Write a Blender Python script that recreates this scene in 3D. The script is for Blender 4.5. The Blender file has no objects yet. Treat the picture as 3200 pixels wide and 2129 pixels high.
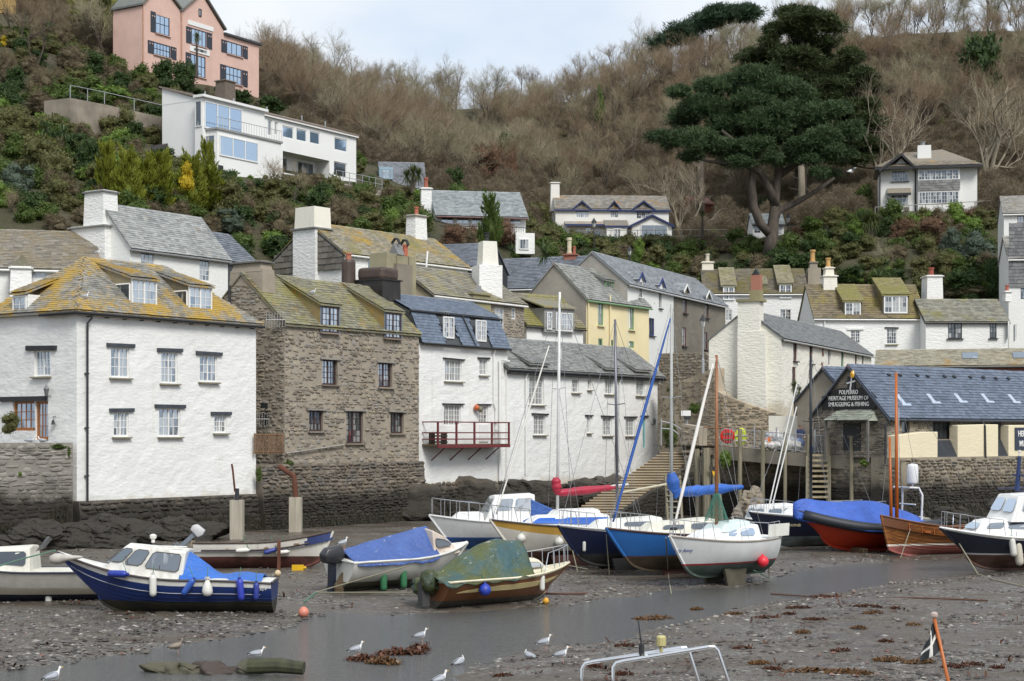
import bpy,bmesh,math,random
import numpy as np
from mathutils import Vector,Matrix,noise
# ------------------------------------------------------------------ camera, sky, sun, exposure
SC=bpy.context.scene
COL=SC.collection
F,CX,HY,CH=5200.0,1600.0,1358.0,5.0
cd=bpy.data.cameras.new('camera');cam=bpy.data.objects.new('camera',cd);COL.objects.link(cam)
cd.sensor_width=36.0;cd.lens=36.0*F/3200.0;cd.shift_y=(HY-1064.5)/3200.0
cd.clip_start=0.5;cd.clip_end=3000.0
cam.location=(0,0,CH);cam.rotation_euler=(math.pi/2,0,0)
SC.camera=cam
SUN_EL,SUN_AZ=math.radians(46),math.radians(153)
w=bpy.data.worlds.new('World');SC.world=w;w.use_nodes=True
nt=w.node_tree;nt.nodes.clear()
out=nt.nodes.new('ShaderNodeOutputWorld');bg=nt.nodes.new('ShaderNodeBackground')
sky=nt.nodes.new('ShaderNodeTexSky');sky.sky_type='NISHITA';sky.sun_disc=False
sky.sun_elevation=SUN_EL;sky.sun_rotation=SUN_AZ;sky.air_density=1.0;sky.dust_density=2.0
tc=nt.nodes.new('ShaderNodeTexCoord');mp=nt.nodes.new('ShaderNodeMapping');mp.inputs['Scale'].default_value=(1.0,1.0,2.2)
n1=nt.nodes.new('ShaderNodeTexNoise');n1.inputs['Scale'].default_value=5.5;n1.inputs['Detail'].default_value=5;n1.inputs['Roughness'].default_value=0.5
rp=nt.nodes.new('ShaderNodeValToRGB');rp.color_ramp.elements[0].position=0.36;rp.color_ramp.elements[1].position=0.64
rp.color_ramp.elements[0].color=(6.9,7.9,9.2,1);rp.color_ramp.elements[1].color=(9.3,9.5,9.7,1)
mx=nt.nodes.new('ShaderNodeMixRGB');mx.inputs['Fac'].default_value=0.86
L=nt.links.new
L(tc.outputs['Generated'],mp.inputs['Vector']);L(mp.outputs['Vector'],n1.inputs['Vector']);L(n1.outputs['Fac'],rp.inputs['Fac'])
L(sky.outputs['Color'],mx.inputs[1]);L(rp.outputs['Color'],mx.inputs[2]);L(mx.outputs['Color'],bg.inputs['Color'])
bg.inputs['Strength'].default_value=0.056;L(bg.outputs['Background'],out.inputs['Surface'])
sd=bpy.data.lights.new('sun','SUN');sun=bpy.data.objects.new('sun',sd);COL.objects.link(sun)
sd.energy=1.5;sd.angle=math.radians(22);sd.color=(1.0,0.97,0.92)
sun.rotation_euler=Vector((math.sin(SUN_AZ)*math.cos(SUN_EL),math.cos(SUN_AZ)*math.cos(SUN_EL),math.sin(SUN_EL))).to_track_quat('Z','Y').to_euler()
SC.view_settings.view_transform='Standard';SC.view_settings.look='None';SC.view_settings.gamma=1.0
SC.view_settings.exposure=1.0
SC.cycles.max_bounces=6;SC.cycles.diffuse_bounces=3;SC.cycles.glossy_bounces=2;SC.cycles.transparent_max_bounces=6
SC.cycles.use_denoising=True;SC.cycles.caustics_reflective=False;SC.cycles.caustics_refractive=False
# ------------------------------------------------------------------ helpers
R=random.Random(7)
K={'k1':(0,0,1.96),'k2':(1100,0,1.96),'k3':(2000,0,1.96),'k4':(0,750,2.24),'k5':(700,750,2.24),'k6':(1450,750,2.24),'k7':(2150,750,2.24),'k8':(0,1400,2.1427),'m1':(0,1600,2.619),'m2':(950,1550,2.619),'m3':(1700,1400,3.136),'m4':(2250,1450,2.481),'m5':(0,1850,1.473),'m6':(1500,1800,1.3865),'m7':(2100,1100,2.1427),'m8':(1300,500,2.619),'n1':(0,580,3.734),'n2':(800,580,3.367),'n3':(2700,560,2.614),'n4':(380,0,5.124),'d':(0,0,0.73656)}
def cr(k,x,y):
 a,b,s=K[k];return(a+x/s,b+y/s)
def P(px,py,Y):
 return Vector(((px-CX)/F*Y,Y,CH+(HY-py)/F*Y))
def G(px,py,z=0.0):
 Y=(CH-z)*F/(py-HY);return Vector(((px-CX)/F*Y,Y,z))
def link(o,parent=None):
 COL.objects.link(o)
 if parent is not None:o.parent=parent
 return o
def tag(o,label=None,cat=None,group=None,kind=None):
 if label:o['label']=label
 if cat:o['category']=cat
 if group:o['group']=group
 if kind:o['kind']=kind
 return o
def thing(name,label,cat,loc=(0,0,0),rz=0.0,group=None):
 o=bpy.data.objects.new(name,None);o.empty_display_size=0.2;COL.objects.link(o)
 o.location=loc;o.rotation_euler=(0,0,rz)
 return tag(o,label,cat,group)
def copy_tree(o,parent=None,loc=None,rz=None,label=None,sc=None):
 c=o.copy();COL.objects.link(c)
 if parent is not None:c.parent=parent
 if loc is not None:c.location=loc
 if rz is not None:c.rotation_euler=(c.rotation_euler[0],c.rotation_euler[1],rz)
 if sc is not None:c.scale=(sc,sc,sc)if not hasattr(sc,'__len__')else sc
 if label:c['label']=label
 for ch in list(o.children):copy_tree(ch,c)
 return c
class MB:
 def __init__(s):s.v=[];s.f=[];s.m=[];s.r=[];s.cm=0;s.cr=0.0
 def add(s,vs,fs):
  b=len(s.v);s.v.extend([tuple(p)for p in vs])
  for f in fs:s.f.append(tuple(b+i for i in f));s.m.append(s.cm);s.r.append(s.cr)
  return s
 def mat(s,i):s.cm=i;return s
 def quad(s,a,b,c,d):return s.add([a,b,c,d],[(0,1,2,3)])
 def poly(s,pts):return s.add(pts,[tuple(range(len(pts)))])
 def box(s,c,d,M=None):
  x,y,z=d[0]/2,d[1]/2,d[2]/2;c=Vector(c)
  vs=[Vector(p)for p in((-x,-y,-z),(x,-y,-z),(x,y,-z),(-x,y,-z),(-x,-y,z),(x,-y,z),(x,y,z),(-x,y,z))]
  if M is not None:vs=[M@v for v in vs]
  return s.add([c+v for v in vs],[(0,3,2,1),(4,5,6,7),(0,1,5,4),(1,2,6,5),(2,3,7,6),(3,0,4,7)])
 def bb(s,a,b):
  a,b=Vector(a),Vector(b);return s.box((a+b)/2,(abs(b.x-a.x),abs(b.y-a.y),abs(b.z-a.z)))
 def prism(s,pts,vec):
  n=len(pts);vec=Vector(vec);a=[Vector(p)for p in pts];b=[p+vec for p in a]
  return s.add(a+b,[tuple(range(n))[::-1],tuple(range(n,2*n))]+[(i,(i+1)%n,n+(i+1)%n,n+i)for i in range(n)])
 def tube(s,pts,r,n=6,cap=True):
  pts=[Vector(p)for p in pts];rs=r if hasattr(r,'__len__')else[r]*len(pts);ring=[]
  up=None
  for i,p in enumerate(pts):
   t=(pts[min(i+1,len(pts)-1)]-pts[max(i-1,0)])
   if t.length<1e-9:t=Vector((0,0,1))
   t.normalize()
   if up is None or abs(up.dot(t))>0.95:up=Vector((0,0,1))if abs(t.z)<0.9 else Vector((1,0,0))
   x=t.cross(up).normalized();y=x.cross(t).normalized();up=y
   ring.append([p+(x*math.cos(2*math.pi*k/n)+y*math.sin(2*math.pi*k/n))*rs[i]for k in range(n)])
  vs=[q for g in ring for q in g];fs=[]
  for i in range(len(pts)-1):
   for k in range(n):fs.append((i*n+k,i*n+(k+1)%n,(i+1)*n+(k+1)%n,(i+1)*n+k))
  if cap:fs.append(tuple(range(n))[::-1]);fs.append(tuple((len(pts)-1)*n+k for k in range(n)))
  return s.add(vs,fs)
 def lathe(s,prof,c=(0,0,0),n=12,M=None):
  c=Vector(c);vs=[];fs=[]
  for(r,z)in prof:
   for k in range(n):
    q=Vector((r*math.cos(2*math.pi*k/n),r*math.sin(2*math.pi*k/n),z))
    vs.append(c+(M@q if M is not None else q))
  for i in range(len(prof)-1):
   for k in range(n):fs.append((i*n+k,i*n+(k+1)%n,(i+1)*n+(k+1)%n,(i+1)*n+k))
  fs.append(tuple(range(n))[::-1]);fs.append(tuple((len(prof)-1)*n+k for k in range(n)))
  return s.add(vs,fs)
 def blob(s,c,rad,sub=2,amp=0.15,fr=1.5,seed=0,squash=None):
  bm=bmesh.new();bmesh.ops.create_icosphere(bm,subdivisions=sub,radius=1.0);c=Vector(c)
  vs=[]
  for v in bm.verts:
   k=1+amp*noise.noise(v.co*fr+Vector((seed*7.3,seed*3.1,seed)))
   q=v.co*k;vs.append(c+Vector((q.x*rad[0],q.y*rad[1],q.z*rad[2])))
  fs=[tuple(v.index for v in f.verts)for f in bm.faces];bm.free()
  return s.add(vs,fs)
 def sheet(s,grid,wrap=False):
  n,m=len(grid),len(grid[0]);vs=[p for g in grid for p in g];fs=[]
  for i in range(n-1):
   for j in range(m-1+(1 if wrap else 0)):
    fs.append((i*m+j,i*m+(j+1)%m,(i+1)*m+(j+1)%m,(i+1)*m+j))
  return s.add(vs,fs)
 def mesh(s,name,mats,smooth=False,rnd=False):
  me=bpy.data.meshes.new(name);me.from_pydata(s.v,[],s.f)
  for m in(mats if isinstance(mats,(list,tuple))else[mats]):me.materials.append(m)
  if any(s.m):me.polygons.foreach_set('material_index',s.m)
  if smooth:me.polygons.foreach_set('use_smooth',[True]*len(me.polygons))
  if rnd:
   a=me.attributes.new('rnd','FLOAT','FACE');a.data.foreach_set('value',s.r)
  me.update();return me
 def build(s,name,mats,parent=None,smooth=False,rnd=False,loc=None):
  o=bpy.data.objects.new(name,s.mesh(name,mats,smooth,rnd));link(o,parent)
  if loc is not None:o.location=loc
  return o
def obj(name,me,parent=None,M=None,loc=None):
 o=bpy.data.objects.new(name,me);link(o,parent)
 if M is not None:o.matrix_local=M
 if loc is not None:o.location=loc
 return o
def frame_m(o,x,y,z,sx=1,sy=1,sz=1):
 x,y,z=Vector(x),Vector(y),Vector(z)
 return Matrix(((x.x*sx,y.x*sy,z.x*sz,o[0]),(x.y*sx,y.y*sy,z.y*sz,o[1]),(x.z*sx,y.z*sy,z.z*sz,o[2]),(0,0,0,1)))
def solid(o,t,off=-1.0):
 m=o.modifiers.new('thick','SOLIDIFY');m.thickness=t;m.offset=off;return o
# ------------------------------------------------------------------ materials
MATS={}
class NT:
 def __init__(s,name):
  s.m=bpy.data.materials.new(name);s.m.use_nodes=True;s.t=s.m.node_tree;s.b=s.t.nodes['Principled BSDF'];s._pos=None
  s.b.inputs['Roughness'].default_value=0.8
 def n(s,typ,**kw):
  x=s.t.nodes.new('ShaderNode'+typ)
  for k,v in kw.items():
   if k in x.inputs:
    if hasattr(v,'links')or isinstance(v,bpy.types.NodeSocket):s.t.links.new(v,x.inputs[k])
    else:x.inputs[k].default_value=v
   else:setattr(x,k,v)
  return x
 def l(s,a,b):s.t.links.new(a,b)
 def pos(s):
  if s._pos is None:s._pos=s.n('NewGeometry').outputs['Position']
  return s._pos
 def mapped(s,sc,src=None):
  mp=s.n('Mapping');mp.inputs['Scale'].default_value=sc if hasattr(sc,'__len__')else(sc,sc,sc);s.l(src or s.pos(),mp.inputs['Vector']);return mp.outputs['Vector']
 def noise(s,sc,det=4,rough=0.55,src=None):
  x=s.n('TexNoise',Scale=1.0,Detail=det,Roughness=rough);s.l(s.mapped(sc,src),x.inputs['Vector']);return x.outputs['Fac']
 def voro(s,sc,feat='F1',src=None,out='Distance'):
  x=s.n('TexVoronoi',feature=feat);x.inputs['Scale'].default_value=1.0;s.l(s.mapped(sc,src),x.inputs['Vector']);return x.outputs[out]
 def ramp(s,fac,stops):
  x=s.n('ValToRGB');e=x.color_ramp.elements
  while len(e)<len(stops):e.new(0.5)
  for q,(p,c)in zip(e,stops):q.position=p;q.color=(c[0],c[1],c[2],1)if hasattr(c,'__len__')else(c,c,c,1)
  s.l(fac,x.inputs['Fac']);return x.outputs['Color']
 def mix(s,fac,a,b,mode='MIX'):
  x=s.n('MixRGB',blend_type=mode)
  for i,q in((0,fac),(1,a),(2,b)):
   if isinstance(q,bpy.types.NodeSocket):s.l(q,x.inputs[i])
   elif i==0:x.inputs[0].default_value=q
   else:x.inputs[i].default_value=(q[0],q[1],q[2],1)
  return x.outputs[0]
 def math(s,op,a,b=0.0):
  x=s.n('Math',operation=op)
  for i,q in((0,a),(1,b)):
   if isinstance(q,bpy.types.NodeSocket):s.l(q,x.inputs[i])
   else:x.inputs[i].default_value=q
  return x.outputs[0]
 def rnd(s):
  a=s.n('ObjectInfo').outputs['Random'];b=s.n('Attribute',attribute_name='rnd').outputs['Fac']
  return s.math('FRACT',s.math('ADD',a,b))
 def z(s):return s.n('SeparateXYZ',Vector=s.pos()).outputs['Z']
 def bump(s,h,strength=0.5,dist=0.05):
  x=s.n('Bump');x.inputs['Strength'].default_value=strength;x.inputs['Distance'].default_value=dist;s.l(h,x.inputs['Height']);s.l(x.outputs['Normal'],s.b.inputs['Normal'])
 def color(s,c):
  if isinstance(c,bpy.types.NodeSocket):s.l(c,s.b.inputs['Base Color'])
  else:s.b.inputs['Base Color'].default_value=(c[0],c[1],c[2],1)
 def set(s,**kw):
  for k,v in kw.items():
   i=s.b.inputs[k.replace('_',' ')]
   if isinstance(v,bpy.types.NodeSocket):s.l(v,i)
   else:i.default_value=v
def cached(f):
 def g(*a,**k):
  key=(f.__name__,a,tuple(sorted(k.items())))
  if key not in MATS:MATS[key]=f(*a,**k)
  return MATS[key]
 return g
def sc3(c,k):return(c[0]*k,c[1]*k,c[2]*k)
@cached
def paint(c,rough=0.5,var=0.12,dirt=0.0,name='paint',metal=0.0):
 t=NT(name);n=t.noise(2.3,5);f=t.noise(19.0,3)
 col=t.mix(t.ramp(n,[(0.3,0.0),(0.7,1.0)]),sc3(c,1-var),sc3(c,1+var*0.5))
 col=t.mix(t.math('MULTIPLY',f,0.25),col,sc3(c,0.7))
 if dirt>0:
  d=t.ramp(t.noise((3.0,3.0,0.9),6,0.65),[(0.5,0.0),(0.75,1.0)])
  col=t.mix(t.math('MULTIPLY',d,dirt),col,(0.12,0.09,0.06))
 t.color(col);t.set(Roughness=rough,Metallic=metal);return t.m
@cached
def whitewash(c=(0.80,0.80,0.775),z0=1.9,dirt=1.0,bump=0.28):
 t=NT('whitewash')
 big=t.noise(0.35,5,0.6);fine=t.noise((4,4,7),5,0.6)
 col=t.mix(t.ramp(big,[(0.35,0.0),(0.7,1.0)]),sc3(c,0.93),c)
 col=t.mix(t.ramp(fine,[(0.58,0.0),(0.8,0.5)]),col,sc3(c,0.74))
 st=t.ramp(t.noise((1.6,1.6,0.22),6,0.7),[(0.56,0.0),(0.80,1.0)])
 col=t.mix(t.math('MULTIPLY',st,0.36*dirt),col,(0.46,0.40,0.28))
 lo=t.math('ADD',t.math('MULTIPLY',t.math('SUBTRACT',t.z(),z0),0.75),t.math('MULTIPLY',t.noise(1.1,5,0.6),1.5))
 col=t.mix(t.math('MULTIPLY',t.ramp(lo,[(0.55,1.0),(1.45,0.0)]),0.6*dirt),col,(0.44,0.36,0.22))
 t.color(col);t.set(Roughness=0.85)
 v=t.voro((3.2,3.2,8.0),'SMOOTH_F1');b=t.math('ADD',t.math('MULTIPLY',v,-1.0),t.math('MULTIPLY',t.noise((4.5,4.5,11.0),6,0.65),1.3))
 t.bump(b,bump,0.06);return t.m
@cached
def render_wall(c,var=0.08,rough=0.9,bump=0.25,dirt=0.25):
 t=NT('render');n=t.noise(0.5,6,0.62);f=t.noise(12,4)
 col=t.mix(t.ramp(n,[(0.3,0.0),(0.7,1.0)]),sc3(c,1-var*2),sc3(c,1+var));col=t.mix(t.math('MULTIPLY',f,0.3),col,sc3(c,0.8))
 st=t.ramp(t.noise((1.5,1.5,0.25),6,0.7),[(0.55,0.0),(0.85,1.0)])
 col=t.mix(t.math('MULTIPLY',st,dirt),col,sc3(c,0.5))
 t.color(col);t.set(Roughness=rough);t.bump(t.noise(9,6,0.7),bump,0.05);return t.m
def t_mid(a,b):return tuple((x+y)/2 for x,y in zip(a,b))
@cached
def slate(c1=(0.16,0.165,0.16),c2=(0.27,0.27,0.255),lichen=0.0,moss=0.0,lc=(0.50,0.26,0.03),mc=(0.13,0.12,0.035),rough=0.6,lsc=0.55,pale=0.3):
 t=NT('slate');r=t.rnd();n=t.noise(2.0,6,0.65);f=t.noise(14,4,0.6)
 col=t.ramp(t.math('ADD',t.math('MULTIPLY',r,0.7),t.math('MULTIPLY',n,0.35)),[(0.12,sc3(c1,0.72)),(0.5,t_mid(c1,c2)),(0.9,sc3(c2,1.12))])
 col=t.mix(t.math('MULTIPLY',t.ramp(t.noise(5.5,6,0.7),[(0.52,0.0),(0.68,1.0)]),pale),col,sc3(c2,1.75))
 col=t.mix(t.math('MULTIPLY',f,0.5),col,sc3(c1,0.6))
 if moss>0:
  m=t.ramp(t.math('ADD',t.math('MULTIPLY',t.noise(0.5,4,0.6),0.6),t.math('MULTIPLY',t.noise(4.5,6,0.7),0.5)),[(0.74-moss*0.34,0.0),(0.82-moss*0.28,1.0)])
  col=t.mix(m,col,t.mix(t.noise(7,5),mc,sc3(mc,2.3)))
 if lichen>0:
  m=t.ramp(t.math('ADD',t.math('MULTIPLY',t.noise(lsc,4,0.6),0.65),t.math('MULTIPLY',t.noise(5.0,6,0.72),0.45)),[(0.76-lichen*0.32,0.0),(0.84-lichen*0.28,1.0)])
  col=t.mix(t.math('MULTIPLY',m,0.9),col,t.mix(t.noise(6,4),lc,sc3(lc,0.55)))
 t.color(col);t.set(Roughness=rough);t.bump(t.noise(18,5,0.7),0.35,0.02);return t.m
@cached
def stone(cs=((0.14,0.115,0.09),(0.25,0.21,0.16),(0.36,0.31,0.24),(0.21,0.195,0.175)),tide=None,lich=0.25,warm=0.0,kelp=(0.012,0.011,0.009)):
 t=NT('stone');r=t.rnd();n=t.noise(6,6,0.65)
 k=len(cs);col=t.ramp(r,[((i+0.5)/k,c)for i,c in enumerate(cs)])
 col=t.mix(t.math('MULTIPLY',n,0.4),col,(0.11,0.095,0.078))
 col=t.mix(t.math('MULTIPLY',t.ramp(t.noise(3.4,6,0.7),[(0.56,0.0),(0.7,1.0)]),lich),col,(0.42,0.40,0.33))
 if warm>0:col=t.mix(t.math('MULTIPLY',t.ramp(t.noise(0.8,5,0.7),[(0.5,0.0),(0.7,1.0)]),warm),col,(0.38,0.26,0.09))
 if tide is not None:
  e=t.math('ADD',t.math('SUBTRACT',t.z(),tide),t.math('MULTIPLY',t.math('SUBTRACT',t.noise((0.8,0.8,0.5),6,0.65),0.5),1.7))
  g=t.ramp(e,[(0.0,1.0),(0.5,0.35),(1.0,0.0)])
  col=t.mix(g,col,t.mix(t.noise((9,9,2),5,0.7),kelp,(0.05,0.043,0.032)))
 t.color(col);t.set(Roughness=0.88);t.bump(t.noise(14,6,0.7),0.6,0.04);return t.m
@cached
def glass(dark=(0.02,0.024,0.028),refl=0.34,curtain=0.3,tint=(0.75,0.87,1.0)):
 t=NT('glass');r=t.rnd()
 n=t.math('ADD',t.math('MULTIPLY',t.noise((2.1,2.1,0.35),3),0.75),t.math('MULTIPLY',r,0.25))
 base=t.ramp(n,[(0.66-curtain*0.55,dark),(0.70-curtain*0.5,(0.34,0.34,0.33))])
 t.color(base);t.set(Roughness=0.3)
 gl=t.n('BsdfGlossy');gl.inputs['Roughness'].default_value=0.04;gl.inputs['Color'].default_value=(*tint,1)
 fr=t.n('LayerWeight');fr.inputs['Blend'].default_value=0.25
 ms=t.n('MixShader');t.l(t.math('ADD',t.math('MULTIPLY',fr.outputs['Fresnel'],0.5),refl),ms.inputs[0])
 t.l(t.b.outputs[0],ms.inputs[1]);t.l(gl.outputs[0],ms.inputs[2]);t.l(ms.outputs[0],t.t.nodes['Material Output'].inputs['Surface']);return t.m
@cached
def wood(c=(0.28,0.2,0.13),c2=None,rough=0.75,sc=(6,6,0.7),name='wood'):
 t=NT(name);n=t.noise(sc,6,0.65);c2=c2 or sc3(c,0.5)
 col=t.mix(t.ramp(n,[(0.35,0.0),(0.65,1.0)]),c2,c);r=t.rnd();col=t.mix(t.math('MULTIPLY',r,0.35),col,sc3(c,0.6))
 t.color(col);t.set(Roughness=rough);t.bump(n,0.3,0.02);return t.m
@cached
def leafmat(c1,c2,name='foliage',rough=0.6,trans=0.25):
 t=NT(name);r=t.n('Attribute',attribute_name='rnd').outputs['Fac'];o=t.n('ObjectInfo').outputs['Random']
 col=t.mix(r,c1,c2);col=t.mix(t.math('MULTIPLY',o,0.3),col,sc3(c1,0.7));col=t.mix(t.math('MULTIPLY',t.noise(0.7,4),0.35),col,sc3(c2,1.2))
 t.color(col);t.set(Roughness=rough);t.b.inputs['Specular IOR Level'].default_value=0.25
 if trans>0:
  tr=t.n('BsdfTranslucent');t.l(col,tr.inputs['Color']);ms=t.n('MixShader');ms.inputs[0].default_value=trans
  t.l(t.b.outputs[0],ms.inputs[1]);t.l(tr.outputs[0],ms.inputs[2]);t.l(ms.outputs[0],t.t.nodes['Material Output'].inputs['Surface'])
 return t.m
@cached
def metal(c=(0.6,0.6,0.6),rough=0.3):return paint(c,rough,0.08,0.0,'metal',1.0)
WHITE=(0.80,0.80,0.78);BLACK=(0.02,0.021,0.024)
white_p=paint(WHITE,0.45,0.06);black_p=paint(BLACK,0.5)
# ------------------------------------------------------------------ building kit
def unit_box_mesh(name,mat):
 key=('ub',name,mat.name)
 if key not in MATS:MATS[key]=MB().box((0,0,0),(1,1,1)).mesh(name,mat)
 return MATS[key]
def slates(parent,M,O,ex,ey,W,H,tw,th,mat,n_ind=0,clip=None,seed=1,thick=0.026,name='slate',jit=1.0):
 """courses of lapped slates on a roof plane; the n_ind nearest are objects of their own, the rest one joined part"""
 rr=random.Random(seed);O,ex,ey=Vector(O),Vector(ex).normalized(),Vector(ey).normalized();nn=ex.cross(ey).normalized()
 if nn.z<0 and abs(nn.z)>1e-3:nn=-nn
 items=[];rows=max(1,int(round(H/th)));th=H/rows
 for j in range(rows):
  s=-tw*(0.5 if j%2 else 0.0)-rr.random()*tw*0.15
  sag=0.02*noise.noise(Vector((seed,j*0.3,0)))
  while s<W-0.02:
   ww=tw*(1+jit*rr.uniform(-0.22,0.22));a=max(s,0.0);b=min(s+ww,W);s+=ww
   if b-a<0.05:continue
   cs,cy=(a+b)/2,j*th+th*0.5
   if clip and not clip(cs,cy):continue
   hh=th*1.28;lift=0.012+thick+rr.uniform(0,0.01)*jit
   ys=ey-nn*(0.095+rr.uniform(-0.01,0.04)*jit);ys.normalize()
   rot=rr.uniform(-0.012,0.012)*jit
   xs=(ex+ys*rot).normalized();zs=xs.cross(ys).normalized()
   if zs.dot(nn)<0:zs=-zs
   c=O+ex*cs+ey*(j*th+hh*0.5-th*0.06+sag+rr.uniform(-0.012,0.012)*jit)+nn*(lift+hh*0.05)
   items.append(((M@c).y,frame_m(c,xs,ys,zs,(b-a)*0.975,hh,thick),rr.random()))
 items.sort(key=lambda t:t[0]);me=unit_box_mesh(name,mat)
 for it in items[:n_ind]:obj(name,me,parent,it[1])
 rest=items[n_ind:]
 if rest:
  mb=MB();cube=[(-.5,-.5,-.5),(.5,-.5,-.5),(.5,.5,-.5),(-.5,.5,-.5),(-.5,-.5,.5),(.5,-.5,.5),(.5,.5,.5),(-.5,.5,.5)]
  fs=[(4,5,6,7),(0,1,5,4),(1,2,6,5),(2,3,7,6),(3,0,4,7)];cube=[Vector(c)for c in cube]
  for _,m,rv in rest:mb.cr=rv;mb.add([m@c for c in cube],fs)
  tag(mb.build(name+'_courses',mat,parent,rnd=True),kind='stuff')
def stone_variants(mat):
 key=('sv',mat.name)
 if key not in MATS:
  out=[]
  for k in range(7):
   rr=random.Random(k*5+3);n=7;a0=rr.random();base=[];top=[]
   for i in range(n):
    a=2*math.pi*(i+rr.uniform(-0.22,0.22)+a0)/n;q=1.0/max(abs(math.cos(a)),abs(math.sin(a)))**0.75
    r=0.5*q*rr.uniform(0.86,1.0);x,z=max(-.5,min(.5,r*math.cos(a))),max(-.5,min(.5,r*math.sin(a)))
    base.append((x,0.0,z));top.append((x*0.84,-1.0*rr.uniform(0.65,1.0),z*0.82))
   c=(rr.uniform(-.1,.1),-1.15,rr.uniform(-.1,.1))
   vs=base+top+[c];fs=[(i,(i+1)%n,n+(i+1)%n,n+i)for i in range(n)]+[(n+i,n+(i+1)%n,2*n)for i in range(n)]
   me=bpy.data.meshes.new('stone');me.from_pydata(vs,[],fs);me.materials.append(mat);me.update();out.append((me,[Vector(v)for v in vs],fs))
  MATS[key]=out
 return MATS[key]
def stones(parent,M,O,ex,W,H,mat,size=(0.42,0.17),proud=0.05,holes=(),n_ind=0,seed=1,cover=0.97,top=None,name='stone',norm=None,vary=0.5,lean=0.0):
 """rubble facing in rough courses: each stone irregular and proud of the mortar behind it"""
 rr=random.Random(seed);O,ex=Vector(O),Vector(ex).normalized();ez=Vector((0,0,1));out=Vector(norm)if norm else ex.cross(ez)
 var=stone_variants(mat);items=[];z=0.0
 while z<H-0.04:
  rh=size[1]*rr.uniform(1-vary,1+vary);s=-rr.random()*size[0]
  while s<W:
   ww=size[0]*rr.uniform(0.45,1.65);cx_,cz=s+ww/2,z+rh/2+rr.uniform(-.2,.2)*rh;hh=rh*rr.uniform(0.8,1.25);s+=ww
   if cx_-ww/2<-0.02 or cx_+ww/2>W+0.02:
    cx_=min(max(cx_,ww*0.4),W-ww*0.4);ww*=0.75
   if rr.random()>cover:continue
   if any(a-ww*.42<cx_<b+ww*.42 and c-hh*.42<cz<d+hh*.42 for a,b,c,d in holes):continue
   if top and cz+hh*.4>top(cx_):continue
   c=O+ex*cx_+ez*cz-out*(lean*cz);rot=rr.uniform(-0.12,0.12)
   xs=(ex*math.cos(rot)+ez*math.sin(rot));zs=(ez*math.cos(rot)-ex*math.sin(rot))
   items.append((-ww*hh/(M@c).y**2,frame_m(c,xs,-out,zs,ww*0.95*rr.choice((-1,1)),proud*rr.uniform(0.5,1.3),hh*0.93),rr.random(),rr.randrange(7)))
  z+=rh
 items.sort(key=lambda t:t[0])
 for it in items[:n_ind]:obj(name,var[it[3]][0],parent,it[1])
 if items[n_ind:]:
  mb=MB()
  for _,m,rv,k in items[n_ind:]:mb.cr=rv;mb.add([m@v for v in var[k][1]],var[k][2])
  tag(mb.build(name+'_facing',mat,parent,rnd=True),kind='stuff')
def wall_panel(mb,M,O,ux,out,L,H,holes,rd=0.16,amp=0.0,step=0.3,z0=0.0):
 O,ux,out=Vector(O),Vector(ux),Vector(out);ez=Vector((0,0,1))
 def lines(a,b,extra):
  e=sorted(set([a,b]+[min(max(x,a),b)for x in extra]));r=[]
  for p,q in zip(e[:-1],e[1:]):
   n=max(1,int(math.ceil((q-p)/step)));r+=[p+(q-p)*i/n for i in range(n)]
  return r+[b]
 xs=lines(0,L,[h[0]for h in holes]+[h[1]for h in holes]);zs=lines(z0,H,[h[2]for h in holes]+[h[3]for h in holes])
 def D(s,z):
  p=O+ux*s+ez*z
  if amp>0:
   e=min(1.0,min(s,L-s,z-z0+0.2,H-z)/0.35);q=M@p
   p=p+out*(amp*e*(noise.noise(q*0.55)*1.2+noise.noise(Vector((q.x*1.9,q.y*1.9,q.z*3.2)))*0.8))
  return p
 grid=[[D(s,z)for s in xs]for z in zs];b=len(mb.v);m=len(xs)
 mb.v.extend([tuple(p)for g in grid for p in g]);flip=ux.cross(ez).dot(out)<0
 for i in range(len(zs)-1):
  for j in range(len(xs)-1):
   cs,cz=(xs[j]+xs[j+1])/2,(zs[i]+zs[i+1])/2
   if any(h[0]<cs<h[1]and h[2]<cz<h[3]for h in holes):continue
   f=(b+i*m+j,b+i*m+j+1,b+(i+1)*m+j+1,b+(i+1)*m+j)
   mb.f.append(f[::-1]if flip else f);mb.m.append(mb.cm);mb.r.append(mb.cr)
 for h in holes:
  xi=[x for x in xs if h[0]-1e-6<=x<=h[1]+1e-6];zi=[z for z in zs if h[2]-1e-6<=z<=h[3]+1e-6]
  for(pts,fix)in(([(x,h[2])for x in xi],0),([(x,h[3])for x in xi],0),([(h[0],z)for z in zi],0),([(h[1],z)for z in zi],0)):
   for p,q in zip(pts[:-1],pts[1:]):
    A,B=D(*p),D(*q);A2=O+ux*p[0]+ez*p[1]-out*rd;B2=O+ux*q[0]+ez*q[1]-out*rd
    mb.quad(A,B,B2,A2)
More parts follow.
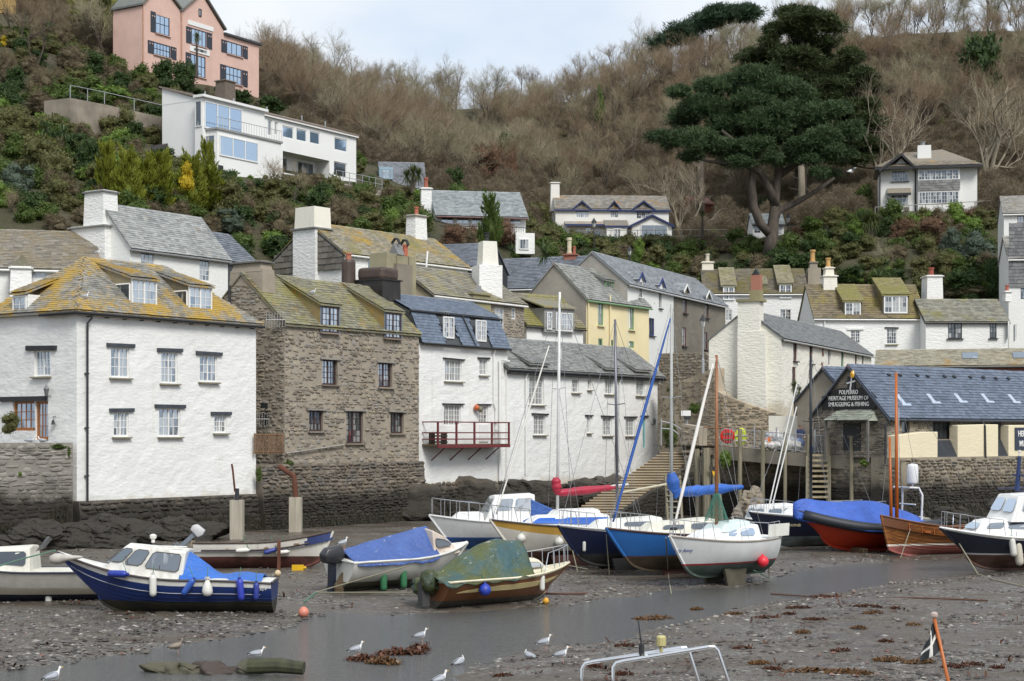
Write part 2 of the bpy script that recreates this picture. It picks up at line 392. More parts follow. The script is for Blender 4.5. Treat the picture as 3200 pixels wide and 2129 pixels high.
def window(parent,O,ux,out,s0,z0,s1,z1,nx=2,nz=3,fm=None,gm=None,fw=0.06,bw=0.025,rd=0.12,panes=True,casements=0,arch=0.0,name='window',thick=0.07):
 """frame + glazing bars as one mesh, each pane its own child"""
 O,ux,out=Vector(O),Vector(ux),Vector(out);ez=Vector((0,0,1));fm=fm or white_p;gm=gm or glass()
 W,H=s1-s0,z1-z0;mb=MB();c0=O+ux*s0+ez*z0-out*rd
 def bar(a,b,c,d,t=thick):
  p=c0+ux*(a+b)/2+ez*(c+d)/2+out*(t/2);M=Matrix((ux,-out,ez)).transposed()
  mb.box(p,(b-a,t,d-c),M)
 bar(0,fw,0,H);bar(W-fw,W,0,H);bar(fw,W-fw,0,fw*1.2);bar(fw,W-fw,H-fw,H)
 nc=max(casements,1);cwid=(W-2*fw)/nc;cells=[]
 for c in range(nc):
  a=fw+c*cwid
  if c:bar(a-fw*.55,a+fw*.55,fw*1.2,H-fw,thick*0.92)
  k=max(1,nx//nc);pw=cwid/k
  for i in range(1,k):bar(a+i*pw-bw/2,a+i*pw+bw/2,fw*1.2,H-fw,thick*0.7)
  for i in range(k):cells.append((a+i*pw,a+(i+1)*pw))
 ph=(H-2.2*fw)/nz
 for j in range(1,nz):bar(fw,W-fw,fw*1.2+j*ph-bw/2,fw*1.2+j*ph+bw/2,thick*0.66)
 wn=mb.build(name,fm,parent);me=unit_box_mesh('pane',gm);rr=random.Random(int(s0*1000+z0*77))
 if panes:
  for(a,b)in cells:
   for j in range(nz):
    q=c0+ux*(a+b)/2+ez*(fw*1.2+(j+.5)*ph)+out*(thick*0.3)
    t1,t2=rr.uniform(-.02,.02),rr.uniform(-.02,.02);y=(out+ux*t1+ez*t2).normalized()
    obj('pane',me,wn,frame_m(q,ux,y,ez,b-a,0.008,ph))
 else:
  obj('pane',me,wn,frame_m(c0+ux*W/2+ez*H/2+out*(thick*0.3),ux,out,ez,W-fw,0.01,H-fw))
 return wn
HOUSES=[]
class House:
 FACES={'f':((0,0),(1,0,0),(0,-1,0)),'l':((0,0),(0,1,0),(-1,0,0)),'r':((1,0),(0,1,0),(1,0,0))}
 def __init__(s,name,label,x0,Y0,ang,x1,z0,depth,eave=None,cat='house',w=None,H=None,group=None):
  s.a=math.radians(ang);s.c=P(x0,HY,Y0);s.c.z=z0;s.z0=z0;s.d=Vector((math.cos(s.a),math.sin(s.a),0));s.n=Vector((-math.sin(s.a),math.cos(s.a),0))
  s.root=thing(name,label,cat,s.c,s.a,group);s.M=Matrix.Translation(s.c)@Matrix.Rotation(s.a,4,'Z')
  HOUSES.append(s);s.w=w or s.fr(x1,HY)[0];s.dep=depth;s.holes={'f':[],'l':[],'r':[],'b':[]};s.H=H or s.fr(*eave)[1];s.Hr=s.H;s.rd=0.18
 def ray(s,px,py):return Vector(((px-CX)/F,1.0,(HY-py)/F))
 def fr(s,px,py,off=0.0):
  r=s.ray(px,py);c2=s.c+s.n*off;t=(c2.x*s.n.x+c2.y*s.n.y)/(r.x*s.n.x+r.y*s.n.y);p=r*t;p.z+=CH
  return((p-s.c).dot(s.d),p.z-s.z0)
 def sd(s,px,py,s0=0.0):
  r=s.ray(px,py);c2=s.c+s.d*s0;t=(c2.x*s.d.x+c2.y*s.d.y)/(r.x*s.d.x+r.y*s.d.y);p=r*t;p.z+=CH
  return((p-s.c).dot(s.n),p.z-s.z0)
 def at(s,face,px,py,off=0.0):
  if face=='f':return s.fr(px,py,off)
  return s.sd(px,py,s.w+off if face=='r' else off)
 def fdata(s,face,off=0.0):
  o,ux,out=s.FACES[face];O=Vector((o[0]*s.w,0,0))
  if face=='f':O.y+=off
  else:O.x+=off
  return O,Vector(ux),Vector(out)
 def rect(s,face,k,x0,y0,x1,y1,off=0.0):
  xm,ym=(x0+x1)/2,(y0+y1)/2
  a=s.at(face,*cr(k,x0,ym),off)[0];b=s.at(face,*cr(k,x1,ym),off)[0]
  c=s.at(face,*cr(k,xm,y1),off)[1];d=s.at(face,*cr(k,xm,y0),off)[1]
  if a>b:a,b=b,a
  return a,b,c,d
 def win(s,face,k,x0,y0,x1,y1,nx=2,nz=3,hole=True,off=0.0,sill=None,lintel=None,lm=None,sm=None,lo=0.3,lh=0.16,**kw):
  a,b,c,d=s.rect(face,k,x0,y0,x1,y1,off);O,ux,out=s.fdata(face,off)
  if hole:s.holes[face].append((a,b,c,d))
  kw.setdefault('rd',s.rd-0.05 if hole else-0.01)
  wn=window(s.root,O,ux,out,a,c,b,d,nx,nz,**kw)
  M=Matrix((ux,-out,Vector((0,0,1)))).transposed()
  if sill:MB().box(O+ux*(a+b)/2+out*0.02+Vector((0,0,c-0.045)),(b-a+0.22,0.32,0.07),M).build('sill',sm or stone(),s.root)
  if lintel:
   mb=MB();tilt=R.uniform(-0.025,0.025)
   mb.box(O+ux*((a+b)/2)+out*0.05+Vector((0,0,d+lh*.5+0.005)),(b-a+2*lo,0.14,lh),M@Matrix.Rotation(tilt,3,'Y'));mb.build('lintel',lm or black_p,s.root)
  return wn
 def panel(s,face,k,x0,y0,x1,y1,mat,name='door',t=0.06,off=0.0,hole=False):
  a,b,c,d=s.rect(face,k,x0,y0,x1,y1,off);O,ux,out=s.fdata(face,off);M=Matrix((ux,-out,Vector((0,0,1)))).transposed()
  if hole:s.holes[face].append((a,b,c,d));off2=-s.rd+0.04
  else:off2=t/2-0.005
  return MB().box(O+ux*(a+b)/2+out*off2+Vector((0,0,(c+d)/2)),(b-a,t,d-c),M).build(name,mat,s.root)
 def walls(s,mat,amp=0.03,gables='lr',z0=0.0,step=0.3,side_mat=None,name='wall'):
  faces=[('f',s.w),('l',s.dep),('r',s.dep)];s.wall={}
  for face,L in faces:
   mb=MB();O,ux,out=s.fdata(face);wall_panel(mb,s.M,O,ux,out,L,s.H,s.holes[face],s.rd,amp,step,z0)
   if face in gables and s.Hr>s.H:
    y1=s.ry;mb.poly([O+ux*0+Vector((0,0,s.H)),O+ux*L+Vector((0,0,s.H)),O+ux*y1+Vector((0,0,s.Hr))])
   s.wall[face]=mb.build(name,(side_mat or mat)if face!='f' else mat,s.root)
  mb=MB();mb.quad((0,s.dep,z0),(s.w,s.dep,z0),(s.w,s.dep,s.H),(0,s.dep,s.H));mb.build(name,mat,s.root)
 def ridge_at(s,k,x,y,ry=None):
  s.ry=s.dep/2 if ry is None else ry;s.Hr=s.fr(*cr(k,x,y),s.ry)[1];return s.Hr
 def zr(s,y):return s.H+(s.Hr-s.H)*y/s.ry
 def gable_roof(s,mat,oe=0.25,ov=0.12,tw=0.3,th=0.22,n_ind=0,seed=1,ridge='red',thick=0.1,verge=None,back=True,x0=None,x1=None,eave_cut=None):
  m=(s.Hr-s.H)/s.ry;xa=-ov if x0 is None else x0;xb=s.w+ov if x1 is None else x1
  e=Vector((0,-oe,s.H-oe*m));rdg=Vector((0,s.ry,s.Hr));bk=Vector((0,s.dep+0.15,s.Hr-(s.dep+0.15-s.ry)*(s.Hr-s.H)/max(0.2,s.dep-s.ry)))
  up=Vector((0,0,thick));mb=MB()
  prof=[e,rdg,bk];top=[p+up for p in prof]
  mb.prism([Vector((xa,p.y,p.z))for p in prof+top[::-1]],(xb-xa,0,0));s.roof=mb.build('roof',mat,s.root)
  ey=(rdg-e);sl=ey.length;s.roofdata=(Vector((xa,e.y,e.z))+up,Vector((1,0,0)),ey.normalized(),xb-xa,sl)
  slates(s.roof,s.M,s.roofdata[0],(1,0,0),ey,xb-xa,sl,tw,th,mat,n_ind,seed=seed)
  if ridge:
   rm=RIDGE[ridge];s.ridge_tiles(Vector((xa,s.ry,s.Hr+thick+0.02)),Vector((xb,s.ry,s.Hr+thick+0.02)),rm,slope=m)
  if verge:
   for x in(xa,xb):
    mb=MB();mb.prism([Vector((x-.03,p.y,p.z-0.1))for p in prof]+[Vector((x-.03,p.y,p.z+0.02))for p in prof[::-1]],(0.06,0,0));mb.build('verge_board',verge,s.root)
  return s.roof
 def ridge_tiles(s,A,B,mat,slope=0.8,parent=None,ln=0.45,wd=0.17):
  A,B=Vector(A),Vector(B);Ld=(B-A);n=max(1,int(round(Ld.length/ln)));t=Ld.normalized();l=Ld.length/n
  key=('ridge',mat.name,round(slope,2),round(l,3))
  if key not in MATS:
   mb=MB();pr=[(-wd,-wd*slope),(-wd*.45,-wd*.3*slope),(0,0.03),(wd*.45,-wd*.3*slope),(wd,-wd*slope)]
   pts=[Vector((0,y,z))for y,z in pr]+[Vector((0,y*.8,z-0.035))for y,z in pr[::-1]];mb.prism(pts,(l*0.98,0,0));MATS[key]=mb.mesh('ridge_tile',mat)
  y=Vector((0,0,1)).cross(t).normalized();z=t.cross(y)
  for i in range(n):obj('ridge_tile',MATS[key],parent or s.roof,frame_m(A+t*(l*i)+Vector((0,0,R.uniform(-.008,.008))),t,y,z))
 def gutter(s,mat,oe=0.25,x0=None,x1=None,z=None):
  m=(s.Hr-s.H)/s.ry if s.Hr>s.H else 0;zz=(s.H-oe*m)if z is None else z
  MB().tube([((0 if x0 is None else x0)-0.1,-oe-0.05,zz),((s.w if x1 is None else x1)+0.1,-oe-0.05,zz-0.02)],0.065,6).build('gutter',mat,s.root)
 def pipe(s,mat,pts,r=0.045,name='downpipe'):return MB().tube(pts,r,7).build(name,mat,s.root)
 def chimney(s,mat,k,x0,x1,yt,yb,off,dy,pots=(),cap=True,capmat=None,taper=0.06,name='chimney',potm=None):
  a=s.fr(*cr(k,x0,yb),off)[0];b=s.fr(*cr(k,x1,yb),off)[0];zt=s.fr(*cr(k,(x0+x1)/2,yt),off)[1];zb=s.fr(*cr(k,(x0+x1)/2,yb),off)[1]
  return s.chim(mat,a,b,off,off+dy,zb,zt,pots,cap,capmat,taper,potm)
 def chim(s,mat,a,b,y0,y1,zb,zt,pots=(),cap=True,capmat=None,taper=0.06,potm=None):
  mb=MB();t=taper
  lo=[(a,y0),(b,y0),(b,y1),(a,y1)];hi=[(a+t,y0+t),(b-t,y0+t),(b-t,y1-t),(a+t,y1-t)]
  mb.add([(x,y,zb)for x,y in lo]+[(x,y,zt)for x,y in hi],[(0,1,5,4),(1,2,6,5),(2,3,7,6),(3,0,4,7),(4,5,6,7)])
  o=mb.build('chimney',mat,s.root)
  if cap:MB().bb((a-.06,y0-.06,zt-0.13),(b+.06,y1+.06,zt-0.05)).build('chimney_cap',capmat or mat,o)
  for(f,r,h,c)in pots:
   x=a+(b-a)*f;MB().lathe([(r*1.1,-0.05),(r*1.1,h*.12),(r*.9,h*.15),(r*.85,h*.8),(r*1.1,h*.84),(r*1.1,h),(r*.8,h),(r*.75,h*.6)],(x,(y0+y1)/2,zt),10).build('chimney_pot',paint(c,0.8,0.2,0.3),o)
  return o
 def dormer(s,a,b,zt,off,kind='shed',m2=0.35,rmat=None,cmat=None,over=0.12,tw=0.28,th=0.2,rise=0.5,seed=3,ridge=None,cheek=True):
  """dormer between s=a..b whose face stands at y=off and whose roof starts at zt; merges back into the main roof"""
  m=(s.Hr-s.H)/s.ry;zf=s.zr(off);mb=MB();mb.cm=0
  if kind=='shed':
   ys=(zt-off*m2-s.H)/(m-m2);ys=min(ys,s.ry);zs=zt+(ys-off)*m2
   mb.prism([(a,off,zf-0.1),(a,off,zt),(a,ys,zs)],(b-a,0,0))
   dm=mb.build('dormer',cmat,s.root)
   e=Vector((a-over,off-0.18,zt-0.18*m2));t=Vector((a-over,ys+0.05,zs+0.05*m2+0.02));up=Vector((0,0,0.09));r2=MB()
   r2.prism([e,t,t+up,e+up],(b-a+2*over,0,0));ro=r2.build('dormer_roof',rmat,s.root)
   slates(ro,s.M,e+up,(1,0,0),t-e,b-a+2*over,(t-e).length,tw,th,rmat,40,seed=seed)
  else:
   mid=(a+b)/2;zp=zt+rise
   ys=(zt-s.H)/m;yp=(zp-s.H)/m
   mb.prism([(a,off,zf-0.1),(a,off,zt),(a,ys,zt)],(b-a,0,0));mb.prism([(a,off,zt-.01),(b,off,zt-.01),(mid,off,zp)],(0,0.3,0));dm=mb.build('dormer',cmat,s.root)
   ro=None;o2=off-0.15;k=rise/(mid-a);lo=0.12
   for sg,x in((-1,a),(1,b)):
    A=Vector((x+sg*lo,o2,zt-lo*k));B=Vector((mid,o2,zp));yA=max(ys-lo*k/m,off);C=Vector((mid,yp,zp));Dp=Vector((x+sg*lo,yA,zt-lo*k));up=Vector((0,0,0.07))
    q=MB();q.prism([A,B,C,Dp],up);r=q.build('dormer_roof',rmat,s.root);ro=ro or r
    ex=Vector((0,1,0));slates(r,s.M,A+up,ex,B-A,(C-B).length,(B-A).length,tw,th,rmat,12,clip=lambda cs,cy,LA=(Dp-A).length,LB=(C-B).length,hh=(B-A).length:cs<LA+(LB-LA)*cy/hh,seed=seed)
   if ridge:s.ridge_tiles((mid,o2,zp+0.1),(mid,yp,zp+0.1),RIDGE[ridge],k,parent=ro)
  return dm
@cached
def clay(c):return paint(c,0.85,0.25,0.35,'clay')
RIDGE={'red':clay((0.42,0.17,0.11)),'pink':clay((0.50,0.24,0.21)),'grey':clay((0.16,0.17,0.19)),'lich':clay((0.33,0.25,0.13)),'brown':clay((0.26,0.2,0.14)),'lead':clay((0.17,0.20,0.25))}
# ------------------------------------------------------------------ harbour bed, stream, hillside
def dpt(x,y):return G(x/0.73656,y/0.73656)
_up=[(-200,1560),(0,1533),(200,1512),(420,1480),(640,1440),(760,1405),(900,1412),(1100,1402),(1300,1388),(1480,1362),(1560,1352),(1700,1345),(1790,1318),(1900,1300),(2080,1288),(2250,1283),(2600,1280)]
_lo=[(2600,1308),(2300,1320),(2130,1330),(1990,1352),(1900,1372),(1720,1395),(1560,1437),(1490,1450),(1400,1475),(1250,1490),(1110,1530),(1040,1568),(960,1640),(-200,1800)]
CHAN=np.array([dpt(*p)[:2]for p in _up+_lo])
def chan_sd(x,y):
 d=np.full(x.shape,1e9);ins=np.zeros(x.shape,bool);n=len(CHAN)
 for i in range(n):
  a,b=CHAN[i],CHAN[(i+1)%n];e=b-a;l2=e@e
  t=np.clip(((x-a[0])*e[0]+(y-a[1])*e[1])/l2,0,1);d=np.minimum(d,np.hypot(x-a[0]-t*e[0],y-a[1]-t*e[1]))
  c=((a[1]>y)!=(b[1]>y));ins^=c&(x<(b[0]-a[0])*(y-a[1])/(b[1]-a[1]+1e-12)+a[0])
 return np.where(ins,-d,d)
def vnoise(x,y,s,o=0.0):return np.array([noise.noise(Vector((a*s,b*s,o)))for a,b in zip(x.ravel(),y.ravel())]).reshape(x.shape)
WATER_Z=-0.05
def bed_z(x,y):
 sd_=chan_sd(x,y)+0.5*vnoise(x,y,0.9,3.3)+0.2*vnoise(x,y,2.7,5.1)
 z=np.where(sd_<0,np.maximum(sd_*0.13,-0.22),np.minimum(sd_*0.045,0.10))-0.03
 z=z+0.045*vnoise(x,y,0.35,1.0)+0.028*vnoise(x,y,1.3,2.0)+0.012*vnoise(x,y,4.0,7.0)
 return z
_xs=np.arange(-42,42.01,0.42);_ys=np.concatenate([np.arange(26,62,0.3),np.arange(62,128,0.8)])
_X,_Y=np.meshgrid(_xs,_ys);_Z=bed_z(_X,_Y)
from bisect import bisect
def bedz(x,y):
 i=min(max(bisect(_ys.tolist()if False else _YL,y)-1,0),len(_YL)-2);j=min(max(int((x+42)/0.42),0),len(_xs)-2)
 return float(_Z[i,j])
_YL=list(map(float,_ys))
t=NT('harbour_mud')
grv=t.voro(11.0,'F1',out='Color');gv=t.n('SeparateColor',Color=grv).outputs[0];gd=t.voro(11.0,'F1')
patch=t.ramp(t.noise(0.35,5,0.6),[(0.40,0.0),(0.62,1.0)])
mud=t.mix(t.noise(1.4,6,0.65),(0.060,0.048,0.036),(0.115,0.095,0.072))
peb=t.ramp(gv,[(0.1,(0.04,0.035,0.03)),(0.55,(0.095,0.083,0.068)),(0.88,(0.16,0.145,0.125)),(0.97,(0.30,0.28,0.25))])
col=t.mix(t.math('MULTIPLY',patch,0.85),mud,peb)
weed=t.ramp(t.math('ADD',t.math('MULTIPLY',t.noise((0.5,1.3,1),4,0.6),0.6),t.math('MULTIPLY',t.noise((3,6,1),6,0.7),0.5)),[(0.62,0.0),(0.70,1.0)])
col=t.mix(t.math('MULTIPLY',weed,0.75),col,(0.05,0.022,0.014))
wet=t.ramp(t.noise((0.25,0.6,1),5,0.6),[(0.42,0.0),(0.60,1.0)])
t.color(col);t.set(Roughness=t.math('ADD',t.math('MULTIPLY',wet,0.55),0.22));t.b.inputs['Specular IOR Level'].default_value=0.5
t.bump(t.math('ADD',t.math('MULTIPLY',gd,-0.7),t.math('MULTIPLY',t.noise(6,6,0.7),0.8)),0.7,0.05)
mud_mat=t.m
mb=MB();mb.sheet([[(float(_X[i,j]),float(_Y[i,j]),float(_Z[i,j]))for j in range(len(_xs))]for i in range(len(_ys))])
tag(mb.build('harbour_bed',mud_mat,smooth=True),kind='structure')
mb=MB();mb.sheet([[(x,y,-0.30)for x in(-900,-42,42,900)]for y in(-400,26,128,1500)]);tag(mb.build('ground',mud_mat),kind='structure')
t=NT('stream_water');t.color((0.085,0.084,0.078));t.set(Roughness=0.13);t.b.inputs['Specular IOR Level'].default_value=0.75
h=t.math('ADD',t.noise((3.0,9.0,1),3,0.6),t.math('MULTIPLY',t.noise((9.0,22.0,1),3,0.6),0.6));t.bump(h,0.8,0.07);water_mat=t.m
MB().sheet([[(x,y,WATER_Z)for x in(-42,0,42)]for y in(26,60,128)]).build('stream',water_mat);tag(bpy.data.objects['stream'],kind='structure')
_cp=[]
def cp(px,py,Y):_cp.append(P(px,py,Y))
for a in((1352,1250,112),(1600,1260,116),(900,1150,98),(500,1050,96),(100,1000,98),(1800,1200,130),(2050,1180,140),(2300,1240,119),(2600,1215,122),(3100,1205,124),(3400,1205,124),(2300,1219,150),(2700,1210,142),(3100,1200,144),(2900,1210,130),(2500,1190,156),(2900,1150,150)):cp(*a)
for a in((-300,700,108),(0,690,110),(300,700,112),(650,740,116),(-300,480,132),(0,480,130),(250,440,138),(480,560,140),(870,575,150),(1113,590,162),(900,690,126),(1150,690,135),(1250,640,160),(-300,60,180),(0,150,172),(200,230,170),(440,262,180),(640,262,190),(820,285,204),(-300,-150,215),(200,-60,220),(500,60,230),(1000,450,190),(1180,520,185),(1000,390,225),(1250,450,235),(1400,550,235),(1400,590,190),(1550,530,255),(1450,440,300),(1200,350,290),(900,350,270),(1380,700,141),(1640,712,143),(1500,780,128),(1730,770,186),(2100,765,196),(1900,830,160),(1700,860,140),(1800,640,225),(2050,640,225),(1850,430,260),(2100,290,270),(1700,370,300),(2200,185,310),(2300,690,205),(2408,790,172),(2500,760,178),(2600,830,166),(2300,870,170),(2200,840,172),(2747,672,184),(3050,655,192),(2900,600,208),(2900,790,170),(3150,700,176),(3120,870,160),(2700,910,160),(2420,920,164),(2500,480,240),(2800,400,245),(3200,400,245),(3500,450,240),(2500,140,300),(2900,60,310),(3300,70,310),(3600,50,310),(3500,880,160),(3400,600,200)):cp(*a)
_A=np.array([(p.x,p.y)for p in _cp]);_b=np.array([p.z for p in _cp])
_D=np.hypot(_A[:,None,0]-_A[None,:,0],_A[:,None,1]-_A[None,:,1]);_N=len(_b)
_Mx=np.block([[_D-1.2*np.eye(_N)*0.4,np.c_[np.ones(_N),_A]],[np.c_[np.ones(_N),_A].T,np.zeros((3,3))]])
_wt=np.linalg.solve(_Mx,np.r_[_b,0,0,0])
def hill_z(x,y):
 x=np.atleast_1d(np.asarray(x,float));y=np.atleast_1d(np.asarray(y,float))
 d=np.hypot(x[:,None]-_A[None,:,0],y[:,None]-_A[None,:,1]);return d@_wt[:_N]+_wt[_N]+_wt[_N+1]*x+_wt[_N+2]*y
def hz(x,y):return float(hill_z([x],[y])[0])
def behind(x,y):
 q=(x+19.9)*(-0.819)+(y-76)*0.574
 return(q>5.0)if x<9 else(y>121.5+max(0.0,12-x)*0.2)
def PH(px,py,lo=90,hi=330):
 Ys=np.linspace(lo,hi,241);xs=(px-CX)/F*Ys;zs=CH+(HY-py)/F*Ys
 d=zs-hill_z(xs,Ys);k=np.where(d<0)[0]
 Y=Ys[k[0]]if len(k)else hi
 return Vector(((px-CX)/F*Y,Y,hz((px-CX)/F*Y,Y)))
t=NT('hillside');n=t.noise(0.12,6,0.65);f=t.noise(1.5,6,0.7)
col=t.ramp(t.math('ADD',t.math('MULTIPLY',n,0.6),t.math('MULTIPLY',f,0.4)),[(0.36,(0.028,0.034,0.011)),(0.52,(0.062,0.058,0.027)),(0.68,(0.115,0.092,0.062))])
t.color(col);t.set(Roughness=0.95);t.bump(f,1.0,0.4);hill_mat=t.m
gx=np.arange(-130,190,2.5);gy=np.arange(84,420,2.5);XX,YY=np.meshgrid(gx,gy);ZZ=hill_z(XX.ravel(),YY.ravel()).reshape(XX.shape)
far=np.clip((YY-300)/60,0,1);ZZ=ZZ*(1-far)+far*np.minimum(ZZ,62+0*ZZ)
ZZ=np.maximum(ZZ,2.5)+0.5*vnoise(XX,YY,0.11,9.0)
mb=MB();idx={}
for i in range(len(gy)-1):
 for j in range(len(gx)-1):
  if not all(behind(XX[a,b],YY[a,b])for a,b in((i,j),(i,j+1),(i+1,j),(i+1,j+1))):continue
  q=[]
  for a,b in((i,j),(i,j+1),(i+1,j+1),(i+1,j)):
   if(a,b)not in idx:idx[(a,b)]=len(mb.v);mb.v.append((float(XX[a,b]),float(YY[a,b]),float(ZZ[a,b])))
   q.append(idx[(a,b)])
  mb.f.append(tuple(q));mb.m.append(0);mb.r.append(0)
ec={}
for f in mb.f:
 for i in range(4):e_=(f[i],f[(i+1)%4]);ec[tuple(sorted(e_))]=None if tuple(sorted(e_))in ec else e_
for e_ in[v for v in ec.values()if v]:
 a,b=mb.v[e_[0]],mb.v[e_[1]]
 if a[1]<200:mb.quad(b,a,(a[0],a[1],-.5),(b[0],b[1],-.5))
tag(mb.build('hillside',hill_mat),kind='structure')
# ------------------------------------------------------------------ houses along the harbour
ww=whitewash(z0=1.9);blk=paint((0.025,0.027,0.03),0.6,0.2);sillm=paint((0.30,0.27,0.2),0.9,0.3,0.3)
lint=paint((0.055,0.065,0.08),0.8,0.35,0.2);lichen_slate=slate((0.17,0.165,0.145),(0.31,0.30,0.27),0.80,0.12,(0.54,0.34,0.035));gdk=glass(refl=0.36,curtain=0.34)
def harbour_foot(h,z_bot,z_top,extra=0.25,s0=0.0,s1=None,mat=None,seed=1,n=150,label='',size=(0.55,0.24)):
 """the weed-blackened footing wall under a house, standing on the bed"""
 s1=h.w if s1 is None else s1;M=h.M.copy();rt=thing('harbour_wall',label,'wall',M@Vector((s0,0,z_bot-h.z0)),h.a)
 Mw=Matrix.Translation(rt.location)@Matrix.Rotation(h.a,4,'Z');W,Ht=s1-s0,z_top-z_bot
 mb=MB();mb.prism([(0,-extra-0.35,0),(0,-extra,Ht),(0,1.0,Ht),(0,1.0,0)],(W,0,0));core=mb.build('wall_core',mat or foot_mat,rt)
 lean=Vector((0,0.35,Ht)).normalized();nn=Vector((0,-lean.z,lean.y))
 stones(rt,Mw,(0,-extra-0.35,0),(1,0,0),W,Ht,mat or foot_mat,size,0.10,n_ind=n,seed=seed,norm=(0,-1,0),cover=0.98,lean=0.35/Ht)
 return rt
foot_mat=stone(((0.10,0.085,0.07),(0.17,0.145,0.115),(0.24,0.205,0.16),(0.13,0.12,0.11)),tide=1.5,lich=0.12,warm=0.15)
rub=((0.20,0.175,0.145),(0.27,0.235,0.19),(0.42,0.365,0.285),(0.23,0.215,0.195),(0.36,0.305,0.23),(0.31,0.29,0.26))
# --- A: white hipped cottage on the corner
A=House('harbour_cottage','whitewashed rubble house with orange lichened hipped slate roof and two white dormers',240,76,55,800,1.9,6.6,eave=(240,962),cat='house')
d4='k4'
for(x0,y0,x1,y1,nx,nz)in((775,752,905,965,4,3),(1128,785,1242,1005,4,4),(1398,808,1520,995,4,3),(795,1205,900,1378,4,3),(1112,1178,1262,1378,4,3),(1500,1228,1585,1352,4,3)):
 A.win('f',d4,x0,y0,x1,y1,nx,nz,casements=2,sill=True,lintel=True,lm=lint,sm=sillm,lo=0.28,lh=0.17,gm=gdk,fw=0.075,bw=0.03)
A.rd=0.22
A.win('l',d4,240,775,350,955,4,3,casements=2,sill=True,lintel=True,lm=blk,sm=sillm,lo=0.5,lh=0.22,gm=gdk,fw=0.07)
cedar=wood((0.42,0.15,0.03),(0.25,0.08,0.015),0.4)
A.win('l',d4,90,1130,245,1335,4,3,lintel=True,lm=blk,lo=0.9,lh=0.22,fm=cedar,gm=gdk,fw=0.11,bw=0.035,name='shop_window')
A.win('l',d4,248,1130,337,1400,3,3,fm=cedar,gm=gdk,fw=0.12,bw=0.03,name='glazed_door')
A.dep=6.4;A.ry=3.2;A.Hr=A.H+2.65
A.walls(ww,amp=0.03,gables='')
oe,Hh,Rz,dp,wd=0.28,A.H,A.Hr,A.dep,A.w
mA=(Rz-Hh)/A.ry;ez_=Hh-oe*mA
c_=[Vector((-oe,-oe,ez_)),Vector((wd+oe,-oe,ez_)),Vector((wd+oe,dp+oe,ez_)),Vector((-oe,dp+oe,ez_))];r0,r1=Vector((A.ry,A.ry,Rz)),Vector((wd-A.ry,A.ry,Rz))
mb=MB();up=Vector((0,0,0.1));mb.add([p+up for p in c_+[r0,r1]]+c_,[(0,1,5,4),(1,2,5),(2,3,4,5),(3,0,4),(6,9,8,7),(6,7,1,0),(9,6,0,3),(7,8,2,1),(8,9,3,2)])
A.roof=mb.build('roof',lichen_slate,A.root)
e1=(Vector((A.ry,A.ry,Rz))-Vector((A.ry,-oe,ez_)));L1=c_[1].x-c_[0].x;hs=e1.length;rn=(A.ry+oe)
slates(A.roof,A.M,c_[0]+up,(1,0,0),e1,L1,hs,0.30,0.17,lichen_slate,300,clip=lambda s,y:rn*y/hs<s<L1-rn*y/hs,seed=11)
e2=Vector((A.ry,0,0))-Vector((-oe,0,0))+Vector((0,0,Rz-ez_));L2=dp+2*oe
slates(A.roof,A.M,c_[0]+up,(0,1,0),e2,L2,hs,0.30,0.17,lichen_slate,0,clip=lambda s,y:rn*y/hs<s<L2-rn*y/hs,seed=12)
A.ridge_tiles(r0+Vector((0,0,.12)),r1+Vector((0,0,.12)),RIDGE['pink'],mA)
hipm=clay((0.26,0.19,0.09))
for a,b in((c_[0],r0),(c_[1],r1),(c_[3],r0)):A.ridge_tiles(a+Vector((0,0,.12)),b+Vector((0,0,.12)),hipm,0.55,ln=0.4)
cheek=slate((0.19,0.16,0.10),(0.30,0.25,0.15),0.5,0.3)
for(x0,y0,x1,y1,sd_)in((915,280,1092,490,21),(1315,330,1478,528,22)):
 a,b,c,d=A.rect('f',d4,x0,y0,x1,y1,0.45)
 A.dormer(a,b,d+0.02,0.45,'shed',0.30,lichen_slate,cheek,seed=sd_,over=0.1)
 A.win('f',d4,x0,y0,x1,y1,4,3,hole=False,off=0.45,casements=2,gm=glass(refl=0.42,curtain=0.5),fw=0.09,rd=-0.01)
 m_=mA;zb=A.zr(0.45)+0.12
 pts=[(a-0.012,0.5,c+0.12),(a-0.012,0.5,d-0.25),(a-0.012,0.5+(d-0.25-c)/mA*0.9,d-0.25)]
 MB().prism(pts,(-0.02,0,0)).build('cheek_window',glass(refl=0.1,curtain=0.05),A.root)
 fr_=MB()
 for q,r_ in((0,1),(1,2),(2,0)):fr_.tube([Vector(pts[q]),Vector(pts[r_])],0.05,4)
 mid_=(Vector(pts[1])+Vector(pts[2]))/2;fr_.tube([mid_,mid_-Vector((0,0,(d-0.25-c)*0.45))],0.025,4);fr_.build('cheek_window_frame',white_p,A.root)
a,b,c,d=A.rect('l',d4,95,392,190,515,-0.02)
mb=MB();mb.prism([(-0.02,a-0.05,c-0.1),(-0.02,b+0.05,c-0.1),(-0.02,b+0.05,d+0.05),(-0.02,a-0.05,d+0.05)],(0.9,0,0));mb.build('dormer',ww,A.root)
e=Vector((-0.2,a-0.12,d+0.05));tt=Vector((2.0,a-0.12,d+0.05+0.85));mb=MB();mb.prism([e,tt,tt+up*.8,e+up*.8],(0,b-a+0.24,0));ro=mb.build('dormer_roof',lichen_slate,A.root)
slates(ro,A.M,e+up*.8,(0,1,0),tt-e,b-a+0.24,(tt-e).length,0.28,0.17,lichen_slate,30,seed=5)
A.win('l',d4,95,392,190,515,2,2,hole=False,off=-0.03,gm=gdk,fw=0.08,rd=-0.01)
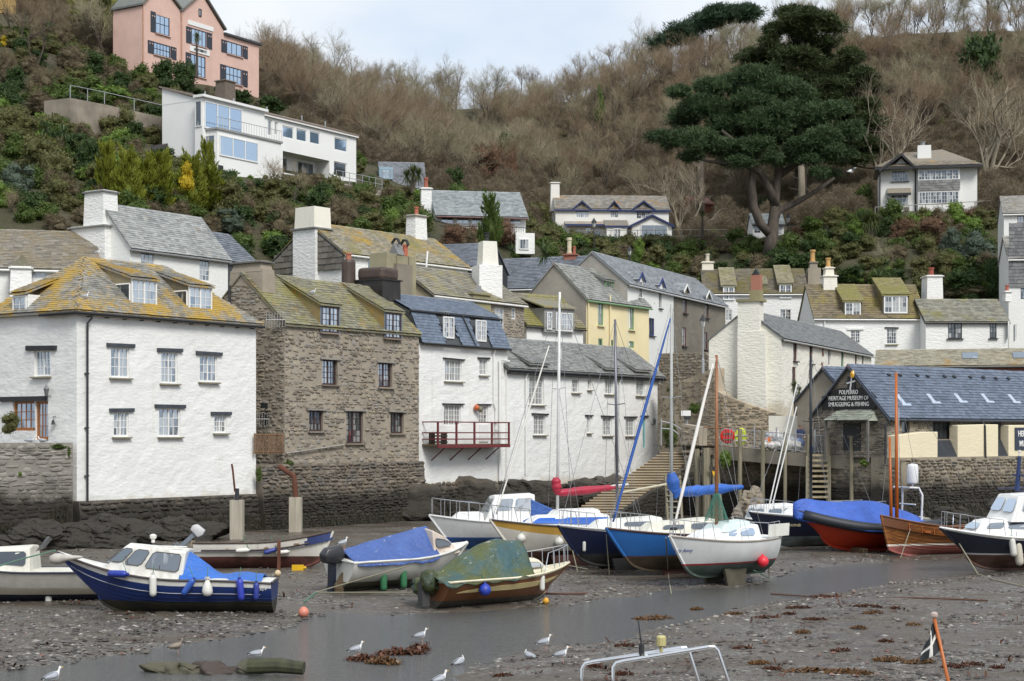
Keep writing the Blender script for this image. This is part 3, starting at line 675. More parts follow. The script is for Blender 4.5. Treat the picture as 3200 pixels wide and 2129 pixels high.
for q in(((-oe-.05,-oe-.05,ez_-.01),(wd+oe,-oe-.05,ez_-.03)),((-oe-.05,-oe-.05,ez_-.01),(-oe-.05,2.2,ez_-.03))):MB().tube(q,0.075,6).build('gutter',blk,A.root)
for i in range(11):MB().box((0.6+i*(wd-1)/10,-0.12,ez_-0.14),(0.03,0.3,0.05)).build('gutter_bracket',blk,A.root)
sp=A.fr(*cr('k4',598,800))[0];A.pipe(blk,[(sp+.12,-oe-.05,ez_-.05),(sp+.1,-oe,ez_-.25),(sp,-0.14,ez_-.45),(sp,-0.14,0.05)],0.055)
for z in(1.2,3.4,5.9):MB().box((sp,-0.1,z),(0.2,0.12,0.06)).build('pipe_clip',blk,A.root)
harbour_foot(A,-0.35,1.95,0.12,label='weed blackened rubble footing under the white corner house',seed=3,n=260)
A.chim(whitewash(z0=-20),9.6,10.3,5.2,5.9,A.H+0.3,A.H+2.1,cap=True)
# --- B: grey rubble house
B=House('stone_house','grey brown rubble stone house with mossy slate roof and dark brown windows',890,87.4,55,1309,3.4,6.2,eave=(892,1012))
moss_slate=slate((0.15,0.14,0.10),(0.27,0.255,0.18),0.45,0.62,(0.42,0.26,0.04),(0.14,0.13,0.05),lsc=0.8)
brown_p=paint((0.055,0.03,0.03),0.5);grey_wood=wood((0.34,0.32,0.28),(0.2,0.19,0.17));B.rd=0.26
for(x0,y0,x1,y1,nx,nz)in((688,840,795,1015,4,4),(1080,862,1178,1032,4,4),(595,1195,695,1340,4,3),(855,1200,975,1425,4,5),(1165,1208,1258,1355,4,3)):
 B.win('f','k5',x0,y0,x1,y1,nx,nz,casements=2,fm=brown_p,sill=True,lintel=True,lm=grey_wood,sm=stone(),lo=0.22,lh=0.1,gm=glass(refl=0.42,curtain=0.3),fw=0.08,bw=0.03)
B.ridge_at('k5',700,308,3.1)
mort=render_wall((0.34,0.295,0.232),0.16,bump=0.6,dirt=0.35);rubm=stone(rub,lich=0.3,warm=0.25)
B.walls(mort,amp=0.03)
stones(B.wall['f'],B.M,(0,-0.01,0),(1,0,0),B.w,B.H,rubm,(0.33,0.15),0.045,[(h[0]-.02,h[1]+.02,h[2]-.06,h[3]+.12)for h in B.holes['f']],300,31,0.62,norm=(0,-1,0),vary=0.8)
stones(B.wall['l'],B.M,(-0.01,0,0),(0,1,0),B.dep,B.H+2.2,rubm,(0.34,0.13),0.045,[],60,32,0.6,norm=(-1,0,0),top=lambda s:B.H+(B.Hr-B.H)*(1-abs(s-B.ry)/B.ry),vary=0.65)
B.gable_roof(moss_slate,oe=0.15,ov=0.08,tw=0.36,th=0.22,n_ind=300,seed=33,ridge='lead')
blue_grey=paint((0.20,0.245,0.29),0.6)
for(x0,y0,x1,y1,sd_)in((678,470,795,650,35),(1125,515,1232,690,36)):
 a,b,c,d=B.rect('f','k5',x0,y0,x1,y1,0.0);B.dormer(a-0.12,b+0.12,d+0.12,-0.02,'shed',0.5,moss_slate,slate((0.2,0.16,0.09),(0.33,0.25,0.11),0.6,0.5),seed=sd_,tw=0.34,th=0.22)
 B.win('f','k5',x0,y0,x1,y1,4,4,hole=False,off=-0.05,casements=2,fm=brown_p,gm=glass(refl=0.45,curtain=0.4),fw=0.07,rd=-0.01,sill=True)
 fr_=MB();
 for(p,q)in(((a-.1,c),(a-.02,d+.12)),((b+.02,c),(b+.1,d+.12)),((a-.1,d+.02),(b+.1,d+.12))):fr_.bb((p[0],-0.10,p[1]),(q[0],-0.03,q[1]))
 fr_.build('dormer_trim',blue_grey,B.root)
s0=B.sd(*cr('k5',335,300),0)[0]
B.chim(mort,0.1,1.25,1.7,4.3,B.H+0.6,B.H+3.0,cap=False,taper=0.12);B.chim(mort,0.2,1.15,1.9,4.1,B.H+2.9,B.H+3.5,cap=True,capmat=slate(),taper=0.14)
tar=paint((0.022,0.019,0.017),0.45,0.6,0.25);tarb=paint((0.075,0.05,0.04),0.55,0.35,0.3)
bx=B.w-0.9;z1=B.fr(*cr('k5',1190,215),3.2)[1];z2=B.fr(*cr('k5',1190,305),3.2)[1]
B.chim(tar,bx,bx+1.75,2.0,4.1,B.H-0.4,z2+0.05,cap=False,taper=0.03)
mb=MB();mb.box((bx+.875,3.05,(z1+z2)/2),(1.62,1.95,z1-z2));o=mb.build('chimney',tarb,B.root);o.modifiers.new('b','BEVEL').width=0.22;o.modifiers['b'].segments=3
MB().bb((bx-.06,1.94,z2-.02),(bx+1.81,4.16,z2+.06)).build('chimney_band',tar,B.root)
mb=MB();mb.lathe([(0.42,0),(0.42,2.6),(0.38,2.75),(0.2,2.78)],(bx-0.1,4.5,z2-1.5),12);o=mb.build('flue',tarb,B.root)
MB().lathe([(0.16,0),(0.16,0.35),(0.2,0.37),(0.2,0.45)],(bx-0.1,4.5,z2+1.2),10).build('chimney_pot',clay((0.45,0.16,0.1)),B.root)
B.pipe(blk,[(-0.12,3.9,B.H-0.5),(-0.12,3.9,B.H+2.2)],0.07)
B.pipe(grey_wood,[(-0.1,-0.16,B.fr(*cr('k5',410,1495))[1]),(4.6,-0.16,B.fr(*cr('k5',780,1435))[1])],0.05,'waste_pipe')
MB().prism([(-0.02,1.2,3.3-1.2),(-0.02,1.75,3.3-1.2),(-0.02,1.75,3.3),(-0.02,1.2,3.3)],(0.05,0,0)).build('vent',blk,B.root)
harbour_foot(B,-0.35,3.45,0.35,s0=-2.2,label='rubble quay wall with greenery along its ledge under the grey stone house',seed=5,n=300,size=(0.5,0.2))
# --- C: white house with slate hung mansard
C=House('mansard_house','whitewashed house with blue slate mansard roof and dark red balcony',1309,97.0,55,1586,1.9,6.0,eave=cr('k5',1372,722))
bslate=slate((0.11,0.145,0.20),(0.155,0.195,0.26),0.0,0.0,rough=0.4,pale=0.12);darks=slate((0.045,0.05,0.055),(0.08,0.085,0.09),pale=0.1)
C.rd=0.2
C.win('f','k5',1545,840,1665,990,6,3,casements=3,sill=True,lintel=True,lm=blk,sm=sillm,lo=0.2,lh=0.08,gm=glass(refl=0.3,curtain=0.62),fw=0.06)
C.win('f','k5',1788,835,1842,948,4,3,casements=2,sill=True,lintel=True,lm=blk,sm=sillm,lo=0.2,lh=0.1,gm=glass(refl=0.3,curtain=0.62),fw=0.06)
C.win('f','k5',1540,1155,1660,1300,6,4,casements=3,lintel=True,lm=blk,lo=0.2,lh=0.08,gm=glass(refl=0.3,curtain=0.62),fw=0.06)
C.win('f','k5',1785,1158,1848,1290,3,4,lintel=True,lm=blk,lo=0.25,lh=0.08,gm=glass(refl=0.3,curtain=0.62),fw=0.08,name='glazed_door')
C.panel('f','k5',1785,1292,1848,1412,white_p,'door_panel')
C.ry=3.0;C.Hr=C.fr(*cr('k5',1400,408),3.0)[1];MH=C.fr(*cr('k5',1340,500),0.75)[1]
C.walls(ww,amp=0.03,gables='')
e0,e1_,e2_=Vector((0,-0.2,C.H)),Vector((0,0.72,MH)),Vector((0,3.0,C.Hr));bk=Vector((0,6.1,C.H+0.6))
mb=MB();mb.prism([e0,e1_,e2_,bk,Vector((0,6.1,C.H)),],(C.w+0.05,0,0));C.roof=mb.build('roof',darks,C.root)
dws=[]
for(x0,y0,x1,y1)in((1530,538,1605,690),(1758,562,1830,712)):dws.append((C.rect('f','k5',x0,y0,x1,y1,0.1),(x0,y0,x1,y1)))
slates(C.roof,C.M,e0+Vector((0,-0.02,0.02)),(1,0,0),e1_-e0,C.w,(e1_-e0).length,0.28,0.19,bslate,300,clip=lambda s,y:not any(r[0]-0.05<s<r[1]+0.35 for r,_ in dws),seed=41,jit=0.3)
slates(C.roof,C.M,e1_+Vector((0,-0.15,0.02)),(1,0,0),e2_-e1_,C.w+0.1,(e2_-e1_).length,0.28,0.19,bslate,100,seed=42,jit=0.5)
C.ridge_tiles(e2_+Vector((0,0,.08)),e2_+Vector((C.w,0,.08)),RIDGE['lich'],0.4)
for r,(x0,y0,x1,y1)in dws:
 mb=MB();mb.prism([(r[0]-.03,0.06,r[2]-.25),(r[0]-.03,-0.02,r[2]-.25),(r[0]-.03,0.5,r[3]),(r[0]-.03,0.9,r[3])],(r[1]-r[0]+.4,0,0));mb.build('dormer',darks,C.root)
 C.win('f','k5',x0,y0,x1,y1,4,4,hole=False,off=0.0,casements=2,gm=glass(refl=0.25,curtain=0.5),fw=0.08,rd=-0.02)
MB().tube([(-0.1,0.55,MH),(C.w+0.2,0.55,MH-0.03)],0.07,6).build('gutter',blk,C.root);MB().tube([(0,-0.3,C.H-0.02),(C.w,-0.3,C.H-0.04)],0.07,6).build('gutter',blk,C.root)
sp=C.fr(*cr('k5',1735,700))[0];C.pipe(blk,[(sp-0.25,0.5,MH-0.05),(sp,-0.32,C.H+0.02)],0.05)
sp=C.fr(*cr('k5',1880,900))[0];C.pipe(white_p,[(sp,-0.25,C.H-.05),(sp,-0.1,C.H-.4),(sp,-0.1,5.0),(sp+.2,-0.1,4.6),(sp+.2,-0.1,3.4)],0.05)
sp=C.fr(*cr('k5',1918,900))[0];C.pipe(white_p,[(sp+1.0,-0.14,C.H-0.75),(sp,-0.14,C.H-0.75),(sp,-0.14,0.2)],0.075,'soil_pipe')
oxb=paint((0.16,0.03,0.035),0.5,0.2,0.2)
a,b,c,d=C.rect('f','k5',1500,1275,2010,1440,-1.1)
a2=C.fr(*cr('k5',1490,1430),-1.1)[0];b2=C.fr(*cr('k5',1995,1430),-1.1)[0]
MB().bb((a2,-1.15,c-.02),(b2,0,c+0.1)).build('balcony_floor',wood((0.16,0.11,0.06)),C.root)
MB().bb((a2,-1.2,c-.12),(b2,-1.1,c+.06)).build('balcony_beam',oxb,C.root)
for i in range(5):
 x=a2+0.06+(b2-a2-.12)*i/4;MB().bb((x-.05,-1.18,c+.06),(x+.05,-1.08,d)).build('balcony_post',oxb,C.root)
for i in range(4):
 x=a2+(b2-a2)*(i+.5)/4;MB().tube([(x,-1.0,c-.1),(x,0.05,c-0.9)],0.04,5).build('balcony_bracket',oxb,C.root)
for z in(d,(c+d)/2+.08,(c+d)/2-.3):
 MB().bb((a2,-1.19,z-.05),(b2,-1.09,z+.02)).build('balcony_rail',oxb,C.root)
 for x in(a2+.05,b2-.05):MB().bb((x-.04,-1.1,z-.05),(x+.04,0,z+.02)).build('balcony_rail',oxb,C.root)
bt=thing('slatted_bench','dark slatted bench standing on the red balcony','bench',C.M@Vector((a2+0.25,-0.7,c+0.1)),C.a)
for z in(0.12,0.3,0.48,0.66):MB().bb((0,-0.04,z-.05),(1.25,0.0,z+.05)).build('slat',wood((0.07,0.05,0.035)),bt)
for x in(0.05,1.2):MB().bb((x-.04,0.0,0),(x+.04,0.4,0.7)).build('leg',wood((0.07,0.05,0.035)),bt)
for nm,dx,dz,colr,lb in(('fishing_float',0.0,0.0,(0.5,0.12,0.04),'orange fishing float hung beside the balcony door'),('fishing_float',0.22,-0.1,(0.16,0.16,0.1),'olive fishing float hung beside the balcony door')):
 f0=C.fr(*cr('k5',1770,1175),-0.2);o=MB().lathe([(0.02,.2),(0.1,.17),(0.16,.08),(0.175,0),(0.16,-.08),(0.1,-.15),(0.02,-.17)],(0,0,0),12).build(nm,paint(colr,0.5),smooth=True)
 o.location=C.M@Vector((f0[0]+dx,-0.18-dx*.5,f0[1]+dz));tag(o,lb,'float')
harbour_foot(C,-0.35,2.0,0.05,s0=-0.2,label='low dark footing of rock and rubble under the mansard house',seed=7,n=120)
# --- D: long low white house
Dh=House('long_cottage','long whitewashed house with grey slate roof and pale turquoise door',1584,104.0,55,2068,1.7,5.6,eave=cr('k6',300,893))
Dh.rd=0.22;gcur=glass(refl=0.28,curtain=0.6)
for(x0,y0,x1,y1,nx,nz,c_n,L_)in((458,910,558,1155,4,6,2,0),(755,972,805,1070,3,3,1,0),(866,978,888,1050,1,2,1,0),(985,940,1045,1080,4,4,2,0),(1205,955,1265,1090,4,4,2,0),(487,1225,570,1365,4,4,2,1),(862,1235,885,1352,2,4,1,1),(972,1240,1035,1370,4,4,2,1),(1132,1245,1195,1372,4,4,2,1)):
 Dh.win('f','k6',x0,y0,x1,y1,nx,nz,casements=c_n,sill=True,lintel=bool(L_),lm=blk,sm=sillm,lo=0.25,lh=0.09,gm=gcur,fw=0.06,bw=0.028)
Dh.win('f','k6',1250,1240,1272,1455,1,1,fm=paint((0.18,0.48,0.50),0.5),gm=paint((0.18,0.48,0.50),0.5),lintel=True,lm=blk,lo=0.3,lh=0.1,name='turquoise_door',fw=0.2)
Dh.ridge_at('k6',700,733,2.8);Dh.walls(ww,amp=0.03)
gslate=slate((0.17,0.175,0.17),(0.29,0.29,0.275),0.10,0.25,pale=0.4)
Dh.gable_roof(gslate,oe=0.25,tw=0.34,th=0.2,n_ind=300,seed=51,ridge='red',verge=blk)
for(x0,x1)in((455,570),(985,1060),(1195,1285)):
 a=Dh.fr(*cr('k6',x0,905))[0];b=Dh.fr(*cr('k6',x1,905))[0];Dh.dormer(a-.1,b+.1,Dh.H+0.32,-0.05,'shed',0.5,gslate,gslate,seed=int(x0),over=0.15)
Dh.gutter(blk);MB().bb((0,-0.28,Dh.H-.38),(Dh.w,-0.02,Dh.H-.24)).build('fascia',blk,Dh.root)
for x in(425,1082,1355):sp=Dh.fr(*cr('k6',x,1100))[0];Dh.pipe(white_p,[(sp,-0.25,Dh.H-.3),(sp,-0.1,Dh.H-.6),(sp,-0.1,0.8)],0.05)
sp=Dh.fr(*cr('k6',675,860),1.0);MB().lathe([(0.1,-0.4),(0.1,0.75),(0.09,0.78)],(sp[0],1.0,Dh.zr(1.0)),8).build('vent_pipe',paint((0.5,0.5,0.48)),Dh.root)
harbour_foot(Dh,-0.35,1.75,0.05,s0=-0.2,label='dark stained footing under the long white house',seed=9,n=120)
# ------------------------------------------------------------------ museum, quay, steps
def text_mesh(body,size,mat,parent,loc,rot,name='lettering',ext=0.012,off=0.012,sx=0.9,align='CENTER',space=1.0,shear=0.0):
 cu=bpy.data.curves.new('t','FONT');cu.body=body;cu.size=size;cu.align_x=align;cu.align_y='CENTER';cu.extrude=ext;cu.offset=off;cu.resolution_u=2;cu.space_character=space;cu.shear=shear
 to=bpy.data.objects.new('t',cu);COL.objects.link(to);dg=bpy.context.evaluated_depsgraph_get();me=bpy.data.meshes.new_from_object(to.evaluated_get(dg));bpy.data.objects.remove(to);me.materials.clear();me.materials.append(mat)
 o=obj(name,me,parent);o.location=loc;o.rotation_euler=rot;o.scale=(sx,1,1);return o
Gm=House('museum','low stone museum with blue slate roof and black lettered sign on its gable',2772,90.0,40,3420,3.72,5.1,eave=(2772,1296),cat='museum')
Gm.ridge_at('m7',1700,122,2.55);Gm.rd=0.25
qstone=stone(((0.13,0.115,0.095),(0.22,0.19,0.155),(0.31,0.265,0.205),(0.17,0.16,0.145)),lich=0.25)
mslate=slate((0.092,0.118,0.165),(0.13,0.162,0.222),0.0,0.0,rough=0.42,pale=0.12);mmort=render_wall((0.30,0.265,0.21),0.18,bump=0.5,dirt=0.4)
Gm.win('f','m7',1540,448,1592,545,1,1,fm=blk,sill=True,sm=blk,gm=glass(refl=0.12,curtain=0.0),lintel=True,lm=blk,lo=0.25,lh=0.06)
Gm.win('f','m7',1745,468,1868,585,4,1,fm=blk,gm=blk,lintel=True,lm=blk,lo=0.25,lh=0.06,name='double_door',fw=0.05)
Gm.panel('f','m7',2138,425,2200,600,blk,'door')
Gm.panel('l','m7',1150,478,1265,660,blk,'door')
Gm.walls(mmort,amp=0.02)
stones(Gm.wall['f'],Gm.M,(0,-0.01,0),(1,0,0),min(Gm.w,11),Gm.H,qstone,(0.34,0.12),0.04,[(h[0],h[1],h[2]-.1,h[3]+.1)for h in Gm.holes['f']],150,61,0.7,norm=(0,-1,0))
stones(Gm.wall['l'],Gm.M,(-0.01,0,0),(0,1,0),Gm.dep,Gm.Hr,qstone,(0.34,0.12),0.04,[],150,62,0.8,norm=(-1,0,0),top=lambda s:Gm.H+(Gm.Hr-Gm.H)*(1-abs(s-Gm.ry)/Gm.ry))
Gm.gable_roof(mslate,oe=0.3,ov=0.2,tw=0.36,th=0.22,n_ind=300,seed=63,ridge='pink',verge=blk);Gm.gutter(blk,0.3)
sg=[]
for(x,y)in((1003,300),(1118,243),(1305,240),(1365,300),(1362,385),(1003,385)):q=Gm.sd(*cr('m7',x,y),-0.12);sg.append((-0.12,q[0],q[1]))
sgn=MB().prism(sg,(0.08,0,0)).build('sign_board',paint((0.012,0.012,0.014),0.4),Gm.root)
cyy=sum(p[1]for p in sg)/6
for body,yc,sz in(('POLPERRO',271,0.34),('HERITAGE MUSEUM OF',311,0.335),('SMUGGLING & FISHING',352,0.335)):
 q=Gm.sd(*cr('m7',1183,yc),-0.12);text_mesh(body,sz,white_p,sgn,(-0.135,q[0],q[1]),(math.pi/2,0,-math.pi/2),sx=0.80,off=0.0)
q=Gm.sd(*cr('m7',1200,210),-0.1);fl=MB().box((-0.06,q[0],q[1]),(0.08,0.55,0.75)).build('flag_board',blk,Gm.root)
fb=MB();fb.box((-0.115,q[0],q[1]+.02),(0.02,0.09,0.75),Matrix.Rotation(0.15,3,'X'));fb.box((-0.117,q[0],q[1]+0.06),(0.02,0.62,0.09),Matrix.Rotation(-0.2,3,'X'));fb.build('white_cross',white_p,fl)
q=Gm.sd(*cr('m7',1212,152),-0.15);MB().lathe([(0.14,-0.16),(0.15,0.05),(0.09,0.18),(0.03,0.24)],(-0.16,q[0],q[1]),10).build('amber_lamp',paint((0.65,0.33,0.02),0.3),Gm.root)
a=Gm.sd(*cr('m7',1320,460),-0.9)[0];b=Gm.sd(*cr('m7',1020,460),-0.9)[0];zt=Gm.sd(*cr('m7',1170,390),-0.05)[1];ze=Gm.sd(*cr('m7',1170,462),-0.9)[1]
psl=slate((0.20,0.22,0.18),(0.33,0.35,0.29),0.0,0.15);mb=MB();i_=0.35
mb.add([(-1.0,a,ze),(-1.0,b,ze),(0,b,ze),(0,a,ze),(0,a+i_,zt),(0,b-i_,zt)],[(0,1,5,4),(1,2,5),(3,0,4),(0,3,2,1)]);pr=mb.build('porch_roof',psl,Gm.root)
sv=Vector((1.0,0,zt-ze));slates(pr,Gm.M,(-1.0,a,ze),(0,1,0),sv,b-a,sv.length,0.32,0.19,psl,60,clip=lambda s,y:i_*y/sv.length<s<(b-a)-i_*y/sv.length,seed=65)
for y in(a+0.1,b-0.1):MB().bb((-0.95,y-.06,-0.2),(-0.83,y+.06,ze)).build('porch_post',wood((0.2,0.19,0.17)),Gm.root)
O_,ex_,ey_,W_,S_=Gm.roofdata;nn_=ex_.cross(ey_)
def on_roof(px,py):
 r=Gm.ray(px,py);p0=Gm.M@O_;n=(Gm.M.to_3x3()@nn_);o=Vector((0,0,CH));t_=(p0-o).dot(n)/r.dot(n);p=Gm.M.inverted()@(o+r*t_);return(p-O_).dot(ex_),(p-O_).dot(ey_)
for x,y in((1445,163),(1520,165),(1635,167),(1705,172),(1818,173),(1883,175),(1990,178),(2078,180),(2162,186),(2245,188)):
 u,v=on_roof(*cr('m7',x,y));MB().box(O_+ex_*u+ey_*v+nn_*0.1,(0.22,0.16,0.12),frame_m((0,0,0),ex_,ey_,nn_).to_3x3()).build('roof_vent',blk,Gm.root)
lead=paint((0.42,0.48,0.58),0.3,0.1)
for x0,x1,y0,y1 in((1500,1560,290,367),(1705,1760,287,353),(1878,1940,285,347),(2055,2120,286,347),(2240,2300,290,350)):
 u0,v0=on_roof(*cr('m7',x0,y0));u1,v1=on_roof(*cr('m7',x1,y1));Mr=frame_m((0,0,0),ex_,ey_,nn_).to_3x3();mb=MB()
 mb.box(O_+ex_*u1+ey_*(v0+v1)/2+nn_*0.07,(0.34,abs(v0-v1),0.04),Mr);mb.box(O_+ex_*(u1+.15)+ey_*(v1+.08)+nn_*0.075,(0.8,0.16,0.04),Mr);mb.build('roof_light',lead,Gm.root)
cream=whitewash((0.76,0.68,0.48),3.4,0.7,0.22)
def cream_block(x0,x1,ys,dep=.6,label=''):
 a=Gm.fr(*cr('m7',x0,600),-dep)[0];b=Gm.fr(*cr('m7',x1,600),-dep)[0];z0_=Gm.fr(*cr('m7',x0,ys[0]),-dep)[1];z1_=Gm.fr(*cr('m7',x1,ys[1]),-dep)[1];a=max(a,.02)
 mb=MB();mb.prism([(a,-dep,-0.05),(b,-dep,-0.05),(b,-dep,z1_),((a*.35+b*.65),-dep,max(z0_,z1_)if z1_>=z0_ else z1_),(a,-dep,z0_)],(0,dep,0));o=mb.build('buttress',cream,Gm.root)
 o.modifiers.new('b','BEVEL').width=0.04;o.modifiers['b'].segments=2;return a,b
cream_block(1445,1780,(560,535));cream_block(1915,2185,(490,486),.6);a_,b_=cream_block(2255,2500,(490,490),.6)
for(x0,x1)in((1780,1915),(2185,2255)):
 a=Gm.fr(*cr('m7',x0,600),-.6)[0];b=Gm.fr(*cr('m7',x1,600),-.6)[0]
 for i in range(9):MB().bb((a,-.55+i*.055,0.02+i*.105),(b,-0.02,0.12+i*.105)).build('black_step',paint((0.05,0.055,0.065),0.5),Gm.root)
s0_=Gm.fr(*cr('m7',2298,570),-.65);s2=MB().bb((s0_[0],-.66,s0_[1]-.75),(s0_[0]+2.4,-.59,s0_[1]+.55)).build('wall_sign',paint((0.035,0.045,0.075),0.5),Gm.root)
for body,dz in(('HERITAGE',0.2),('MUSEUM',-0.38)):text_mesh(body,0.46,white_p,s2,(s0_[0]+1.2,-.675,s0_[1]+dz-.02),(math.pi/2,0,0),sx=0.9)
for x in(1440,2050):sp=Gm.fr(*cr('m7',x,500),-0.2)[0];Gm.pipe(blk,[(sp+.2,-0.3,Gm.H-.25),(sp,-0.1 if x<1500 else-.65,Gm.H-.6),(sp,-0.1 if x<1500 else-.7,-0.3)],0.06)
quay_mat=stone(((0.13,0.11,0.085),(0.22,0.185,0.14),(0.33,0.285,0.21),(0.16,0.145,0.125)),tide=1.9,lich=0.2,warm=0.2)
harbour_foot(Gm,-0.35,3.75,.65,s0=-0.1,s1=min(Gm.w,14.5),mat=quay_mat,seed=67,n=300,label='rubble quay wall with black weed at its foot below the museum',size=(0.5,0.17))
G2=House('museum_annex','small slate roofed annex with red ridge behind the museum gable',2655,98.5,40,2800,3.7,4.0,H=3.4)
G2.ry=2.0;G2.Hr=G2.fr(*cr('m7',1140,118),2.0)[1];G2.walls(mmort,0.0);G2.gable_roof(mslate,tw=0.36,th=0.22,n_ind=0,seed=66,ridge='pink',verge=blk)
def world_wall(name,label,pts,z0,tops,thick,mat,smat=None,size=(0.4,0.17),n=0,seed=1,cover=0.95,cat='wall',proud=0.05,mort=None):
 """free-standing wall along the polyline pts (x, y) with top heights tops, facing stones on the camera side"""
 rt=thing(name,label,cat,(pts[0][0],pts[0][1],z0));o0=Vector((pts[0][0],pts[0][1],z0))
 for i in range(len(pts)-1):
  a,b=Vector((*pts[i],z0))-o0,Vector((*pts[i+1],z0))-o0;d=(b-a);L_=d.length;d.normalize();back=Vector((-d.y,d.x,0))
  ta,tb=tops[i]-z0,tops[i+1]-z0;mb=MB()
  mb.prism([a,b,b+Vector((0,0,tb)),a+Vector((0,0,ta))],back*thick);mb.build('wall_core',mort or mat,rt)
  if smat:stones(rt,Matrix.Translation(o0),a,d,L_,max(ta,tb),smat,size,proud,n_ind=n//(len(pts)-1),seed=seed+i,cover=cover,norm=-back,top=lambda s,L_=L_,ta=ta,tb=tb:ta+(tb-ta)*s/L_+0.03)
 return rt
timber=wood((0.30,0.27,0.19),(0.16,0.14,0.09));conc=render_wall((0.26,0.23,0.18),0.15,bump=0.4,dirt=0.6)
edge=[(300,630,97),(600,655,95.5),(750,668,94.5),(900,679,93.5),(1050,688,92.8),(1200,696,92),(1440,703,91)]
ep=[P(*cr('m7',x,y),Y)for x,y,Y in edge]
lt=thing('timber_landing','quay landing with concrete edge on tall timber posts in front of the museum','landing',(ep[0].x,ep[0].y,0));lo_=Vector((ep[0].x,ep[0].y,0))
for i in range(len(ep)-1):
 a,b=ep[i]-lo_,ep[i+1]-lo_;MB().prism([a,b,b-Vector((0,0,.75)),a-Vector((0,0,.75))],(0.3,3.2,0)).build('deck_beam',conc,lt)
mb=MB();mb.poly([p-lo_+Vector((0,0.1,0.02))for p in ep]+[Vector((ep[-1].x+2,99,ep[-1].z+.02))-lo_,Vector((ep[-1].x,106,3.95))-lo_,Vector((ep[0].x-3,110,4.3))-lo_]);mb.build('deck',conc,lt)
for i,(x,yt,yb,wdt)in enumerate(((300,505,1000,28),(455,515,1000,30),(608,525,1040,28),(758,537,1030,24),(912,552,1035,28),(1048,555,1020,28),(1203,563,1030,28),(1363,575,1050,28))):
 Y=96.6-i*0.8;a=P(*cr('m7',x,yt),Y);r=wdt/2.1427/F*Y/2
 MB().tube([(a.x-lo_.x,Y-lo_.y,-0.4),(a.x-lo_.x,Y-lo_.y,a.z)],[r*1.05,r*.95],9).build('post',timber,lt)
for x in(905,1050):
 a=P(*cr('m7',x,690),92.6);MB().bb((a.x-.09,a.y-.12,0.4)-lo_ if False else Vector((a.x-.09,a.y-.14,0.4))-lo_,Vector((a.x+.09,a.y,3.8))-lo_).build('ladder_rail',timber,lt)
for i in range(10):
 a=P(*cr('m7',915,692+i*35),92.45);b=P(*cr('m7',1045,696+i*35),92.45);MB().bb(Vector((a.x,a.y-.05,a.z-.06))-lo_,Vector((b.x,a.y+.05,a.z+.06))-lo_).build('rung',wood((0.42,0.35,0.22)),lt)
A0,A1,A2_=P(*cr('m7',250,700),101.5),P(*cr('m7',1060,700),97),P(*cr('m7',1060,700),93.1);A3=P(*cr('m7',1440,700),91.4)
world_wall('quay_wall','shadowed rubble wall behind the landing posts',[(A0.x-1.5,A0.y),(A1.x,A1.y)],-0.35,[3.7,3.3],0.6,quay_mat,quay_mat,(0.5,0.17),120,71)
world_wall('quay_wall','rubble quay face with a drain hole between ladder and museum corner',[(A2_.x,A2_.y),tuple((Gm.M@Vector((-0.12,-1.03,0)))[:2])],-0.35,[3.35,3.5],.45,quay_mat,quay_mat,(0.5,0.17),200,72)
rl=thing('railing','grey metal railing along the edge of the landing','railing',(ep[0].x,ep[0].y+.35,ep[0].z));ro_=rl.location.copy();galv=paint((0.33,0.34,0.35),0.5);prev=None
for i in range(15):
 f=i/14*(len(ep)-1);k_=min(int(f),len(ep)-2);p=ep[k_].lerp(ep[k_+1],f-k_)+Vector((0,0.35,0))-ro_
 if i%2==0:MB().tube([p,p+Vector((0,0,1.35))],0.045,5).build('post',galv,rl)
 if prev is not None:
  for z in(1.05,0.12):MB().tube([prev+Vector((0,0,z)),p+Vector((0,0,z))],0.022,4).build('rail',galv,rl)
  for j in range(1,7):q=prev.lerp(p,j/7);MB().tube([q+Vector((0,0,.1)),q+Vector((0,0,1.05))],0.012,4).build('baluster',galv,rl)
 prev=p
st=thing('stone_steps','long flight of worn stone steps climbing beside the white house','steps',P(1790,1650,95));so=st.location.copy();stepm=render_wall((0.17,0.12,0.07),0.2,bump=0.5,dirt=0.5);NS=25;treadm=render_wall((0.50,0.42,0.29),0.2,bump=0.5,dirt=0.4)  # step bodies dark with stain and painted shade, treads pale with painted sky light
def stp(i,side):
 f=i/NS;xa,xb,Y=(215+(1170-215)*f,660+(1560-660)*f,95+9*f);yb=665+(18-665)*f
 return P(*cr('m3',xa if side==0 else xb,yb+(12 if side else 0)),Y)
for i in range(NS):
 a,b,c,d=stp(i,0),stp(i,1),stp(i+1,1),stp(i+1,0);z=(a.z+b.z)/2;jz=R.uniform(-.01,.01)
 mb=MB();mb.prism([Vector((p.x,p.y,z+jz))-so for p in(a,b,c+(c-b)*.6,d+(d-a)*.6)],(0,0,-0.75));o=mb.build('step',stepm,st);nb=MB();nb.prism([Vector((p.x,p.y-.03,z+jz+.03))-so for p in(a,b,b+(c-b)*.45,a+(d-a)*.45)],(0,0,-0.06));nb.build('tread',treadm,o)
Lm=[stp(i,0)for i in(0,8,16,25)];Rm=[stp(i,1)for i in(0,8,16,25)]
rockm=stone(((0.07,0.06,0.05),(0.12,0.10,0.08),(0.18,0.15,0.115)),tide=1.5,lich=0.15,warm=0.3)
world_wall('step_side_wall','dark rubble wall carrying the outer side of the steps',[(p.x+.15,p.y-.25)for p in Rm],-0.35,[max(0.3,p.z-.12)for p in Rm],1.2,rockm,rockm,(0.45,0.18),120,75)
tan=render_wall((0.46,0.38,0.27),0.25,bump=0.7,dirt=0.6);tstone=stone(((0.2,0.165,0.12),(0.32,0.26,0.18),(0.42,0.34,0.24),(0.24,0.21,0.17)),lich=0.35,warm=0.2)
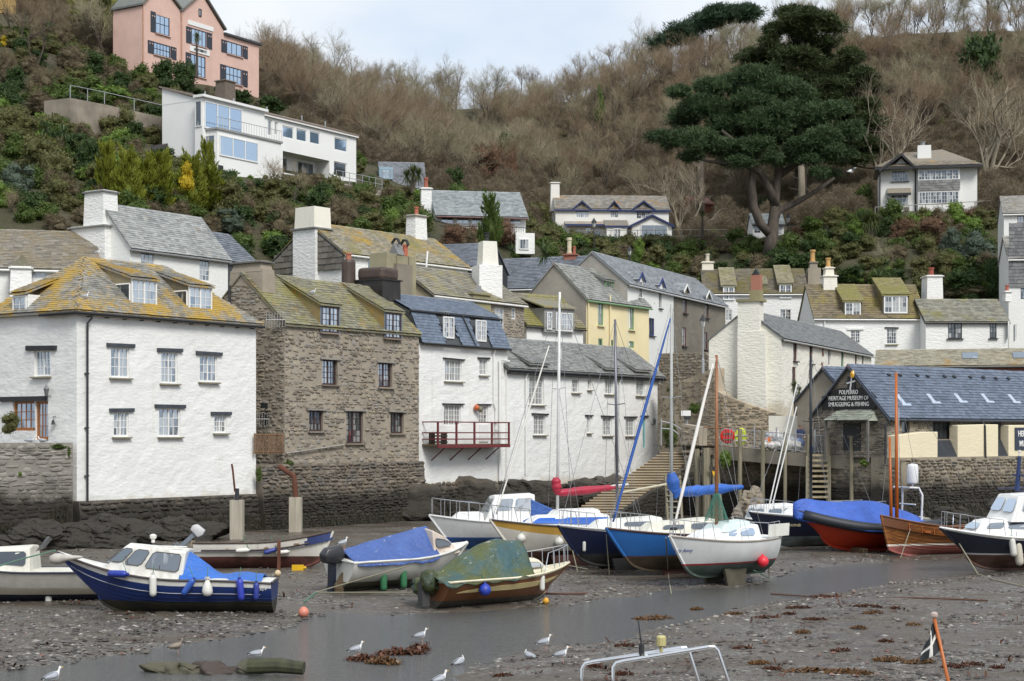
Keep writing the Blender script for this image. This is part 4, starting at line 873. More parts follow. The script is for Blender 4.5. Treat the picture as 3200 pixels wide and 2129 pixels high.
def wall_px(name,label,pts,zb,smat,mort,seed,n=60,size=(0.4,0.16),thick=0.8,cover=0.85):
 q=[P(x,y,Y)for x,y,Y in pts];return world_wall(name,label,[(p.x,p.y)for p in q],zb,[p.z for p in q],thick,mort,smat,size,n,seed,cover)
wall_px('retaining_wall','patchy tan rubble wall under the tall white gable',[(2190,1190,112),(2262,1236,110.5),(2445,1300,109),(2530,1325,108)],3.6,tstone,tan,81,200)
wall_px('retaining_wall','mossy stone wall below the grey rendered terrace',[(2058,1105,126),(2215,1100,122)],7.0,stone(rub,lich=0.2),mort,82,120)
wall_px('retaining_wall','stained tan wall above the top of the steps',[(2056,1202,117.8),(2130,1190,114),(2235,1150,111)],3.6,tstone,tan,83,120,cover=.45)
wall_px('block_wall','low white painted block wall beside the museum',[(2402,1300,103),(2540,1300,102)],3.9,None,whitewash((0.74,0.72,0.64),3.5,0.6,0.2),84,0)
wall_px('stone_stack_wall','rough dry stone stack at the head of the steps',[(2130,1325,106),(2185,1335,105)],4.0,tstone,mort,85,40,(0.5,0.13))
g0,g1=P(-120,1385,72.2),P(228,1385,75.4)
world_wall('garden_wall','lichen grey rubble terrace wall beside the white corner house',[(g0.x,g0.y),(g1.x,g1.y)],-0.35,[g0.z,g0.z],1.4,stone(((0.26,0.24,0.21),(0.3,0.28,0.24)),tide=2.0,lich=0.4),stone(((0.25,0.23,0.2),(0.33,0.31,0.27),(0.40,0.37,0.33),(0.22,0.2,0.175)),tide=2.0,lich=0.5),(0.5,0.17),300,90,0.9)
GW0,GW1=g0.copy(),g1.copy()
# --- H: tall white gable with stepped chimney
Hh_=House('gable_house','tall cream white gable house with broad stepped chimney and slate roof running back',2442,112.0,65,2723,6.0,5.1,eave=cr('k7',660,690))
Hh_.rd=0.2;rw=paint((0.12,0.035,0.03),0.5);cw=whitewash((0.79,0.77,0.68),7.0,0.9,0.5);Hh_.ridge_at('k7',800,590,2.55)
for(x0,y0,x1,y1,m_)in((738,705,765,848,rw),(850,722,874,868,rw),(730,890,757,1010,rw),(848,903,872,1035,rw),(980,750,1002,885,white_p),(972,925,992,1050,white_p),(1073,768,1090,888,paint((0.03,0.2,0.11))),(1170,790,1184,880,rw),(1218,800,1230,885,blk)):
 Hh_.win('f','k7',x0,y0,x1,y1,2,2,fm=m_,gm=glass(refl=0.12,curtain=0.1),sill=True,sm=blk,fw=0.09,panes=False)
Hh_.walls(cw,amp=0.025);hsl=slate((0.15,0.16,0.165),(0.24,0.25,0.25),0.0,0.1)
Hh_.gable_roof(hsl,oe=0.2,ov=0.1,tw=0.3,th=0.2,n_ind=120,seed=91,ridge='grey');Hh_.gutter(paint((0.4,0.4,0.38)),0.2)
for(y0,y1,zt,x0)in((0.85,2.9,Hh_.H+0.5,-0.55),(1.25,2.9,Hh_.H+2.55,-0.5)):
 mb=MB();mb.add([(x0,y0,-3),(x0,y1,-3),(x0,y1,zt),(x0,y0+.15,zt),(0.5,y0,-3),(0.5,y1,-3),(0.5,y1,zt),(0.5,y0+.15,zt)],[(0,3,2,1),(0,4,7,3),(1,2,6,5),(3,7,6,2)]);mb.build('chimney_breast',cw,Hh_.root)
olv=render_wall((0.30,0.27,0.15),0.2,dirt=0.5)
MB().bb((-0.62,1.2,Hh_.H+2.5),(0.6,3.0,Hh_.H+2.68)).build('chimney_ledge',olv,Hh_.root);MB().bb((-0.1,1.4,Hh_.H+2.6),(0.5,2.2,Hh_.H+3.3)).build('chimney',olv,Hh_.root)
brick=stone(((0.36,0.13,0.08),(0.30,0.11,0.07),(0.42,0.17,0.11)),lich=0.15)
MB().bb((-0.08,1.45,Hh_.H+3.3),(0.42,2.1,Hh_.H+4.35)).build('brick_stack',brick,Hh_.root);MB().prism([(-0.1,1.5,Hh_.H+4.35),(-0.1,2.05,Hh_.H+4.35),(-0.1,1.78,Hh_.H+4.75)],(0.5,0,0)).build('chimney_cowl',blk,Hh_.root)
for x,y in((945,775),(940,895)):
 q=Hh_.fr(*cr('k7',x,y),-0.05);mb=MB()
 for s_ in(-1,1):mb.box((q[0],-0.05,q[1]),(0.07,0.04,0.9),Matrix.Rotation(0.5*s_,3,'Y'))
 mb.build('wall_tie',paint((0.2,0.09,0.05)),Hh_.root)
# ------------------------------------------------------------------ houses of the village behind
def simple(name,label,x0,Y0,ang,x1,z0,dep,eave,ridge,wm,rm,wins=(),rk='red',gut=None,amp=0.0,tw=0.34,th=0.24,n=0,seed=1,ry=None,verge=None,rd=0.15,side=None,stone_face=None,oe=0.2,panes=True,n_st=100,gw=None,ov=0.12):
 h=House(name,label,x0,Y0,ang,x1,z0,dep,eave=cr(*eave));h.rd=rd;h.ridge_at(*ridge,ry)
 for wdef in wins:
  face,k,a,b,c,d,nx,nz=wdef[:8];kw=dict(wdef[8])if len(wdef)>8 else{};kw.setdefault('panes',panes);kw.setdefault('gm',gw or glass(refl=0.25,curtain=0.4));h.win(face,k,a,b,c,d,nx,nz,**kw)
 h.walls(wm,amp=amp,step=0.4,side_mat=side)
 if stone_face:stones(h.wall['f'],h.M,(0,-0.01,0),(1,0,0),h.w,h.H,stone_face,(0.34,0.14),0.04,[(q[0],q[1],q[2]-.05,q[3]+.05)for q in h.holes['f']],n_st,seed,0.85,norm=(0,-1,0))
 h.gable_roof(rm,oe=oe,ov=ov,tw=tw,th=th,n_ind=n,seed=seed,ridge=rk,verge=verge)
 if gut:h.gutter(gut,oe)
 return h
wwv=whitewash(z0=-50,dirt=0.7,bump=0.5);wwv2=whitewash((0.79,0.79,0.76),-50,0.35,0.2)
L_=dict(lintel=True,lm=blk,lo=0.15,lh=0.1);Sl=dict(sill=True,sm=blk)
lm_=slate((0.18,0.165,0.13),(0.31,0.29,0.23),0.42,0.55,(0.44,0.28,0.04),(0.14,0.125,0.05))
creamr=render_wall((0.66,0.56,0.40),0.06,dirt=0.2)
Lh=simple('rubble_cottage','narrow stone cottage with brown mossy slate roof and cream gable',1352,107,55,1638,5.0,6.0,('k5',1480,385),('k5',1600,233),mort,lm_,(('f','k6',218,478,278,630,4,4,dict(casements=2)),('f','k6',332,478,360,555,2,3)),'lead',white_p,seed=101,n=150,stone_face=stone(rub,lich=0.2),side=creamr,verge=blk,tw=0.4)
Lh.chimney(olv,'k5',1745,1872,372,520,-0.2,1.0,cap=True);MB().prism([(0,0,0),(0.3,0,0),(0.15,0,0.5)],(0,0.4,0)).build('chimney_cowl',paint((0.3,0.3,0.3)),Lh.root,loc=(Lh.fr(*cr('k5',1790,372),0)[0],0,Lh.fr(*cr('k5',1790,372),0)[1]))
q=House('chimney_stack','lichened olive grey double chimney stack with black cowls',1212,104,55,1300,9.0,1.6,H=5.0,cat='chimney');zt=q.fr(*cr('n2',1540,725))[1];z2=q.fr(*cr('n2',1540,830))[1]
q.H=zt;lst=render_wall((0.34,0.31,0.2),0.2,dirt=0.5)
for a,b,zz in((0,q.w*.36,zt),(q.w*.33,q.w*.75,zt-.1),(q.w*.72,q.w,zt-.05)):MB().bb((a,0 if a else 0.1,-3),(b,1.5,zz)).build('stack',lst,q.root)
MB().bb((q.w*.25,-0.15,-3),(q.w*.8,0.3,z2)).build('stack_base',conc,q.root);MB().lathe([(.16,0),(.16,.6),(.19,.62),(.19,.75)],(q.w*.88,.6,zt),10).build('chimney_pot',clay((0.45,0.13,0.08)),q.root)
MB().prism([(q.w*.45,0.2,zt),(q.w*.45,1.0,zt),(q.w*.45,.6,zt+.75)],(0.7,0,0)).build('cowl',paint((0.2,0.2,0.2),0.5),q.root)
for x in(.55,.86):MB().tube([(q.w*x,.3,zt+.7),(q.w*x,.45,zt+1.0),(q.w*x,.7,zt+1.05),(q.w*x,.95,zt+.75)],0.09,6).build('cowl',blk,q.root)
Nh=simple('slate_hung_house','white house with slate hung gable, broad white chimney and yellow lichened roof',1075,110,51,1462,9.5,6.6,('n2',935,715),('n2',1100,478),wwv,slate((0.2,0.18,0.13),(0.34,0.31,0.23),0.66,0.5,(0.48,0.30,0.03)),(('f','n2',1178,772,1275,900,2,2,dict(fm=paint((0.25,0.42,0.6)))),('f','n2',1915,870,2010,910,2,1),('l','n2',300,835,378,925,2,2,{})),'pink',white_p,amp=0.03,n=250,seed=111,verge=blk,tw=0.33,th=0.2)
hang=slate((0.13,0.115,0.095),(0.22,0.2,0.17),0.0,0.25)
slates(Nh.root,Nh.M,(-0.05,Nh.dep,Nh.H-1.0),(0,-1,0),(0,0,1),Nh.dep,Nh.Hr-Nh.H+1.0,0.5,0.42,hang,90,clip=lambda s,y:y<1.0+(Nh.Hr-Nh.H)*(1-abs(s-Nh.ry)/Nh.ry)-.1,seed=113,name='hung_slate')
mb=MB();mb.bb((-0.35,2.35,0),(0.4,4.5,Nh.Hr-.3));mb.build('chimney_breast',wwv,Nh.root);zt=Nh.sd(*cr('n2',640,215),-0.2)[1]
Nh.chim(whitewash((0.79,0.76,0.66),-50,0.9,0.1),-0.4,1.2,2.4,4.3,Nh.Hr-0.4,zt,cap=False,taper=0.05);MB().bb((-0.5,2.25,Nh.Hr-.4),(1.3,4.6,Nh.Hr-.3)).build('chimney_ledge',slate(),Nh.root)
Nh.chim(wwv,Nh.w-2.4,Nh.w-1.1,2.9,3.9,Nh.Hr-.6,Nh.Hr+1.7,((0.5,.16,.6,(.4,.12,.07)),),True,conc)
MB().tube([(Nh.w*.62,-0.3,Nh.H-.5),(Nh.w*.62,-0.3,Nh.H-.1),(Nh.w*.63,-.3,Nh.H+.8)],0.07,6).build('vent_pipe',white_p,Nh.root)
Oh=simple('upper_cottage','white rendered house with pale slate roof splashed with orange lichen',406,96,56,712,8.0,4.8,('k4',915,50),('k1',900,1298),wwv2,slate((0.24,0.25,0.245),(0.36,0.37,0.355),0.30,0.1,(0.52,0.27,0.03),lsc=0.9),(('f','k4',985,85,1082,190,3,3,{}),('f','k4',1395,135,1470,290,3,4,{})),'lead',paint((0.2,0.2,0.2)),n=280,seed=121,tw=0.36,th=0.19)
zc=Oh.sd(*cr('n1',1090,80),0.3)[1];Oh.chim(wwv,-0.3,0.9,1.9,3.6,Oh.Hr-1.4,zc,cap=True,capmat=slate());Oh.chim(wwv,-0.55,0.5,1.5,4.6,0,Oh.Hr-1.2,cap=True,capmat=slate(),taper=0.1)
O2=simple('slate_annex','dark slate hung annex with blue grey roof beside the white upper house',712,104.5,56,800,8.0,5.0,('k4',1610,150),('k1',1400,1450),darks,slate((0.11,0.125,0.15),(0.17,0.185,0.215),rough=0.5),(('f','k4',1645,180,1690,330,2,3,{}),),'red',None,n=60,seed=123)
Ph_=simple('old_cottage','white cottage under a broad brown mossy slate roof with red ridge pieces',-120,93,14,300,7.0,7.5,('n1',300,970),('n1',500,555),wwv2,slate((0.17,0.15,0.12),(0.29,0.265,0.22),0.08,0.62,mc=(0.125,0.1,0.06)),(('f','n1',360,1005,550,1090,3,2,{}),),'brown',white_p,n=250,seed=131,tw=0.36,th=0.19)
Ph_.chimney(wwv,'n1',112,375,940,1300,-1.6,1.4,cap=True);q=Ph_.fr(*cr('n1',245,940),-0.9);MB().prism([(q[0]-.5,-1.3,q[1]-.05),(q[0]+.5,-1.3,q[1]-.05),(q[0]+.1,-1.3,q[1]+.65)],(0,0.7,0)).build('chimney_cowl',moss_slate,Ph_.root)
bs2=slate((0.12,0.135,0.16),(0.18,0.195,0.225),0.0,0.0,rough=0.45,pale=0.15)
Mh=simple('slate_roof_house','house with plain blue grey slate roof and red ridge between chimneys',1530,130,-20,1795,9.0,7.0,('k6',450,338),('k6',450,140),wwv2,bs2,(),'red',white_p,n=200,seed=141,tw=0.36,th=0.22)
Mh.chimney(brick,'k6',693,780,95,200,3.0,1.0,((0.35,.2,1.3,(.62,.55,.4)),(.75,.13,.6,(.4,.12,.08))))
M2=simple('slate_gable_house','slate hung gable house with blue slate roof and red ridge',1330,124,-18,1500,9.0,6.5,('n2',2150,860),('n2',2150,635),darks,bs2,(),'red',white_p,n=100,seed=142,tw=0.36,th=0.22)
q=House('chimney_stack','tall tapering whitewashed chimney stack with black cowl',1498,113,20,1570,9.0,1.5,H=6,cat='chimney');zt=q.fr(*cr('k5',1870,5))[1];zm=q.fr(*cr('k5',1870,165))[1]
MB().bb((0,0,-2),(q.w,1.6,zm-.1)).build('stack_base',wwv,q.root);mb=MB();w_=q.w;mb.add([(.3,.2,zm-.1),(w_-.2,.2,zm-.1),(w_-.2,1.4,zm-.1),(.3,1.4,zm-.1),(.38,.3,zt),(w_-.3,.3,zt),(w_-.3,1.3,zt),(.38,1.3,zt)],[(0,1,5,4),(1,2,6,5),(2,3,7,6),(3,0,4,7),(4,5,6,7)]);mb.build('stack',whitewash((0.76,0.74,0.66),-50,1.0,0.2),q.root)
MB().lathe([(.13,0),(.13,.35),(.2,.37),(.2,.42),(.13,.45),(.13,.55),(.2,.57),(.2,.62)],(w_*.5,.8,zt),8).build('cowl',blk,q.root)
Kh=simple('bay_cottage','small white painted brick cottage with mossy roof and wide white bay window',1646,116.5,40,1822,6.0,5.0,('k6',560,600),('k6',560,400),wwv2,slate((0.16,0.14,0.10),(0.27,0.24,0.18),0.1,0.7),(),'red',blk,n=60,seed=151,verge=blk)
a,b,c,d=Kh.rect('f','k6',570,490,765,640,-0.3);MB().bb((a-.1,-0.3,c-.1),(b+.1,1.6,d+.1)).build('bay',slate((0.2,0.2,0.2),(0.3,0.3,0.29)),Kh.root)
Kh.win('f','k6',640,512,755,640,6,3,hole=False,off=-0.32,casements=3,gm=gcur);Kh.win('f','k6',578,505,612,628,2,4,hole=False,off=-0.32,gm=gcur)
kb=MB();kb.prism([(a-.3,-0.5,d+.08),(a-.3,2.2,d+.9),(a-.3,2.2,d+1.0),(a-.3,-0.5,d+.18)],(b-a+.6,0,0));ko=kb.build('bay_roof',moss_slate,Kh.root)
yel=render_wall((0.80,0.69,0.42),0.05,bump=0.1,dirt=0.08);grn=paint((0.17,0.33,0.15),0.5)
gsl2=slate((0.2,0.205,0.19),(0.32,0.325,0.30),0.0,0.3,mc=(0.2,0.19,0.1),pale=0.35)
Jh=simple('yellow_house','pale yellow rendered house with green sash windows and grey slate roof',1832,122,56,2028,6.5,5.5,('k6',860,412),('k6',800,200),yel,gsl2,[('f','k6',937,443,975,600,2,2,dict(fm=grn,fw=0.09,sill=True,sm=yel)),('f','k6',1153,475,1190,630,2,2,dict(fm=grn,fw=0.09,sill=True,sm=yel)),('f','k6',940,690,970,745,2,1,dict(fm=grn,fw=0.09)),('f','k6',1027,700,1048,745,1,1,dict(fm=grn,fw=0.09)),('f','k6',1153,710,1190,755,2,1,dict(fm=grn,fw=0.09))],'red',grn,n=220,seed=161,side=render_wall((0.36,0.33,0.28),0.15,bump=0.5,dirt=0.5))
a,b,c,d=Jh.rect('f','k6',985,295,1042,362,1.2);Jh.dormer(a-.1,b+.1,d+.1,1.2,'shed',0.45,gsl2,gsl2,seed=163);Jh.win('f','k6',985,295,1042,362,2,1,hole=False,off=1.2,fm=grn,fw=0.1)
for x in(862,1015):sp=Jh.fr(*cr('k6',x,600))[0];Jh.pipe(yel,[(sp,-0.12,Jh.H-.1 if x<900 else Jh.H+.5),(sp,-0.12,0)],0.06)
navy=paint((0.03,0.06,0.22),0.5);pebble=render_wall((0.20,0.18,0.145),0.12,bump=0.6,dirt=0.3)
Ih=House('dormer_terrace','terrace house half white half grey pebbledash under slate roof with gabled dormers',1960,127,65,2267,9.0,5.8,eave=cr('k6',1130,300));Ih.rd=0.15;Ih.ridge_at('k6',1250,185,2.9)
for(x0,y0,x1,y1,m_)in((1362,318,1382,480,white_p),(1292,548,1330,672,navy),(1535,362,1560,515,rw),(1690,405,1712,548,rw),(1528,612,1555,745,rw),(1682,645,1705,770,rw)):Ih.win('f','k6',x0,y0,x1,y1,2,2,fm=m_,gm=glass(refl=0.2,curtain=0.15),fw=0.08,panes=False,sill=True,sm=blk)
Ih.walls(pebble,side_mat=render_wall((0.36,0.34,0.3),0.15,dirt=0.4));sp=Ih.fr(*cr('k6',1465,600))[0]
mb=MB();hs_=[h for h in Ih.holes['f']if h[0]<sp];wall_panel(mb,Ih.M,(-0.02,-0.03,0),(1,0,0),(0,-1,0),sp,Ih.H,hs_,0.03,0.0,1.0);mb.build('wall',wwv2,Ih.root)
isl=slate((0.20,0.215,0.235),(0.30,0.32,0.335),0.0,0.08,pale=0.3);Ih.gable_roof(isl,oe=0.25,tw=0.34,th=0.22,n_ind=300,seed=171,ridge='lich')
for(x0,x1,yt,yb,m_,i_)in((1218,1246,285,410,navy,0),(1360,1386,325,470,navy,1),(1533,1562,365,515,white_p,2),(1688,1714,407,548,white_p,3)):
 a=Ih.fr(*cr('k6',x0,yt),0)[0];b=Ih.fr(*cr('k6',x1,yt),0)[0];zt=Ih.fr(*cr('k6',(x0+x1)/2,yt),0)[1];wd_=max(b-a,0.9);md=(a+b)/2
 Ih.dormer(md-wd_*.6,md+wd_*.6,zt+.05,-0.03,'gable',rmat=isl,cmat=[wwv2,wwv2,pebble,pebble][i_],rise=0.55,seed=173+i_,ridge='red')
 for s_ in(-1,1):MB().prism([(md+s_*(wd_*.6+.2),-0.24,zt-.15),(md+s_*(wd_*.6+.2),-0.24,zt+.02),(md,-0.24,zt+.68),(md,-0.24,zt+.5)],(0,0.06,0)).build('barge_board',m_,Ih.root)
 if i_==0:Ih.win('f','k6',1219,290,1244,408,2,3,hole=False,off=-0.05,panes=False)
Ih.gutter(paint((0.5,0.5,0.5)),0.25)
mroof=slate((0.10,0.085,0.065),(0.19,0.17,0.13),0.04,0.75,mc=(0.085,0.07,0.022));gk=glass(refl=0.10,curtain=0.25)
AA=simple('row_cottage','white two storey cottage with dark mossy roof, red ridge and stone end chimney',2200,150,-3,2522,9.0,6.5,('k7',500,374),('k7',500,214),wwv,mroof,[('f','k7',643,485,722,560,4,3,dict(casements=2,gm=gk)),('f','k7',262,488,308,565,4,3,dict(casements=2,gm=gk))],'red',white_p,n=250,seed=181,side=mort,tw=0.36,th=0.24)
for(x0,y0,x1,y1,n_)in((245,328,325,422,4),(500,318,540,360,2),(640,312,725,410,4)):
 o_=0.0 if n_==4 else 0.9;a,b,c,d=AA.rect('f','k7',x0,y0,x1,y1,o_);AA.dormer(a-.1,b+.1,d+.08,o_-0.02,'shed',0.55,slate((0.22,0.2,0.13),(0.33,0.3,0.19),0,0.5),mroof,seed=x0);AA.win('f','k7',x0,y0,x1,y1,n_,3 if n_==4 else 2,hole=False,off=o_-.05,casements=2 if n_==4 else 1,gm=gk,fw=0.1)
AA.chimney(whitewash((0.74,0.70,0.58),-50,1.0,0.1),'k7',97,182,150,275,3.0,1.2,((0.5,.2,.75,(.55,.5,.4)),));AA.chimney(conc,'k7',852,908,150,195,3.0,1.0,((0.45,.24,1.1,(.55,.33,.12)),));AA.chimney(mort,'k7',838,935,195,330,2.6,1.8,cap=False)
BB=simple('row_cottage','white cottage with brown thick mossy roof and wide four light dormer',2545,139,2,2890,8.5,6.5,('k7',1250,545),('k7',1250,325),wwv,slate((0.12,0.095,0.06),(0.22,0.18,0.12),0.06,0.7,mc=(0.13,0.105,0.03)),[('f','k7',1138,630,1205,725,4,4,dict(casements=2,gm=gk,lintel=True,lm=white_p)),('f','k7',1390,620,1460,730,4,4,dict(sill=True,sm=olv,gm=gk,**L_))],'brown',white_p,n=250,seed=191,tw=0.36,th=0.24)
for(x0,y0,x1,y1,n_,o_)in((1097,437,1208,535,4,0.2),(1370,392,1535,515,6,0.2)):
 a,b,c,d=BB.rect('f','k7',x0,y0,x1,y1,o_);BB.dormer(a-.1,b+.15,d+.08,o_-0.02,'shed',0.5,slate((0.2,0.17,0.08),(0.3,0.26,0.12),0.1,0.8),mroof,seed=x0);BB.win('f','k7',x0,y0,x1,y1,n_,3,hole=False,off=o_-.05,casements=n_//2,gm=glass(refl=0.14,curtain=0.35),fw=0.1)
BB.chimney(whitewash((0.76,0.73,0.64),-50,1.0,0.3),'k7',948,1048,245,375,2.6,1.4,cap=True);BB.chimney(whitewash((0.74,0.7,0.6),-50,1.0,0.3),'k7',962,1025,188,250,2.8,1.0,((0.45,.22,.8,(.55,.33,.12)),));BB.chimney(wwv,'k7',1672,1788,245,470,1.6,1.8,((0.45,.24,.7,(.3,.08,.05)),))
for x in(955,1650):sp=BB.fr(*cr('k7',x,600))[0];BB.pipe(white_p,[(sp,-0.12,BB.H),(sp,-0.12,0)],0.06)
CC=simple('row_cottage','low white cottage with grey mossy slate roof and black casement windows',2893,137.5,2,3150,8.3,6.0,('k7',1900,572),('k7',1950,428),wwv,slate((0.17,0.165,0.13),(0.29,0.28,0.23),0.05,0.45),[('f','k7',1820,580,1918,690,4,3,dict(casements=2,fm=blk,gm=gk,sill=True,sm=blk)),('f','k7',2112,570,2160,688,2,3,dict(fm=blk,gm=gk,sill=True,sm=blk)),('r','k7',2238,570,2252,690,1,2,{}),('r','k7',2290,590,2302,710,1,2,{})],'red',blk,n=250,seed=201,tw=0.4,th=0.24,verge=blk)
CC.chimney(wwv,'k7',2222,2270,355,430,2.6,0.9,((0.5,.16,.5,(.4,.12,.08)),))
DD=simple('lichened_barn','long brick shed with pale slate roof spotted by orange lichen',2738,118,-14,3420,6.0,6.5,('k7',1700,888),('k7',1900,778),brick,slate((0.27,0.245,0.18),(0.40,0.37,0.28),0.50,0.25,(0.50,0.28,0.05),lsc=0.4),(),'brown',blk,n=280,seed=211,tw=0.34,th=0.2)
for x0,x1,y0,y1 in((1920,2030,795,832),(2275,2380,770,802)):
 s0=DD.fr(*cr('k7',x0,(y0+y1)/2),1.6)[0];s1=DD.fr(*cr('k7',x1,(y0+y1)/2),1.6)[0];m_=(DD.Hr-DD.H)/DD.ry
 MB().box(((s0+s1)/2,1.6,DD.zr(1.6)+.2),(s1-s0,1.3,0.08),Matrix.Rotation(math.atan(m_),3,'X')).build('skylight',glass(refl=0.3,curtain=0.0),DD.root)
Z1=simple('edge_house','tall white house at the right edge with orange lichened slate roof and maroon window',3137,152,-12,3420,16.0,7.0,('n3',1200,285),('n3',1250,150),wwv2,slate((0.24,0.23,0.2),(0.35,0.33,0.29),0.42,0.2),(('f','n3',1253,300,1306,412,2,2,dict(fm=rw,sill=True,sm=blk)),),'red',white_p,n=40,seed=221)
Z2=simple('edge_cottage','slate hung cottage at the right edge below the tall white house',3152,143,-8,3420,10.0,5.5,('n3',1240,650),('n3',1240,478),wwv2,slate((0.24,0.23,0.2),(0.35,0.33,0.29),0.15,0.3),(('f','n3',1280,890,1330,980,3,3,dict(fm=blk)),),'grey',white_p,n=40,seed=222)
slates(Z2.root,Z2.M,(0,-0.04,Z2.fr(*cr('n3',1240,880))[1]),(1,0,0),(0,0,1),4.5,5.4,0.35,0.3,slate((0.13,0.135,0.14),(0.2,0.2,0.2)),100,seed=223,name='hung_slate')
# ------------------------------------------------------------------ houses on the hillside
pink=render_wall((0.68,0.46,0.385),0.07,bump=0.15,dirt=0.15);bluew=glass((0.16,0.24,0.36),0.5,0.05,(0.72,0.86,1.0));shut=paint((0.03,0.035,0.05),0.5)
Rh=House('pink_house','pink rendered hillside house with twin gables and black heart cut shutters',444,182,58,809,36.0,4.4,eave=cr('n4',1640,500));Rh.rd=0.15;Rh.w=Rh.fr(809,200)[0]
zb=Rh.fr(*cr('n4',2000,1370))[1]
for(x0,y0,x1,y1,nx,nz,sh)in((545,235,770,560,3,2,'L'),(515,705,780,905,5,2,'LR'),(1120,480,1360,740,4,1,'LR'),(1110,890,1345,1230,4,2,'L'),(1685,690,1930,890,3,1,'LR'),(1670,1085,1925,1345,4,2,'LR')):
 Rh.win('f','n4',x0,y0,x1,y1,nx,nz,fm=shut,gm=bluew,fw=0.09,bw=0.07,sill=True,sm=pink)
 a,b,c,d=Rh.rect('f','n4',x0,y0,x1,y1);wd_=(b-a)*0.36
 for s_ in sh:
  q0=a-wd_ if s_=='L' else b+0.03;so_=MB().bb((q0,-0.06,c),(q0+wd_-.03,0.0,d)).build('shutter',shut,Rh.root)
  for f in(.3,.72):
   mb=MB();hx,hz_=q0+wd_*f,c+(d-c)*.78
   mb.prism([(hx,-0.075,hz_-.1),(hx+.09,-0.075,hz_+.03),(hx+.045,-0.075,hz_+.09),(hx,-0.075,hz_+.05),(hx-.045,-0.075,hz_+.09),(hx-.09,-0.075,hz_+.03)],(0,0.03,0));mb.build('heart',pink,so_)
Rh.win('f','n4',1232,145,1275,265,1,1,fm=shut,gm=gk,panes=False,hole=False,off=-0.02)
g1=[Rh.fr(*cr('n4',x,y))for x,y in((330,100),(470,-40),(700,-60),(945,185))];g2=[Rh.fr(*cr('n4',x,y))for x,y in((955,200),(1265,-120),(1635,500))];wg=[Rh.fr(*cr('n4',x,y))for x,y in((1640,560),(2200,765))]
Rh.H=wg[0][1];Rh.Hr=Rh.H;Rh.ry=2.2;Rh.walls(pink,amp=0.0,gables='',step=2.0)
zt=Rh.H;mb=MB();mb.prism([(0,-0.001,zt),(g1[3][0],-0.001,zt),(g1[3][0],-0.001,g1[3][1]),(g1[2][0],-0.001,g1[2][1]+.6),(g1[1][0],-0.001,g1[1][1]+.6),(0,-0.001,g1[0][1])],(0,4.35,0));mb.build('gable_wall',pink,Rh.root)
mb=MB();mb.prism([(g2[0][0],-0.002,zt),(g2[2][0],-0.002,zt),(g2[2][0],-0.002,g2[2][1]+.05),(g2[1][0],-0.002,g2[1][1]),(g2[0][0],-0.002,g2[0][1])],(0,4.35,0));mb.build('gable_wall',pink,Rh.root)
rsl=slate((0.15,0.16,0.15),(0.26,0.27,0.24),0.05,0.3)
for(p,q)in((g1[0],g1[1]),(g1[2],g1[3]),(g2[0],g2[1]),(g2[1],g2[2])):
 dx,dz=q[0]-p[0],q[1]-p[1];e0_=Vector((p[0]-(0.25 if p is not g1[2]and p is not g2[1]else 0),-0.35,p[1]+.08));e1__=Vector((q[0]+.15,-0.35,q[1]+.08));o6=0.6 if p is g1[2]else 0;e0_.z+=o6
 if q is g1[1]:e1__.z+=0.6
 mb=MB();mb.prism([e0_,e1__,e1__+Vector((0,0,.22)),e0_+Vector((0,0,.22))],(0,4.9,0));mb.build('roof',rsl,Rh.root)
mb=MB();mb.prism([Vector((g1[1][0],-0.35,g1[1][1]+.68)),Vector((g1[2][0],-0.35,g1[2][1]+.68)),Vector((g1[2][0],-0.35,g1[2][1]+.9)),Vector((g1[1][0],-0.35,g1[1][1]+.9))],(0,4.9,0));mb.build('roof',rsl,Rh.root)
mb=MB();mb.bb((wg[0][0]-.1,-0.3,zt),(Rh.w+.3,4.7,zt+.25));mb.build('flat_roof',paint((0.05,0.05,0.055)),Rh.root)
for x in(950,270):sp=Rh.fr(*cr('n4',max(x,335),500))[0];Rh.pipe(paint((0.5,0.28,0.2)),[(sp,-0.12,g2[0][1]),(sp,-0.12,0)],0.08)
a,b,c,d=Rh.rect('f','n4',1060,380,1465,450);MB().bb((a,-0.08,c),(b,0,d)).build('plaster_band',white_p,Rh.root)
a,b,c,d=Rh.rect('f','n4',1090,770,1400,860);sb=MB().bb((a,-0.1,c),(b,0,d)).build('name_board',white_p,Rh.root)
text_mesh('APARTMENTS',(d-c)*.62,blk,sb,((a+b)/2,-0.115,(c+d)/2),(math.pi/2,0,0),sx=0.85,shear=0.2)
mw=whitewash((0.82,0.82,0.80),-50,0.12,0.03);S=House('modern_house','modern white flat roofed house with big blue reflecting windows and balcony',627,147.5,57,1113,25.0,4.7,eave=cr('k1',1320,632));S.rd=0.2
fb_=dict(fm=white_p,gm=bluew,fw=0.1,rd=0.12)
for(x0,y0,x1,y1,n_)in((1730,775,1800,850,1),(1815,792,1880,868,1),(1897,808,1960,885,1),(2048,848,2128,928,1),(2046,995,2125,1085,1)):
 S.win('f','k1',x0,y0,x1,y1,n_,1,**(fb_ if y0<990 else dict(fm=white_p,gm=glass(refl=0.1,curtain=0.0),fw=0.1)))
S.win('f','k1',1640,735,1668,835,1,1,fm=white_p,gm=glass(refl=0.15,curtain=0.7),fw=0.12,name='balcony_door')
S.win('f','k1',1682,748,1702,830,1,1,fm=white_p,gm=glass(refl=0.15,curtain=0.7),fw=0.1)
a,b,c,d=S.rect('f','k1',1732,955,2018,1085);S.holes['f'].append((a,b,c,d));S.rd=0.2
S.ry=3.5;S.walls(mw,amp=0.0,gables='',step=1.2)
